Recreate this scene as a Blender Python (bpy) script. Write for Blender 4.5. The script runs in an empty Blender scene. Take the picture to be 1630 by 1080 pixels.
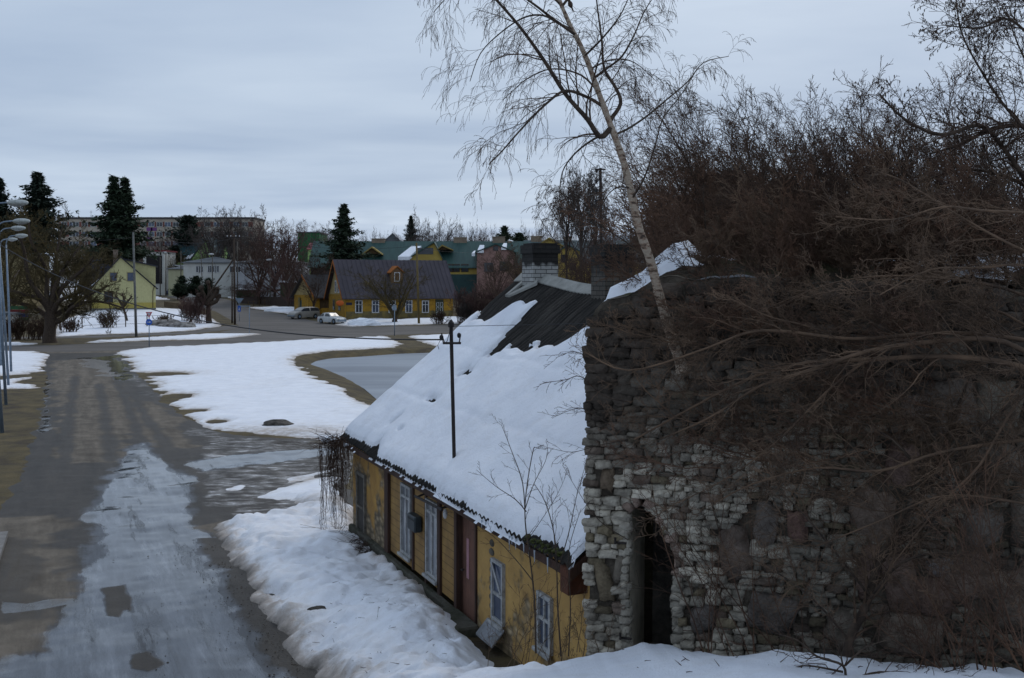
import bpy, math, random
import numpy as np
from math import radians, sin, cos, pi, sqrt
sc = bpy.context.scene
# ------------------------------------------------------------------ camera, world, sun, exposure
CH = 5.6          # eye height above the street
F = 1750.0        # focal length in photograph pixels (photograph is 1630 wide)
HY = 451.0        # horizon row
cam_d = bpy.data.cameras.new("camera")
cam = bpy.data.objects.new("camera", cam_d); sc.collection.objects.link(cam)
cam.location = (0, 0, CH); cam.rotation_euler = (radians(90), 0, 0)
cam_d.sensor_width = 36; cam_d.lens = F/1630*36
cam_d.shift_y = -(540-HY)/1630
cam_d.clip_start = 0.1; cam_d.clip_end = 6000
cam_d.dof.use_dof = True; cam_d.dof.focus_distance = 12.5; cam_d.dof.aperture_fstop = 9
sc.camera = cam
SUN_EL, SUN_AZ = radians(38), radians(25)      # azimuth from +Y towards +X
w = bpy.data.worlds.new("World"); sc.world = w; w.use_nodes = True
nt = w.node_tree; nt.nodes.clear()
def N(t, **k):
    n = nt.nodes.new(t)
    for a, b in k.items(): setattr(n, a, b)
    return n
L = lambda a, b: nt.links.new(a, b)
out = N('ShaderNodeOutputWorld'); bg = N('ShaderNodeBackground'); bg.inputs['Strength'].default_value = 0.1
sky = N('ShaderNodeTexSky', sky_type='NISHITA', sun_disc=False, sun_elevation=SUN_EL, sun_rotation=SUN_AZ)
sky.air_density = 1.0; sky.dust_density = 2.0
tc = N('ShaderNodeTexCoord'); sep = N('ShaderNodeSeparateXYZ'); L(tc.outputs['Generated'], sep.inputs[0])
# cloud deck: project the view direction on a flat layer, so clouds crowd towards the horizon
zc = N('ShaderNodeMath', operation='MAXIMUM'); L(sep.outputs['Z'], zc.inputs[0]); zc.inputs[1].default_value = 0.0
za = N('ShaderNodeMath', operation='ADD'); L(zc.outputs[0], za.inputs[0]); za.inputs[1].default_value = 0.06
dv = N('ShaderNodeVectorMath', operation='DIVIDE'); cmb = N('ShaderNodeCombineXYZ')
for i in range(3): L(za.outputs[0], cmb.inputs[i])
L(tc.outputs['Generated'], dv.inputs[0]); L(cmb.outputs[0], dv.inputs[1])
sc1 = N('ShaderNodeVectorMath', operation='MULTIPLY'); L(dv.outputs[0], sc1.inputs[0]); sc1.inputs[1].default_value = (0.26, 0.44, 0.0)
nz = N('ShaderNodeTexNoise'); nz.inputs['Scale'].default_value = 1.0; nz.inputs['Detail'].default_value = 6; nz.inputs['Roughness'].default_value = 0.5
nz.inputs['Distortion'].default_value = 0.2
L(sc1.outputs[0], nz.inputs['Vector'])
rp = N('ShaderNodeValToRGB')
rp.color_ramp.elements[0].position = 0.38; rp.color_ramp.elements[0].color = (3.45, 4.4, 5.95, 1)
rp.color_ramp.elements[1].position = 0.60; rp.color_ramp.elements[1].color = (5.1, 6.05, 7.35, 1)
L(nz.outputs['Fac'], rp.inputs[0])
# the deck is brighter overhead than near the horizon
el = N('ShaderNodeMapRange'); L(sep.outputs['Z'], el.inputs[0])
el.inputs[1].default_value = 0.27; el.inputs[2].default_value = 0.9; el.inputs[3].default_value = 1.0; el.inputs[4].default_value = 1.2
br = N('ShaderNodeVectorMath', operation='SCALE'); L(rp.outputs[0], br.inputs[0]); L(el.outputs[0], br.inputs['Scale'])
# small darker bank low over the town
ms = N('ShaderNodeVectorMath', operation='MULTIPLY'); L(tc.outputs['Generated'], ms.inputs[0]); ms.inputs[1].default_value = (5.0, 5.0, 34.0)
n2 = N('ShaderNodeTexNoise'); n2.inputs['Scale'].default_value = 1.0; n2.inputs['Detail'].default_value = 4; L(ms.outputs[0], n2.inputs['Vector'])
r2 = N('ShaderNodeMapRange'); L(n2.outputs['Fac'], r2.inputs[0]); r2.inputs[1].default_value = .50; r2.inputs[2].default_value = .62; r2.inputs[3].default_value = 0; r2.inputs[4].default_value = .55
lowm = N('ShaderNodeMapRange'); L(sep.outputs['Z'], lowm.inputs[0]); lowm.inputs[1].default_value = .045; lowm.inputs[2].default_value = .10; lowm.inputs[3].default_value = 1; lowm.inputs[4].default_value = .12
mm = N('ShaderNodeMath', operation='MULTIPLY'); L(r2.outputs[0], mm.inputs[0]); L(lowm.outputs[0], mm.inputs[1])
hb = N('ShaderNodeMapRange'); L(sep.outputs['Z'], hb.inputs[0]); hb.inputs[1].default_value = 0.0; hb.inputs[2].default_value = .13; hb.inputs[3].default_value = 1.14; hb.inputs[4].default_value = 1.0
br2 = N('ShaderNodeVectorMath', operation='SCALE'); L(br.outputs[0], br2.inputs[0]); L(hb.outputs[0], br2.inputs['Scale'])
mxb = N('ShaderNodeMixRGB'); L(mm.outputs[0], mxb.inputs[0]); L(br2.outputs[0], mxb.inputs[1]); mxb.inputs[2].default_value = (2.5, 3.35, 4.9, 1)
mx = N('ShaderNodeMixRGB'); mx.inputs[0].default_value = 0.93
L(sky.outputs[0], mx.inputs[1]); L(mxb.outputs[0], mx.inputs[2])
L(mx.outputs[0], bg.inputs['Color']); L(bg.outputs[0], out.inputs[0])
sl = bpy.data.lights.new("sun", 'SUN'); sl.energy = 1.1; sl.angle = radians(22); sl.color = (1.0, .95, .88)
so = bpy.data.objects.new("sun", sl); sc.collection.objects.link(so)
so.rotation_euler = (radians(90)-SUN_EL, 0, pi-SUN_AZ); so.location = (0, 0, 60)
sc.view_settings.view_transform = 'Standard'; sc.view_settings.look = 'None'
sc.view_settings.exposure = 0.1; sc.view_settings.gamma = 1.0
sc.cycles.max_bounces = 5; sc.cycles.diffuse_bounces = 3

# ------------------------------------------------------------------ helpers
rnd = random.Random(7)
npr = np.random.RandomState(3)
def W(px, py, D): return ((px-815)/F*D, D, CH-(py-HY)/F*D)      # point seen at that place of the photograph, D metres ahead
def hash2(ix, iy, seed):
    h = (ix*374761393 + iy*668265263 + seed*974711) & 0x7fffffff
    h = ((h ^ (h >> 13))*1274126177) & 0x7fffffff
    return ((h ^ (h >> 16)) & 0xffff)/65535.0
def vnoise(x, y, seed=0):
    x = np.asarray(x, float); y = np.asarray(y, float)
    ix = np.floor(x).astype(np.int64); iy = np.floor(y).astype(np.int64)
    fx = x-ix; fy = y-iy; fx = fx*fx*(3-2*fx); fy = fy*fy*(3-2*fy)
    a = hash2(ix, iy, seed); b = hash2(ix+1, iy, seed); c = hash2(ix, iy+1, seed); d = hash2(ix+1, iy+1, seed)
    return (a*(1-fx)+b*fx)*(1-fy)+(c*(1-fx)+d*fx)*fy
def fbm(x, y, octv=4, seed=0):
    s = 0; a = .5; t = 0
    for i in range(octv):
        s = s+a*vnoise(x*2**i, y*2**i, seed+i*17); t += a; a *= .5
    return s/t*2-1
def sdpoly(x, y, poly):
    """signed distance, positive inside"""
    d = np.full(x.shape, 1e18); ins = np.zeros(x.shape, bool); n = len(poly)
    for i in range(n):
        ax, ay = poly[i]; bx, by = poly[(i+1) % n]
        ex, ey = bx-ax, by-ay; wx, wy = x-ax, y-ay
        t = np.clip((wx*ex+wy*ey)/(ex*ex+ey*ey+1e-12), 0, 1)
        d = np.minimum(d, (wx-ex*t)**2+(wy-ey*t)**2)
        c = ((ay > y) != (by > y)) & (x < (bx-ax)*(y-ay)/((by-ay) if by != ay else 1e-12)+ax)
        ins ^= c
    d = np.sqrt(d)
    return np.where(ins, d, -d)
def sstep(a, b, x):
    t = np.clip((x-a)/(b-a), 0, 1); return t*t*(3-2*t)

COL = sc.collection
def link(o, parent=None):
    COL.objects.link(o)
    if parent is not None: o.parent = parent
    return o
def tag(o, label=None, cat=None, group=None, kind=None):
    if label: o['label'] = label
    if cat: o['category'] = cat
    if group: o['group'] = group
    if kind: o['kind'] = kind
    return o
def empty(name, loc=(0, 0, 0), rz=0, label=None, cat=None, group=None):
    o = bpy.data.objects.new(name, None); o.location = loc; o.rotation_euler = (0, 0, rz); o.empty_display_size = .3
    link(o); return tag(o, label, cat, group)
def np_mesh(name, V, Q, mats=None, parent=None, smooth=False, attrs=None, T=None, midx=None):
    me = bpy.data.meshes.new(name)
    V = np.asarray(V, np.float32).reshape(-1, 3)
    parts = []; sizes = []
    if Q is not None and len(Q): Q = np.asarray(Q, np.int32).reshape(-1, 4); parts.append(Q.ravel()); sizes.append(np.full(len(Q), 4, np.int32))
    if T is not None and len(T): T = np.asarray(T, np.int32).reshape(-1, 3); parts.append(T.ravel()); sizes.append(np.full(len(T), 3, np.int32))
    li = np.concatenate(parts); sz = np.concatenate(sizes)
    me.vertices.add(len(V)); me.vertices.foreach_set('co', V.ravel())
    me.loops.add(len(li)); me.loops.foreach_set('vertex_index', li)
    me.polygons.add(len(sz)); st = np.concatenate([[0], np.cumsum(sz)[:-1]]).astype(np.int32)
    me.polygons.foreach_set('loop_start', st); me.polygons.foreach_set('loop_total', sz)
    if smooth: me.polygons.foreach_set('use_smooth', np.ones(len(sz), bool))
    if midx is not None: me.polygons.foreach_set('material_index', np.asarray(midx, np.int32))
    if attrs:
        for k, v in attrs.items():
            v = np.asarray(v, np.float32)
            if v.ndim == 1:
                a = me.attributes.new(k, 'FLOAT', 'POINT'); a.data.foreach_set('value', v)
            else:
                a = me.attributes.new(k, 'FLOAT_COLOR', 'POINT'); vv = np.ones((len(v), 4), np.float32); vv[:, :3] = v; a.data.foreach_set('color', vv.ravel())
    me.update(); me.validate()
    for m in (mats if isinstance(mats, (list, tuple)) else [mats]):
        if m: me.materials.append(m)
    o = bpy.data.objects.new(name, me)
    return link(o, parent)
def grid_quads(nr, nc):
    i = np.arange((nr-1)*nc).reshape(nr-1, nc)[:, :-1].ravel()
    return np.stack([i, i+1, i+nc+1, i+nc], 1)
class MB:
    """collects simple shapes, linked as ONE mesh"""
    def __init__(s): s.v = []; s.f = []
    def raw(s, vs, fs):
        b = len(s.v); s.v += [tuple(v) for v in vs]; s.f += [tuple(b+i for i in f) for f in fs]; return s
    def box(s, x0, x1, y0, y1, z0, z1, bev=0):
        if bev <= 0:
            return s.raw([(x0,y0,z0),(x1,y0,z0),(x1,y1,z0),(x0,y1,z0),(x0,y0,z1),(x1,y0,z1),(x1,y1,z1),(x0,y1,z1)],
                         [(0,3,2,1),(4,5,6,7),(0,1,5,4),(1,2,6,5),(2,3,7,6),(3,0,4,7)])
        b = bev; pts = []
        ring = lambda i, z: [(x0+b+i,y0+i,z),(x1-b-i,y0+i,z),(x1-i,y0+b+i,z),(x1-i,y1-b-i,z),(x1-b-i,y1-i,z),(x0+b+i,y1-i,z),(x0+i,y1-b-i,z),(x0+i,y0+b+i,z)]
        rs = [ring(b*.6, z0), ring(0, z0+b), ring(0, z1-b), ring(b*.6, z1)]
        for r in rs: pts += r
        fs = [tuple(reversed(range(8))), tuple(range(24, 32))]
        for k in range(3):
            for i in range(8): j = (i+1) % 8; fs.append((k*8+i, k*8+j, k*8+8+j, k*8+8+i))
        return s.raw(pts, fs)
    def prism(s, poly, axis, a0, a1):
        """poly = 2D points; axis 'x','y','z' = extrusion axis"""
        n = len(poly)
        def m(p, a): return {'x': (a, p[0], p[1]), 'y': (p[0], a, p[1]), 'z': (p[0], p[1], a)}[axis]
        return s.raw([m(p, a0) for p in poly]+[m(p, a1) for p in poly],
                     [tuple(range(n)), tuple(reversed(range(n, 2*n)))]+[(i, i+n, (i+1) % n+n, (i+1) % n) for i in range(n)])
    def tube(s, pts, r, n=6, cap=True):
        pts = [np.array(p, float) for p in pts]
        rr = r if isinstance(r, (list, tuple)) else [r]*len(pts)
        vs = []; fs = []
        for i, p in enumerate(pts):
            t = pts[min(i+1, len(pts)-1)]-pts[max(i-1, 0)]; t /= np.linalg.norm(t)+1e-9
            ref = np.array((0, 0, 1.)) if abs(t[2]) < .9 else np.array((1., 0, 0))
            a = np.cross(t, ref); a /= np.linalg.norm(a); b = np.cross(t, a)
            for k in range(n):
                an = 2*pi*k/n; vs.append(tuple(p+rr[i]*(cos(an)*a+sin(an)*b)))
        for i in range(len(pts)-1):
            for k in range(n): j = (k+1) % n; fs.append((i*n+k, i*n+j, (i+1)*n+j, (i+1)*n+k))
        if cap: fs.append(tuple(range(n))); fs.append(tuple(reversed(range((len(pts)-1)*n, len(pts)*n))))
        return s.raw(vs, fs)
    def ball(s, c, r, nu=12, nv=8):
        r = r if isinstance(r, (list, tuple)) else (r, r, r); vs = [(c[0], c[1], c[2]-r[2])]
        for j in range(1, nv):
            a = -pi/2+pi*j/nv
            for i in range(nu): b = 2*pi*i/nu; vs.append((c[0]+r[0]*cos(a)*cos(b), c[1]+r[1]*cos(a)*sin(b), c[2]+r[2]*sin(a)))
        vs.append((c[0], c[1], c[2]+r[2])); fs = []
        for i in range(nu):
            k = (i+1) % nu; fs.append((0, 1+k, 1+i))
            for j in range(nv-2): fs.append((1+j*nu+i, 1+j*nu+k, 1+(j+1)*nu+k, 1+(j+1)*nu+i))
            fs.append((1+(nv-2)*nu+i, 1+(nv-2)*nu+k, len(vs)-1))
        return s.raw(vs, fs)
    def build(s, name, mat, parent=None, smooth=False):
        me = bpy.data.meshes.new(name); me.from_pydata(s.v, [], s.f); me.update()
        import bmesh
        bm = bmesh.new(); bm.from_mesh(me); bmesh.ops.recalc_face_normals(bm, faces=bm.faces); bm.to_mesh(me); bm.free()
        if smooth: me.polygons.foreach_set('use_smooth', [True]*len(me.polygons))
        if mat: me.materials.append(mat)
        return link(bpy.data.objects.new(name, me), parent)

def mat(name, c, c2=None, scale=4, rough=.85, bump=0, bscale=None, metal=0, detail=5, stretch=None, p0=.35, p1=.65, c3=None, spec=.3, attr=None, trans=0):
    m = bpy.data.materials.new(name); m.use_nodes = True; t = m.node_tree
    b = t.nodes['Principled BSDF']; b.inputs['Roughness'].default_value = rough; b.inputs['Metallic'].default_value = metal
    b.inputs['Specular IOR Level'].default_value = spec
    lk = t.links.new
    co = t.nodes.new('ShaderNodeTexCoord'); mp = t.nodes.new('ShaderNodeMapping'); lk(co.outputs['Object'], mp.inputs[0])
    if stretch: mp.inputs['Scale'].default_value = stretch
    n = t.nodes.new('ShaderNodeTexNoise'); n.inputs['Scale'].default_value = scale; n.inputs['Detail'].default_value = detail; n.inputs['Roughness'].default_value = .6
    lk(mp.outputs[0], n.inputs['Vector'])
    if c2 is None: c2 = tuple(x*.72 for x in c)
    r = t.nodes.new('ShaderNodeValToRGB'); r.color_ramp.elements[0].position = p0; r.color_ramp.elements[1].position = p1
    r.color_ramp.elements[0].color = (*c2, 1); r.color_ramp.elements[1].color = (*c, 1)
    if c3: e = r.color_ramp.elements.new((p0+p1)/2); e.color = (*c3, 1)
    lk(n.outputs['Fac'], r.inputs[0]); col = r.outputs[0]
    if attr:
        a = t.nodes.new('ShaderNodeAttribute'); a.attribute_name = attr
        q = t.nodes.new('ShaderNodeMixRGB'); q.blend_type = 'MULTIPLY'; q.inputs[0].default_value = 1; lk(a.outputs['Color'], q.inputs[1]); lk(col, q.inputs[2]); col = q.outputs[0]
    lk(col, b.inputs['Base Color'])
    if bump:
        n2 = t.nodes.new('ShaderNodeTexNoise'); n2.inputs['Scale'].default_value = bscale or scale*5; n2.inputs['Detail'].default_value = 4; lk(mp.outputs[0], n2.inputs['Vector'])
        bp = t.nodes.new('ShaderNodeBump'); bp.inputs['Strength'].default_value = bump; bp.inputs['Distance'].default_value = .05
        lk(n2.outputs['Fac'], bp.inputs['Height']); lk(bp.outputs[0], b.inputs['Normal'])
    return m
def plank_mat(name, c, c2, axis=2, freq=8, line=.08, dark=.35, rough=.85, nscale=3, worn=None):
    """painted boards: thin dark joints along one axis + noise"""
    m = mat(name, c, c2, nscale, rough); t = m.node_tree; lk = t.links.new; b = t.nodes['Principled BSDF']
    co = [n for n in t.nodes if n.type == 'TEX_COORD'][0]; sp = t.nodes.new('ShaderNodeSeparateXYZ'); lk(co.outputs['Object'], sp.inputs[0])
    mu = t.nodes.new('ShaderNodeMath'); mu.operation = 'MULTIPLY'; mu.inputs[1].default_value = freq; lk(sp.outputs[axis], mu.inputs[0])
    fr = t.nodes.new('ShaderNodeMath'); fr.operation = 'FRACT'; lk(mu.outputs[0], fr.inputs[0])
    lt = t.nodes.new('ShaderNodeMath'); lt.operation = 'LESS_THAN'; lt.inputs[1].default_value = line; lk(fr.outputs[0], lt.inputs[0])
    q = t.nodes.new('ShaderNodeMixRGB'); q.blend_type = 'MULTIPLY'; q.inputs[2].default_value = (dark, dark, dark, 1); lk(lt.outputs[0], q.inputs[0])
    src = b.inputs['Base Color'].links[0].from_socket; lk(src, q.inputs[1]); lk(q.outputs[0], b.inputs['Base Color'])
    bp = t.nodes.new('ShaderNodeBump'); bp.inputs['Strength'].default_value = .6; bp.inputs['Distance'].default_value = .02; lk(fr.outputs[0], bp.inputs['Height']); lk(bp.outputs[0], b.inputs['Normal'])
    return m
def glass(name, c=(.03, .035, .045), rough=.08): return mat(name, c, tuple(x*.6 for x in c), 1.5, rough, spec=.5)
M = {}
M['bark'] = mat('bark', (.070, .050, .036), (.026, .018, .014), 12, .95)
M['twig'] = mat('twig', (.075, .044, .028), (.032, .019, .014), 6, .95)
M['twig_red'] = mat('twig_red', (.140, .076, .046), (.050, .029, .020), 1.3, .95, c3=(.095, .053, .034))
M['twig_pale'] = mat('twig_pale', (.13, .085, .05), (.05, .032, .020), 8, .9)
M['twig_gray'] = mat('twig_gray', (.085, .070, .062), (.040, .032, .029), .4, .95)
M['twig_olive'] = mat('twig_olive', (.095, .070, .026), (.035, .027, .013), .5, .95)
M['twig_wall'] = mat('twig_wall', (.150, .095, .060), (.050, .033, .023), 3, .9)
M['twig_purple'] = mat('twig_purple', (.11, .060, .050), (.05, .028, .025), .4, .95)
M['needles'] = mat('needles', (.042, .066, .034), (.014, .024, .015), 1.2, .9)
M['needles2'] = mat('needles_dark', (.032, .050, .032), (.011, .019, .014), 1.0, .9)
M['white_paint'] = mat('white_paint', (.62, .63, .64), (.35, .35, .35), 9, .6)
M['gray_metal'] = mat('galvanised_metal', (.20, .25, .31), (.13, .17, .22), 3, .5, metal=.3)
M['lamp_head'] = mat('lamp_head', (.42, .44, .42), (.22, .23, .22), 9, .5)
M['pole_wood'] = mat('pole_wood', (.12, .105, .085), (.05, .042, .035), 3, .9, stretch=(6, 6, .6))
M['pole_yellow'] = mat('pole_wood_yellow', (.17, .125, .045), (.09, .065, .03), 3, .9, stretch=(6, 6, .6))
M['pole_concrete'] = mat('pole_concrete', (.17, .17, .16), (.10, .10, .095), 4, .9)
M['cable'] = mat('cable', (.012, .012, .014), None, 3, .6)
M['iron'] = mat('rusty_iron', (.030, .022, .020), (.012, .010, .010), 12, .7)
M['glass'] = glass('window_glass'); M['glass_blue'] = glass('window_glass_blue', (.07, .09, .14), .15)
M['snow'] = mat('snow_plain', (.80, .82, .86), (.70, .73, .79), 3, .75, bump=.25, bscale=9)
# ------------------------------------------------------------------ terrain heights
U = np.array((.3786, -.9256)); V = np.array((.9256, .3786)); E0 = np.array((-3.69, 23.5))   # cottage: along the front towards the camera, inward, far eave corner
def cot(u, v): return E0+U*u+V*v
WA = np.array((.78, 11.6)); WE = np.array((.96, -.28)); WN = np.array((.28, .96))            # stone wall: left end, along, into the wall
def cp(px, py, D): p = W(px, py, D); return p
ctrl = [(-3,16,0),(-5,17,0),(-7.5,16,0),(-10,20,0),(-5.9,22,0),(-4.9,24.5,0),(-8,30,0),(0,35,0),(10,35,0),(-15,15,0),(-14,8,0),(-8.5,8,0),(-6.3,11,.05),(-20,25,0),(-3,30,0),
 (-3.5,26.5,.05), cp(430,880,21.2), cp(600,1000,15.6), cp(545,1050,15.3), cp(690,960,16.3), cp(640,905,19.3), cp(560,868,22.3),
 (-3.08,22.67,.2),(-1.68,19.25,.38),(-.55,16.1,.42),(.15,14.4,.5),(.75,12.95,.9),
 cp(760,1042,13.2), cp(850,1046,11.6), cp(1000,1023,10.5), cp(1250,1021,10), cp(1400,1040,9.6), cp(1630,1078,9),
 (1.1,11.5,1.6),(3,10.9,1.65),(5,10.3,1.8),(0,0,3.9),(0,4,3.35),(1.5,7,2.85),(-1.5,8,2.1),(-1.25,12.5,1.08),(-1.2,9.3,1.85),(-2.9,12,.6),(-3,8,1.4),(-4.5,12.5,.12),(-5,5,1.2),(6,3,3.6),(7,8,2.7),
 (-10,2,.8),(0,-6,4.2),(-8,-5,2.5),(8,-5,4.2),(5,18,0),(3,15,.8),(8,14,1.5),(12,12,3),(15,20,2),(20,12,4),(20,30,0),(28,20,2),(28,0,5),(-25,0,0),(-25,40,0),(28,40,0),(-28,-10,1)]
CP = np.array(ctrl, float)
_low = (CP[:, 2] > .35) & ~((np.abs(CP[:, 0]) < 1.8) & (CP[:, 1] > 13.9) & (CP[:, 1] < 19.5) & (CP[:, 2] < .6)); CP[_low, 2] -= .27
_dm = np.sqrt(((CP[:, None, :2]-CP[None, :, :2])**2).sum(2))+np.eye(len(CP))*0
_A = np.block([[_dm, np.ones((len(CP), 1))], [np.ones((1, len(CP))), np.zeros((1, 1))]])
_c = np.linalg.solve(_A+np.eye(len(_A))*1e-6, np.concatenate([CP[:, 2], [0]]))
# pond outline on the ice level
POND_Z = -.30
POND = [((px-815)/F*D, D) for px, py in [(503,578),(512,573),(535,569),(580,566.5),(640,562),(700,560),(790,560),(830,600),(800,650),(700,655),(640,648),(606,629),(586,613),(556,597),(526,585)] for D in [(CH-POND_Z)*F/(py-HY)]]
def H(x, y):
    x = np.asarray(x, float); y = np.asarray(y, float); sh = x.shape; x = x.ravel(); y = y.ravel()
    near = np.zeros(x.shape)
    sel = (y < 44)
    if sel.any():
        xs = np.clip(x[sel], -28, 28); ys = np.clip(y[sel], -10, 44)
        d = np.sqrt((xs[:, None]-CP[None, :, 0])**2+(ys[:, None]-CP[None, :, 1])**2)
        z = d@_c[:-1]+_c[-1]
        z = np.log1p(np.exp(np.clip(z*16, -40, 40)))/16*np.where(z > 2, 1, 1); z = z-.02
        near[sel] = np.maximum(z, 0)*(1-sstep(30, 44, ys))
    far = np.interp(y, [-1e4, 122, 150, 200, 260, 330, 450, 900, 2500], [0, 0, .62, 2.5, 3.2, 7.0, 11.0, 13, 10])
    bump = 1.1*np.exp(-(((x+54)/13)**2+((y-152)/16)**2))
    fall = sstep(-20, 30, x)*sstep(200, 330, y)*4
    pond = .0
    sel = (y > 35) & (y < 110)
    z = near+far+bump-fall
    if sel.any():
        s = sdpoly(x[sel], y[sel], POND)
        z[sel] -= .75*sstep(-2.2, 1.2, s)
    return z.reshape(sh)
def G(px, py, z0=0):
    """ground point seen at that place of the photograph"""
    Ds = np.geomspace(6, 900, 900) if py < 1000 else np.linspace(4, 60, 900)
    rx = (px-815)/F*Ds; rz = CH-(py-HY)/F*Ds
    g = H(rx, Ds); k = np.argmax(rz < g) if (rz < g).any() else len(Ds)-1
    if k > 0:
        a = rz[k-1]-g[k-1]; b = rz[k]-g[k]; t = a/(a-b+1e-12); D = Ds[k-1]+(Ds[k]-Ds[k-1])*t
    else: D = Ds[k]
    return ((px-815)/F*D, D, float(H(np.array([(px-815)/F*D]), np.array([D]))[0]))
def GP(pts): return [G(a, b)[:2] for a, b in pts]
# ground grid: rows follow distance, columns follow angle
Dr = np.concatenate([np.linspace(-6, 4, 14), np.linspace(4.25, 9, 26), (CH*F)/(np.arange(1380, 462, -1.3)-HY+0), np.geomspace(1000, 3000, 8)])
Dr = np.unique(np.round(Dr, 4)); Dr = Dr[(Dr <= 1000) | (Dr >= 1000)]
Dr = np.concatenate([Dr[Dr < 900], np.geomspace(920, 3500, 10)])
ang = np.concatenate([np.linspace(-2600, -520, 40), np.arange(-500, 2100, 4.5), np.linspace(2120, 4300, 40)])
ang = (ang-815)/F
DD = np.repeat(Dr[:, None], len(ang), 1)
XX = ang[None, :]*np.maximum(DD+0, 0)+ang[None, :]*12*np.clip(1-DD/10, 0, 1)
ZZ = H(XX, DD)
ZG = ZZ+.03*fbm(XX*.9, DD*.9, 3, 5)*(1-sstep(60, 90, DD))
NR, NC = XX.shape
Xf, Yf = XX.ravel(), DD.ravel()
# gravel and wet masks on the near street
def soft(poly, wid, nz=0, nsc=1, seed=1):
    s = sdpoly(Xf, Yf, poly)
    if nz: s = s+nz*fbm(Xf*nsc, Yf*nsc, 4, seed)
    return sstep(-wid, wid, s)
street_px = [(72,562),(120,556),(192,556),(215,590),(262,640),(300,668),(345,688),(420,697),(560,700),(560,850),(430,860),(420,920),(450,975),(490,1040),(555,1090),(620,1180),(720,1380),(-900,1380),(-900,820),(0,815),(30,760),(52,700),(68,640)]
street = GP(street_px)
cross = GP([(-500,562),(0,559),(60,560),(100,562),(190,559),(237,554),(300,551),(430,545),(560,537),(620,534),(720,530),(900,524),(1100,520),(1100,510),(900,513),(760,516),(640,519),(560,521),(530,517),(470,504),(400,492),(372,481),(330,470),(296,467),(262,466),(252,467),(268,473),(300,483),(345,497),(372,512),(384,522),(345,530),(420,532),(345,541),(300,542.5),(241,543.5),(80,550),(-500,556)])
path2 = GP([(-500,541),(11,540),(150,538),(300,532),(370,525),(384,521),(372,517),(300,528),(150,534),(11,537),(-500,538)])
def smin(vals):
    r = vals[0]
    for v in vals[1:]: r = np.maximum(r, v)
    return r
s_street = sdpoly(Xf, Yf, street); s_cross = sdpoly(Xf, Yf, cross); s_path = sdpoly(Xf, Yf, path2)
snow_px = {
 'field': [(190,560),(240,553.5),(300,550.5),(430,544.5),(560,538),(616,535.5),(632,546),(634,553),(600,555),(520,560),(480,566),(460,573),(474,584),(504,599),(538,618),(580,643),(700,680),(860,700),(860,760),(545,705),(480,698),(420,694),(330,683),(296,664),(262,634),(222,600),(200,575)],
 'field2': [(648,535),(760,530),(900,524),(1100,521),(1100,556),(900,556),(700,553),(672,546)],
 'left1': [(-200,555),(0,557),(40,558),(78,566),(72,582),(56,600),(52,618),(0,620),(-200,620)],
 'strip1': [(-300,545.5),(0,545),(70,547),(60,549),(0,551),(-300,551)],
 'strip2': [(130,547),(150,543),(200,539.5),(300,533.5),(345,531),(432,532),(345,540),(300,541.5),(241,542.5)],
 'garden': [(90,512),(130,500),(150,495),(250,490),(275,492),(330,503),(352,516),(345,521),(300,527),(250,530),(150,533),(90,537)],
 'verge': [(345,478),(372,484),(400,489),(440,487),(480,492),(492,500),(470,502),(430,496),(400,491),(372,484)],
 'front': [(525,519),(548,510),(570,506),(640,508),(760,502),(860,505),(860,512),(760,515),(640,518),(560,520)],
 'left_up': [(272,474),(276,466),(322,461),(330,466),(300,467)],
 'slush1': [(345,782),(380,772),(400,774),(395,783),(360,787)],
 'slush2': [(402,795),(440,778),(500,762),(545,755),(545,812),(500,812),(470,800)],
 'slush3': [(450,762),(500,752),(545,742),(545,752),(500,762),(455,772)],
 'slush4': [(430,820),(500,805),(545,800),(545,830),(430,830)],
}
bank_px = [(343,836),(380,826),(430,820),(500,812),(506,806),(560,806),(590,860),(642,908),(672,940),(722,985),(764,1030),(772,1041)]
bank = GP(bank_px)+[(-.35,13.9),(-.05,13.45),(.35,12.6),(.8,11.5),(3,10.85),(6,10.0),(9,9.2),(24,6),(24,-6),(-7,-6),(-6.2,4),(-5.2,9),(-4.3,12)]+GP([(560,1150),(500,1080),(455,1030),(425,990),(400,955),(372,905),(350,868)])
s_snow = np.full(Xf.shape, -1e9)
n_a = fbm(Xf*.9, Yf*.9, 5, 11)+.3*fbm(Xf*4, Yf*2.2, 3, 14); n_b = fbm(Xf*.25, Yf*.25, 3, 12)
for k, pl in snow_px.items():
    s = sdpoly(Xf, Yf, GP(pl)); a = .45 if k.startswith('slush') else (.55 if k in ('field', 'left1') else .35)
    s = s+a*n_a*np.clip(Yf/45, .5, 1.6)
    if k in ('field', 'left1'): s = s+.5*n_b
    s_snow = np.maximum(s_snow, s)
s_bank = sdpoly(Xf, Yf, bank)+.16*n_a
s_bank0 = sdpoly(Xf, Yf, bank)+.22*fbm(Xf*1.1, Yf*1.1, 3, 13)+.08*fbm(Xf*3.5, Yf*3.5, 2, 15)
s_bank = s_bank0
s_snow = np.maximum(s_snow, s_bank)
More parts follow.
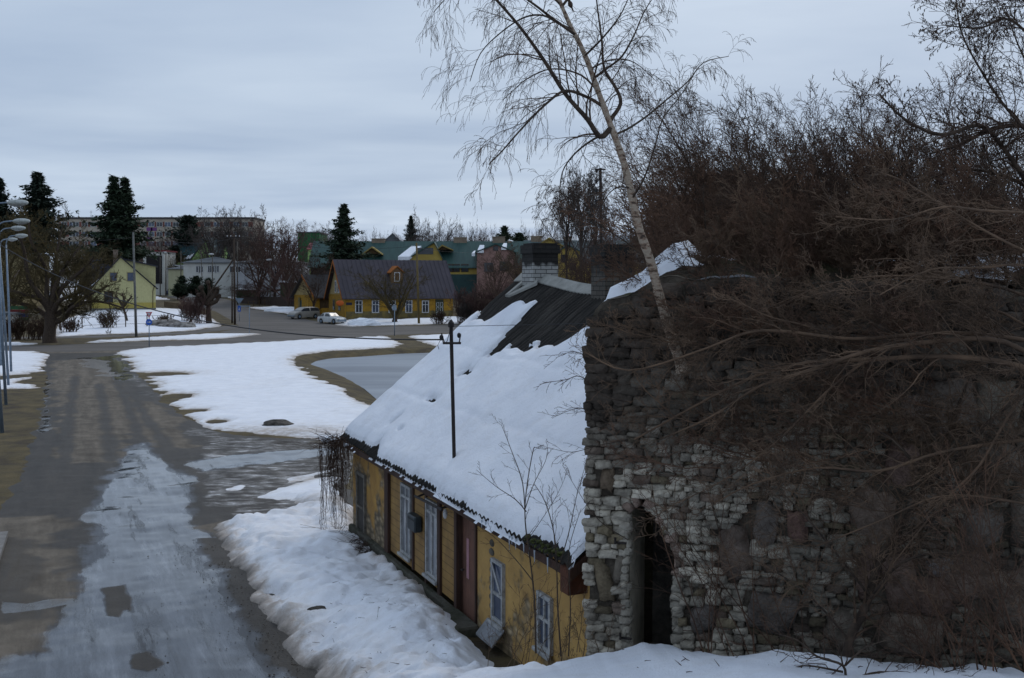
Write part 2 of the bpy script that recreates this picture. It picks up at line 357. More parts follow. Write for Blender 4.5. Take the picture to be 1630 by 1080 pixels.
# bare grass islands in the field, keep snow off the carriageways
for (px, py, a, b) in [(262,596,1.5,.5),(278,631,1.0,.4),(300,655,.8,.3),(345,672,.5,.25),(75,604,1.2,.9),(22,600,1.0,.8)]:
    g = G(px, py); s_snow = np.minimum(s_snow, np.sqrt(((Xf-g[0])/a)**2+((Yf-g[1])/(b*3))**2)-1+.5*n_a)
farsnow = sstep(160, 220, Yf)*(.5*fbm(Xf*.05, Yf*.03, 4, 33)+.05)*6-3*(1-sstep(160, 220, Yf))
far_ok = (Yf > 170) & (s_cross < -1.5)
s_snow = np.where(far_ok, np.maximum(s_snow, farsnow), s_snow)
s_snow = np.where(Yf > 60, np.minimum(s_snow, -s_cross+.15*n_a), s_snow)
thick = np.clip(np.where(s_bank > -1, np.where(s_snow > 0, .30*(1-np.exp(-np.clip(s_snow, 0, 9)/.38)), s_snow*.5), np.minimum(s_snow*.16, .10)), -.25, .5)
# lumpy ploughed bank along the street, smoother on the mound
edge_near = np.exp(-np.clip(s_bank, 0, 9)/1.4)*(Yf < 30)
lump = (.24*fbm(Xf*1.4, Yf*1.4, 4, 21)+.10*fbm(Xf*4.5, Yf*4.5, 3, 22))*edge_near*(s_bank > 0)*sstep(0, .4, s_bank)
lump += .10*fbm(Xf*.8, Yf*.8, 3, 23)*(Yf < 30)*sstep(0, .5, s_bank)+.035*fbm(Xf*3.2, Yf*3.2, 3, 24)*(Yf < 30)*sstep(0, .5, s_bank)
lump += .05*fbm(Xf*.5, Yf*.5, 3, 25)*(Yf >= 30)*(Yf < 120)*sstep(0, 1, s_snow)
foot = sstep(.60, .80, vnoise(Xf*3.3, Yf*3.3, 71))*sstep(.4, .65, vnoise(Xf*.6, Yf*.6, 72))*(s_bank > .5)*(Yf < 26)*(Yf > 11)
lump -= .07*foot
pit = vnoise(Xf*2.1, Yf*2.1, 75)
lump -= .06*sstep(.62, .85, pit)*(s_bank > .3)*(Yf < 30)*edge_near+.045*sstep(.6, .8, vnoise(Xf*5, Yf*5, 76))*(s_bank > .2)*(Yf < 30)*(Yf > 11)
ZS = ZG.ravel()+thick+lump
dirt = (Yf < 26.5)*np.clip(.72*np.exp(-np.clip(s_bank0, 0, 9)/.30)+.30*np.exp(-np.clip(s_bank0, 0, 9)/1.3)*(.6+.9*fbm(Xf*1.2, Yf*1.2, 3, 77)), 0, 1)*(Xf < -1.0)
mel = np.exp(-np.clip(s_snow, 0, 9)/(.008*np.clip(Yf, 25, 200)))*(Yf >= 26.5)*.62
dirt = np.maximum(dirt, mel)+.10*sstep(.1, .5, fbm(Xf*.22, Yf*.12, 4, 78))*(Yf > 30)
dirt = np.maximum(dirt, sum(1.0*(s_snow > -9)*sstep(.9, .0, np.abs(sdpoly(Xf, Yf, GP(snow_px[k])))) for k in ('slush2', 'slush1', 'slush3', 'slush4'))*.25)
g_edge = G(440, 690); dirt = np.maximum(dirt, .5*np.exp(-(((Xf-g_edge[0])/6)**2+((Yf-g_edge[1])/2.2)**2)))
quads = grid_quads(NR, NC)
def sub_sheet(name, Z, keep, mat_, attrs=None, kind='structure', smooth=True):
    q = quads[keep[quads].any(1)]
    used = np.zeros(len(Xf), bool); used[q.ravel()] = True
    rm = np.cumsum(used)-1
    at = {k: v[used] for k, v in (attrs or {}).items()}
    o = np_mesh(name, np.stack([Xf, Yf, Z], 1)[used], rm[q], mat_, smooth=smooth, attrs=at)
    return tag(o, kind=kind)

# ---- ground material: winter grass and mud
mg = mat('winter_grass', (.095, .070, .030), (.034, .024, .014), .9, .95, bump=.6, bscale=14, c3=(.066, .050, .021), detail=8)
mg2 = mg.node_tree
ground = np_mesh('ground', np.stack([Xf, Yf, ZG.ravel()], 1), quads, mg, smooth=True); tag(ground, kind='structure')

# ---- street material driven by masks
def street_material():
    m = bpy.data.materials.new('wet_street'); m.use_nodes = True; t = m.node_tree; lk = t.links.new; b = t.nodes['Principled BSDF']
    co = t.nodes.new('ShaderNodeTexCoord')
    rot = t.nodes.new('ShaderNodeMapping'); rot.inputs['Rotation'].default_value = (0, 0, -math.atan2(.3786, .9256)); lk(co.outputs['Object'], rot.inputs[0])
    st = t.nodes.new('ShaderNodeMapping'); st.inputs['Scale'].default_value = (1.0, .10, 1); lk(rot.outputs[0], st.inputs[0])
    def noise(src, s, d=5, r=.6):
        n = t.nodes.new('ShaderNodeTexNoise'); n.inputs['Scale'].default_value = s; n.inputs['Detail'].default_value = d; n.inputs['Roughness'].default_value = r; lk(src, n.inputs['Vector']); return n.outputs['Fac']
    def ramp(src, p0, p1, c0, c1):
        r = t.nodes.new('ShaderNodeValToRGB'); r.color_ramp.elements[0].position = p0; r.color_ramp.elements[1].position = p1
        r.color_ramp.elements[0].color = (*c0, 1); r.color_ramp.elements[1].color = (*c1, 1); lk(src, r.inputs[0]); return r.outputs[0]
    def at(n): a = t.nodes.new('ShaderNodeAttribute'); a.attribute_name = n; return a.outputs['Fac']
    def mth(op, a, bb):
        n = t.nodes.new('ShaderNodeMath'); n.operation = op
        for i, v in enumerate((a, bb)):
            if isinstance(v, (int, float)): n.inputs[i].default_value = v
            else: lk(v, n.inputs[i])
        return n.outputs[0]
    def mix(f, a, bb):
        n = t.nodes.new('ShaderNodeMixRGB'); lk(f, n.inputs[0])
        for i, v in ((1, a), (2, bb)):
            if isinstance(v, tuple): n.inputs[i].default_value = (*v, 1)
            else: lk(v, n.inputs[i])
        return n.outputs[0]
    obj = co.outputs['Object']
    fine = noise(obj, 22, 6, .7); grit = noise(obj, 140, 3, .8); mid = noise(obj, 1.3, 6); tr = noise(st.outputs[0], 2.0, 8, .72); tr2 = noise(st.outputs[0], 6, 7, .75)
    dry = ramp(mid, .28, .72, (.078, .064, .049), (.150, .128, .102))
    wetc = ramp(fine, .3, .7, (.024, .020, .016), (.046, .039, .031))
    icec = ramp(tr, .40, .62, (.050, .054, .062), (.085, .092, .105))
    bright = ramp(tr2, .40, .70, (.07, .076, .086), (.165, .178, .20))
    sharp = lambda a, n, k, lo, hi: ramp(mth('ADD', a, mth('MULTIPLY', mth('SUBTRACT', n, .5), k)), lo, hi, (0, 0, 0), (1, 1, 1))
    wet = sharp(at('wet'), tr, 1.6, .25, .75); edg = mth('ADD', mth('MULTIPLY', mid, .45), mth('ADD', mth('MULTIPLY', fine, .3), mth('MULTIPLY', tr2, .3))); ice = sharp(at('ice'), edg, 2.4, .30, .78); frost = sharp(at('frost'), tr2, 1.8, .45, 1.0)
    col = mix(wet, dry, wetc); col = mix(ice, col, icec); col = mix(frost, col, bright)
    sx = t.nodes.new('ShaderNodeMapping'); sx.inputs['Scale'].default_value = (.7, 1.6, 1); lk(obj, sx.inputs[0]); sn_ = noise(sx.outputs[0], 1.7, 9, .74)
    slc = t.nodes.new('ShaderNodeValToRGB'); e_ = slc.color_ramp.elements; e_[0].position = .42; e_[0].color = (.022, .018, .015, 1); e_[1].position = .64; e_[1].color = (.55, .55, .57, 1)
    for p_, c_ in ((.48, (.055, .047, .040, 1)), (.52, (.13, .125, .12, 1)), (.58, (.21, .205, .20, 1))): k_ = e_.new(p_); k_.color = c_
    lk(sn_, slc.inputs[0]); sl_ = sharp(at('slush'), mid, .9, .40, .60); col = mix(sl_, col, slc.outputs[0])
    # grit speckle
    spk = ramp(grit, .38, .62, (.4, .4, .4), (1.45, 1.45, 1.45)); mu = t.nodes.new('ShaderNodeMixRGB'); mu.blend_type = 'MULTIPLY'; mu.inputs[0].default_value = .8; lk(col, mu.inputs[1]); lk(spk, mu.inputs[2])
    stv = ramp(tr, .34, .66, (.62, .62, .62), (1.3, 1.3, 1.3)); mu2 = t.nodes.new('ShaderNodeMixRGB'); mu2.blend_type = 'MULTIPLY'; mu2.inputs[0].default_value = 1; lk(mu.outputs[0], mu2.inputs[1]); lk(stv, mu2.inputs[2]); lk(mu2.outputs[0], b.inputs['Base Color'])
    pud = sharp(at('puddle'), tr, 1.2, .5, .6)
    ro = mth('SUBTRACT', .95, mth('MULTIPLY', wet, .28)); ro = mth('SUBTRACT', ro, mth('MULTIPLY', ice, .22)); ro = mth('SUBTRACT', ro, mth('MULTIPLY', pud, .55))
    ro = mth('MAXIMUM', ro, .07)
    lk(ro, b.inputs['Roughness']); b.inputs['Specular IOR Level'].default_value = .3
    bp = t.nodes.new('ShaderNodeBump'); bp.inputs['Strength'].default_value = .35; bp.inputs['Distance'].default_value = .03
    lk(mth('MULTIPLY', mth('ADD', fine, mth('MULTIPLY', tr, .6)), mth('SUBTRACT', 1.05, mth('MAXIMUM', pud, mth('MULTIPLY', ice, .75)))), bp.inputs['Height']); lk(bp.outputs[0], b.inputs['Normal'])
    return m
ice_poly = GP([(205,712),(235,705),(262,740),(303,758),(306,800),(300,838),(340,850),(380,905),(420,960),(500,1085),(640,1380),(-200,1380),(-60,1110),(20,1045),(80,1040),(105,985),(125,920),(150,852),(140,832),(150,795),(190,740)])
ice2 = GP([(300,735),(400,722),(480,716),(540,712),(545,722),(440,738),(320,752)])
frost_polys = [GP(p) for p in ([(155,760),(245,742),(302,748),(304,776),(240,800),(200,808),(165,790)], [(135,822),(250,826),(305,806),(312,818),(270,832),(140,836)],
    [(240,862),(290,880),(345,985),(400,1070),(330,1080),(265,960),(235,905)], [(120,920),(165,880),(180,1000),(175,1080),(120,1080)], [(330,860),(350,860),(430,985),(490,1075),(420,1060),(350,930)])]
ice = np.maximum(soft(ice_poly, .38, .30, 1.3, 41), soft(ice2, .4, .5, 1.3, 42))
SQM = []
for (sq) in ([(160,940),(198,933),(210,955),(214,978),(200,972),(192,985),(168,982),(165,960)], [(208,1045),(238,1038),(257,1060),(236,1072),(215,1066)]):
    ice = ice*(1-soft(GP(sq), .05, .08, 2, 43)); SQM.append(soft(GP(sq), .05, .08, 2, 43))
dryp = [GP(p) for p in ([(85,575),(130,572),(170,575),(205,640),(240,670),(290,712),(255,712),(205,690),(200,735),(90,745),(95,690),(82,620)], [(-600,835),(60,824),(92,830),(98,880),(100,930),(85,1000),(70,1040),(0,1046),(-600,1050)], [(215,640),(250,640),(300,690),(295,715),(250,700)], [(290,838),(330,838),(338,855),(300,858)], [(425,706),(540,702),(545,720),(470,722)])]
dry = np.zeros(Xf.shape)
for p in dryp: dry = np.maximum(dry, soft(p, .35, .9, .9, 44))
wet = np.where(Yf > 88, .25, .98-.95*dry)
wet = np.where(s_cross > -1, .1, wet)
wl = soft(GP([(-700,860),(60,860),(70,900),(110,920),(110,990),(60,1000),(-700,1000)]), .3, 1.2, .7, 45)
wet = np.maximum(wet, wl*.62)
frost = np.zeros(Xf.shape)
for p in frost_polys: frost = np.maximum(frost, soft(p, .4, .7, .9, 46))
frost *= sstep(.3, .7, ice)
pud = np.maximum(soft(GP([(120,572),(190,566),(225,600),(200,612),(150,590)]), .8, 1.5, .6, 47), soft(GP([(0,958),(40,962),(115,955),(105,963),(40,975),(0,980)]), .1, .2, 1, 48))
pud = np.maximum(pud, soft(GP([(65,600),(75,600),(80,680),(68,690)]), .2, .4, 1, 49)*.8)
pud = np.maximum(pud, .68*soft(ice_poly, .3, .5, .8, 50)); pud = np.maximum(pud, .75*soft(ice2, .4, .5, .8, 51))
mst = street_material()
for k_ in SQM: frost *= 1-k_; pud *= 1-k_; wet = np.maximum(wet, k_)
slush = soft(GP([(330,700),(420,700),(560,704),(560,835),(420,828),(345,834),(330,800),(345,765),(310,735),(300,712)]), .5, 1.2, .6, 52)*(1-.9*soft(ice2, .2, .3, .8, 42))
slush = np.maximum(slush, .75*soft(GP([(300,672),(345,690),(430,700),(420,712),(330,705),(285,690)]), .4, .8, .6, 53))
slush = np.maximum(slush, .55*soft(GP([(192,560),(215,590),(262,640),(250,650),(205,610),(180,575)]), .8, 1.5, .6, 54))
# wheel tracks worn dark along the street
for tr_ in ([(158,612),(166,650),(172,690),(178,735)], [(206,615),(232,665),(262,705),(275,735)], [(120,600),(108,680),(100,760)], [(184,600),(205,650),(222,700)]):
    P_ = [G(*p)[:2] for p in tr_]; dmin = np.full(Xf.shape, 1e9)
    for (ax, ay), (bx, by) in zip(P_[:-1], P_[1:]):
        ex, ey = bx-ax, by-ay; t_ = np.clip(((Xf-ax)*ex+(Yf-ay)*ey)/(ex*ex+ey*ey), 0, 1); dmin = np.minimum(dmin, np.hypot(Xf-ax-ex*t_, Yf-ay-ey*t_))
    k_ = 1-sstep(.05, .5, dmin+.2*n_a); wet = np.maximum(wet, .8*k_); frost *= 1-.85*k_; ice = ice*(1-.35*k_)
# dark meltwater running along the foot of the bank
k_ = sstep(-.6, -.1, s_bank0+.2*n_a)*(Yf < 24); ice *= 1-k_; frost *= 1-k_; wet = np.maximum(wet, k_); pud = np.maximum(pud*(1-k_), .35*k_)
s_st = s_street+.25*n_a*np.clip(Yf/30, .6, 1.6)
Zst = ZG.ravel()+np.clip(s_st*.05, -.06, .018)+.012*fbm(Xf*2.5, Yf*2.5, 3, 61)*sstep(0, .4, s_st)*(1-np.clip(ice*1.2, 0, 1))
sub_sheet('street', Zst, (s_st > -.8) & (Yf < 115), mst, dict(wet=wet, ice=ice, frost=frost, puddle=pud, slush=slush))
mcr = mat('road_asphalt', (.110, .100, .092), (.072, .064, .058), .35, .9, bump=.2, bscale=20, stretch=(.35, 1, 1), detail=8)
s_cr = s_cross+.12*n_a
sub_sheet('cross_road', ZG.ravel()+np.clip(s_cr*.04, -.08, .03), (s_cr > -1.2), mcr)
s_pa = s_path+.1*n_a
sub_sheet('footpath', ZG.ravel()+np.clip(s_pa*.06, -.08, .025), (s_pa > -1.0) & (s_cross < .3), mcr)
# ---- snow
def snow_material():
    m = bpy.data.materials.new('snow'); m.use_nodes = True; t = m.node_tree; lk = t.links.new; b = t.nodes['Principled BSDF']
    co = t.nodes.new('ShaderNodeTexCoord')
    def noise(s, d=5, r=.6):
        n = t.nodes.new('ShaderNodeTexNoise'); n.inputs['Scale'].default_value = s; n.inputs['Detail'].default_value = d; n.inputs['Roughness'].default_value = r; lk(co.outputs['Object'], n.inputs['Vector']); return n.outputs['Fac']
    a = t.nodes.new('ShaderNodeAttribute'); a.attribute_name = 'dirt'
    n1 = noise(3.0, 8, .7); n2 = noise(11, 5, .7); n3 = noise(45, 3, .7)
    ad = t.nodes.new('ShaderNodeMath'); ad.operation = 'MULTIPLY_ADD'; lk(n1, ad.inputs[0]); ad.inputs[1].default_value = 1.0; ad.inputs[2].default_value = -.5
    ad2 = t.nodes.new('ShaderNodeMath'); ad2.operation = 'ADD'; lk(ad.outputs[0], ad2.inputs[0]); lk(a.outputs['Fac'], ad2.inputs[1])
    r = t.nodes.new('ShaderNodeValToRGB'); e = r.color_ramp.elements; e[0].position = .0; e[0].color = (.80, .82, .87, 1); e[1].position = 1.0; e[1].color = (.10, .085, .07, 1)
    k = e.new(.30); k.color = (.72, .72, .74, 1); k = e.new(.58); k.color = (.42, .37, .33, 1)
    lk(ad2.outputs[0], r.inputs[0]); n4 = noise(70, 2, .5); r4 = t.nodes.new('ShaderNodeValToRGB'); r4.color_ramp.elements[0].position = .70; r4.color_ramp.elements[1].position = .76; r4.color_ramp.elements[0].color = (1, 1, 1, 1); r4.color_ramp.elements[1].color = (.35, .30, .25, 1); lk(n4, r4.inputs[0])
    n5 = noise(1.1, 6, .6); r5 = t.nodes.new('ShaderNodeValToRGB'); r5.color_ramp.elements[0].position = .3; r5.color_ramp.elements[1].position = .7; r5.color_ramp.elements[0].color = (.86, .87, .89, 1); r5.color_ramp.elements[1].color = (1, 1, 1, 1); lk(n5, r5.inputs[0])
    q4 = t.nodes.new('ShaderNodeMixRGB'); q4.blend_type = 'MULTIPLY'; q4.inputs[0].default_value = 1; lk(r.outputs[0], q4.inputs[1]); lk(r4.outputs[0], q4.inputs[2]); q5 = t.nodes.new('ShaderNodeMixRGB'); q5.blend_type = 'MULTIPLY'; q5.inputs[0].default_value = 1; lk(q4.outputs[0], q5.inputs[1]); lk(r5.outputs[0], q5.inputs[2])
    lk(q5.outputs[0], b.inputs['Base Color']); b.inputs['Roughness'].default_value = .7; b.inputs['Specular IOR Level'].default_value = .2
    sm = t.nodes.new('ShaderNodeMath'); sm.operation = 'MULTIPLY_ADD'; lk(n2, sm.inputs[0]); sm.inputs[1].default_value = 1; lk(n3, sm.inputs[2])
    bp = t.nodes.new('ShaderNodeBump'); bp.inputs['Strength'].default_value = .5; bp.inputs['Distance'].default_value = .05; lk(sm.outputs[0], bp.inputs['Height']); lk(bp.outputs[0], b.inputs['Normal'])
    return m
M['snow_dirty'] = snow_material()
sub_sheet('snow_cover', ZS, (thick > -.2) & (Yf < 900), M['snow_dirty'], dict(dirt=dirt))
# ---- pond ice
pp = np.array(POND); cx, cy = pp.mean(0)
mice = mat('pond_ice', (.20, .23, .27), (.10, .12, .15), .16, .45, stretch=(.35, 1.6, 1), bump=.1, bscale=2, detail=9, spec=.5)
nn = len(pp); ring = [(cx+(p[0]-cx)*1.12, cy+(p[1]-cy)*1.12, POND_Z-.1) for p in pp]; 
np_mesh('pond', [(cx, cy, POND_Z-.1)]+ring, None, mice, T=[(0, 1+i, 1+(i+1) % nn) for i in range(nn)])['kind'] = 'structure'
# dark culvert stones and rubble in the snow
mst_d = mat('dark_stone', (.085, .075, .065), (.03, .026, .022), 5, .9, bump=.8, bscale=9)
def rock(p, r, name='rock', label=None, group=None, m=None, seed=1, cat='rock'):
    a = MB(); a.ball((0, 0, 0), 1, 18, 12); vs = np.array(a.v)
    k = 1+.35*fbm(vs[:, 0]*1.7+seed, vs[:, 1]*1.7+vs[:, 2]*1.3, 3, seed); vs *= k[:, None]*np.array(r)
    a.v = [tuple(v) for v in vs]; o = a.build(name, m or mst_d); o.location = p; tag(o, label, cat, group); return o
g = G(442, 680); rock((g[0], g[1], g[2]+.08), (.62, .4, .20), 'rubble_heap', 'low dark heap of rubble poking out of the snow field edge', cat='rubble', seed=5)
for i, (px, py, r, lb) in enumerate([(85-0+420, 987, .10, 'small dark stone lying on the snowbank beside the road'), (515, 845+145, .06, 'tiny stone on the snowbank nearest the camera side')]):
    g = G(px, py); rock((g[0], g[1], g[2]+.16), (r*1.5, r, r*.6), 'stone', lb, seed=9+i, cat='stone')
for i, (px, py, a, hh, lb) in enumerate([(260, 512, 2.2, .7, 'grey clod heap at the left end of the ploughed snow ridge'), (275, 514, 2.0, .5, 'grey clod heap in the middle of the ploughed snow ridge'), (292, 515, 1.6, .6, 'snowy clod heap at the right end of the ploughed ridge')]):
    g = G(px, py+7); rock((g[0], g[1], g[2]+.1), (a, 1.0, hh), 'clod_heap', lb, 'ploughed heaps by the junction', mat('clods', (.30, .28, .26), (.07, .06, .05), 1.8, .9), seed=20+i, cat='snow heap')
g0 = G(541, 513); 
for i, (px, py, a, hh, lb) in enumerate([(578, 519, 2.0, .75, 'ploughed snow pile in front of the ochre wooden house'), (452, 497, 3.0, .7, 'rough snow pile beside the bend of the side street')]):
    g = G(px, py); rock((g[0], g[1]+1, g[2]+.1), (a, 1.0, hh), 'snow_pile', lb, None, M['snow'], seed=30+i, cat='snow pile')
# kerb at the left
ka = G(-10, 925); kb = G(13, 855)
k = MB(); d = np.array(kb[:2])-np.array(ka[:2]); d /= np.linalg.norm(d); nrm = np.array((-d[1], d[0]))
a0 = np.array(ka[:2])-d*6; b0 = np.array(kb[:2])
k.raw([(*(a0+nrm*.0), -.05), (*(b0), -.05), (*(b0+nrm*.3), -.05), (*(a0+nrm*.3), -.05), (*(a0), .14), (*(b0), .14), (*(b0+nrm*.3), .14), (*(a0+nrm*.3), .14)], [(0,3,2,1),(4,5,6,7),(0,1,5,4),(1,2,6,5),(2,3,7,6),(3,0,4,7)])
tag(k.build('kerb', mat('kerb_stone', (.20, .19, .18), (.12, .115, .11), 5, .9)), kind='structure')

# grit and crumbs thrown along the foot of the snowbank and over the street
Vg = []; Tg = []; rg = random.Random(31); oct_ = [(1,0,0),(-1,0,0),(0,1,0),(0,-1,0),(0,0,1),(0,0,-1)]; of_ = [(0,2,4),(2,1,4),(1,3,4),(3,0,4),(2,0,5),(1,2,5),(3,1,5),(0,3,5)]
edge_pts = GP([(350,868),(372,905),(400,955),(425,990),(455,1030),(500,1080),(540,1130)])
cnt = 0
while cnt < 600:
    i = rg.randrange(len(edge_pts)-1); t = rg.random(); ax, ay = edge_pts[i]; bx, by = edge_pts[i+1]
    x = ax+(bx-ax)*t-abs(rg.gauss(0, .35))+rg.gauss(0, .1)+.05; y = ay+(by-ay)*t+rg.gauss(0, .12)
    if rg.random() < .15: x -= rg.uniform(0, 2)
    z = float(H(np.array([x]), np.array([y]))[0])+.03; s = rg.uniform(.005, .014)*(1.6 if rg.random() < .1 else 1); b0 = len(Vg)
    Vg += [(x+o[0]*s*rg.uniform(.7, 1.3), y+o[1]*s*rg.uniform(.7, 1.3), z+o[2]*s*.7) for o in oct_]; Tg += [tuple(b0+k for k in f) for f in of_]; cnt += 1
tag(np_mesh('road_grit', Vg, None, mat('road_grit', (.10, .085, .07), (.05, .042, .035), 20, .9), T=Tg), kind='stuff')
# ------------------------------------------------------------------ the cottage
cott = empty('cottage', (E0[0], E0[1], 0), math.atan2(U[1], U[0]), 'long low ochre cottage with a snow covered roof beside the stone ruin', 'house')
ZE = 2.26; WR = 4.22; KR = (5.75-ZE)/WR; UL = 11.22
def FT(px, py, v=.25):
    r = (px-815)/F; u = (r*(E0[1]+V[1]*v)-E0[0]-V[0]*v)/(U[0]-U[1]*r); Y = E0[1]+U[1]*u+V[1]*v
    return u, CH-(py-HY)/F*Y
def RT(px, py):
    r = (px-815)/F; s = (py-HY)/F; q = r*V[0]+V[1]; e = E0@V
    D = (CH-ZE+KR*e)/(s+KR*q); P = np.array((r*D, D))-E0
    return float(P@U), float(P@V)
def sag(u, v): return -.26*sstep(.6, 3.9, u)*np.clip(v/WR, 0, 1)**1.3-.05*sstep(3, 8, u)*np.clip(1-v/WR, 0, 1)*0
def plaster_mat(name, c, c2, peel, p0, p1):
    m = mat(name, c, c2, 1.6, .92, bump=.5, bscale=12); t = m.node_tree; lk = t.links.new; b = t.nodes['Principled BSDF']
    co = [n for n in t.nodes if n.type == 'TEX_COORD'][0]
    n = t.nodes.new('ShaderNodeTexNoise'); n.inputs['Scale'].default_value = 1.5; n.inputs['Detail'].default_value = 9; n.inputs['Roughness'].default_value = .62; lk(co.outputs['Object'], n.inputs['Vector'])
    sp = t.nodes.new('ShaderNodeSeparateXYZ'); lk(co.outputs['Object'], sp.inputs[0])
    h = t.nodes.new('ShaderNodeMapRange'); lk(sp.outputs[2], h.inputs[0]); h.inputs[1].default_value = .3; h.inputs[2].default_value = 1.5; h.inputs[3].default_value = .16; h.inputs[4].default_value = 0
    ad = t.nodes.new('ShaderNodeMath'); ad.operation = 'ADD'; lk(n.outputs['Fac'], ad.inputs[0]); lk(h.outputs[0], ad.inputs[1])
    r = t.nodes.new('ShaderNodeValToRGB'); r.color_ramp.elements[0].position = p0; r.color_ramp.elements[1].position = p1; lk(ad.outputs[0], r.inputs[0])
    v = t.nodes.new('ShaderNodeTexVoronoi'); v.inputs['Scale'].default_value = 5; mp = t.nodes.new('ShaderNodeMapping'); mp.inputs['Scale'].default_value = (1, 1, 2.2); lk(co.outputs['Object'], mp.inputs[0]); lk(mp.outputs[0], v.inputs['Vector'])
    r3 = t.nodes.new('ShaderNodeValToRGB'); r3.color_ramp.elements[0].color = (*[x*1.25 for x in peel], 1); r3.color_ramp.elements[1].color = (*[x*.35 for x in peel], 1); r3.color_ramp.elements[1].position = .7; lk(v.outputs['Distance'], r3.inputs[0])
    q = t.nodes.new('ShaderNodeMixRGB'); lk(r.outputs[0], q.inputs[0]); src = b.inputs['Base Color'].links[0].from_socket; lk(src, q.inputs[1]); lk(r3.outputs[0], q.inputs[2]); lk(q.outputs[0], b.inputs['Base Color'])
    bp = t.nodes.new('ShaderNodeBump'); bp.inputs['Strength'].default_value = .9; bp.inputs['Distance'].default_value = .03; bp.invert = True
    lk(r.outputs[0], bp.inputs['Height']); old = b.inputs['Normal'].links[0].from_socket; lk(old, bp.inputs['Normal']); lk(bp.outputs[0], b.inputs['Normal'])
    return m
m_pl1 = plaster_mat('ochre_plaster', (.42, .24, .062), (.26, .145, .045), (.27, .21, .135), .50, .60)
m_pl2 = plaster_mat('ochre_plaster_pale', (.46, .285, .095), (.34, .205, .07), (.37, .28, .165), .56, .64)
m_plank = plank_mat('ochre_boards', (.31, .185, .062), (.20, .118, .045), axis=2, freq=7.5, line=.1, dark=.5)
m_brown = mat('brown_board', (.060, .030, .020), (.030, .016, .012), 6, .8, stretch=(4, 4, .5))
m_redbr = mat('redbrown_board', (.10, .032, .014), (.055, .02, .01), 5, .8, bump=.3)
m_wframe = mat('old_white_frame', (.38, .385, .385), (.20, .20, .195), 12, .7)
m_moss = mat('moss', (.060, .070, .014), (.020, .024, .008), 9, .95, bump=.9, bscale=40)
u_pl = FT(617, 800)[0]; u_door0 = FT(731, 900)[0]; u_door1 = FT(760, 900)[0]
wl_ = MB(); wl_.box(.2, u_pl, .25, .6, -.3, ZE+.05); wl_.build('plastered_wall', m_pl1, cott)
a = MB(); a.box(u_pl, u_door0, .262, .6, .55, ZE+.05); a.build('boarded_wall', m_plank, cott)
a = MB(); a.box(u_door0, u_door1, .33, .6, -.3, ZE+.05); a.build('door_wall', m_brown, cott)
wl2 = MB(); wl2.box(u_door1, 12.05, .25, .6, -.3, ZE+.05); wl2.build('plastered_wall', m_pl2, cott)
g = MB(); g.prism([(.6, -.3), (2*WR-.5, -.3), (2*WR-.25, ZE), (WR, 5.68), (.6, ZE+.2)], 'x', .2, .5); g.build('gable_wall', m_pl1, cott)
g = MB(); g.prism([(.6, -.3), (2*WR-.5, -.3), (2*WR-.25, ZE), (WR, 5.4), (.6, ZE+.2)], 'x', UL-.4, UL-.15); g.build('gable_wall', m_pl2, cott)
g = MB(); g.box(.2, UL-.15, 2*WR-.6, 2*WR-.25, -.3, ZE+.05); g.build('rear_wall', m_pl2, cott)
m_plinth = mat('mossy_plinth', (.075, .070, .058), (.030, .032, .018), 3, .95, bump=.9, bscale=9)
g = MB(); g.box(.25, u_door0-.02, .13, .249, -.4, .50, .03); g.build('plinth', m_plinth, cott)
g = MB(); g.box(u_door0-.05, u_door1+.25, -.18, .2, -.4, .56, .03); g.build('doorstep', m_plinth, cott)
# boards
def board(pa, v0, v1, z0, z1, name='corner_board', m=None):
    u0, u1 = FT(pa[0], 800)[0], FT(pa[1], 800)[0]; b_ = MB(); b_.box(u0, u1, v0, v1, z0, z1); return b_.build(name, m or m_brown, cott)
board((615.5, 621), .20, .262-.003, .3, ZE+.02)
board((656.5, 659), .235, .262, .55, ZE); board((698.5, 702.5), .22, .262, .45, ZE); board((677, 679.5), .235, .262, .5, ZE)
def fwindow(x0, x1, yt, yb, bars=(1, 1), v=.25, frm=.045, lab=None, m=None, pane=None, sill=True):
    u0 = FT(x0, yt)[0]; u1 = FT(x1, yb)[0]; xm = (x0+x1)/2; z1 = FT(xm, yt)[1]; z0 = FT(xm, yb)[1]
    f = MB(); y0, y1 = v-.05, v+.035
    f.box(u0, u0+frm, y0, y1, z0, z1); f.box(u1-frm, u1, y0, y1, z0, z1)
    f.box(u0+frm, u1-frm, y0+.002, y1, z1-frm, z1); f.box(u0+frm, u1-frm, y0+.002, y1, z0, z0+frm)
    for i in range(1, bars[0]+1):
        um = u0+(u1-u0)*i/(bars[0]+1); f.box(um-.022, um+.022, y0+.012, y1, z0+frm, z1-frm)
    for zf in (bars[1] if isinstance(bars[1], (list, tuple)) else [1/(bars[1]+1)*(i+1) for i in range(bars[1])]):
        zm = z0+(z1-z0)*zf; f.box(u0+frm, u1-frm, y0+.008, y1, zm-.022, zm+.022)
    o = f.build('window', m or m_wframe, cott); tag(o, lab)
    p = MB(); p.box(u0+frm*.5, u1-frm*.5, v+.0-.018, v+.0-.006, z0+.02, z1-.02); p.build('pane', pane or M['glass_blue'], o)
    if sill: s = MB(); s.box(u0-.04, u1+.04, v-.10, v-.052, z0-.05, z0+.0, .008); s.build('sill', m_wframe, o)
    return u0, u1, z0, z1
m_oldwood = mat('weathered_window_wood', (.17, .155, .13), (.08, .07, .06), 9, .9)
m_pane_pale = glass('curtained_pane', (.22, .23, .25), .12)
fwindow(570, 583.5, 753, 863, (0, 1), .25, .07, 'narrow unpainted window boarded near the vines', m_oldwood, mat('dark_board', (.05, .045, .04), None, 6), True)
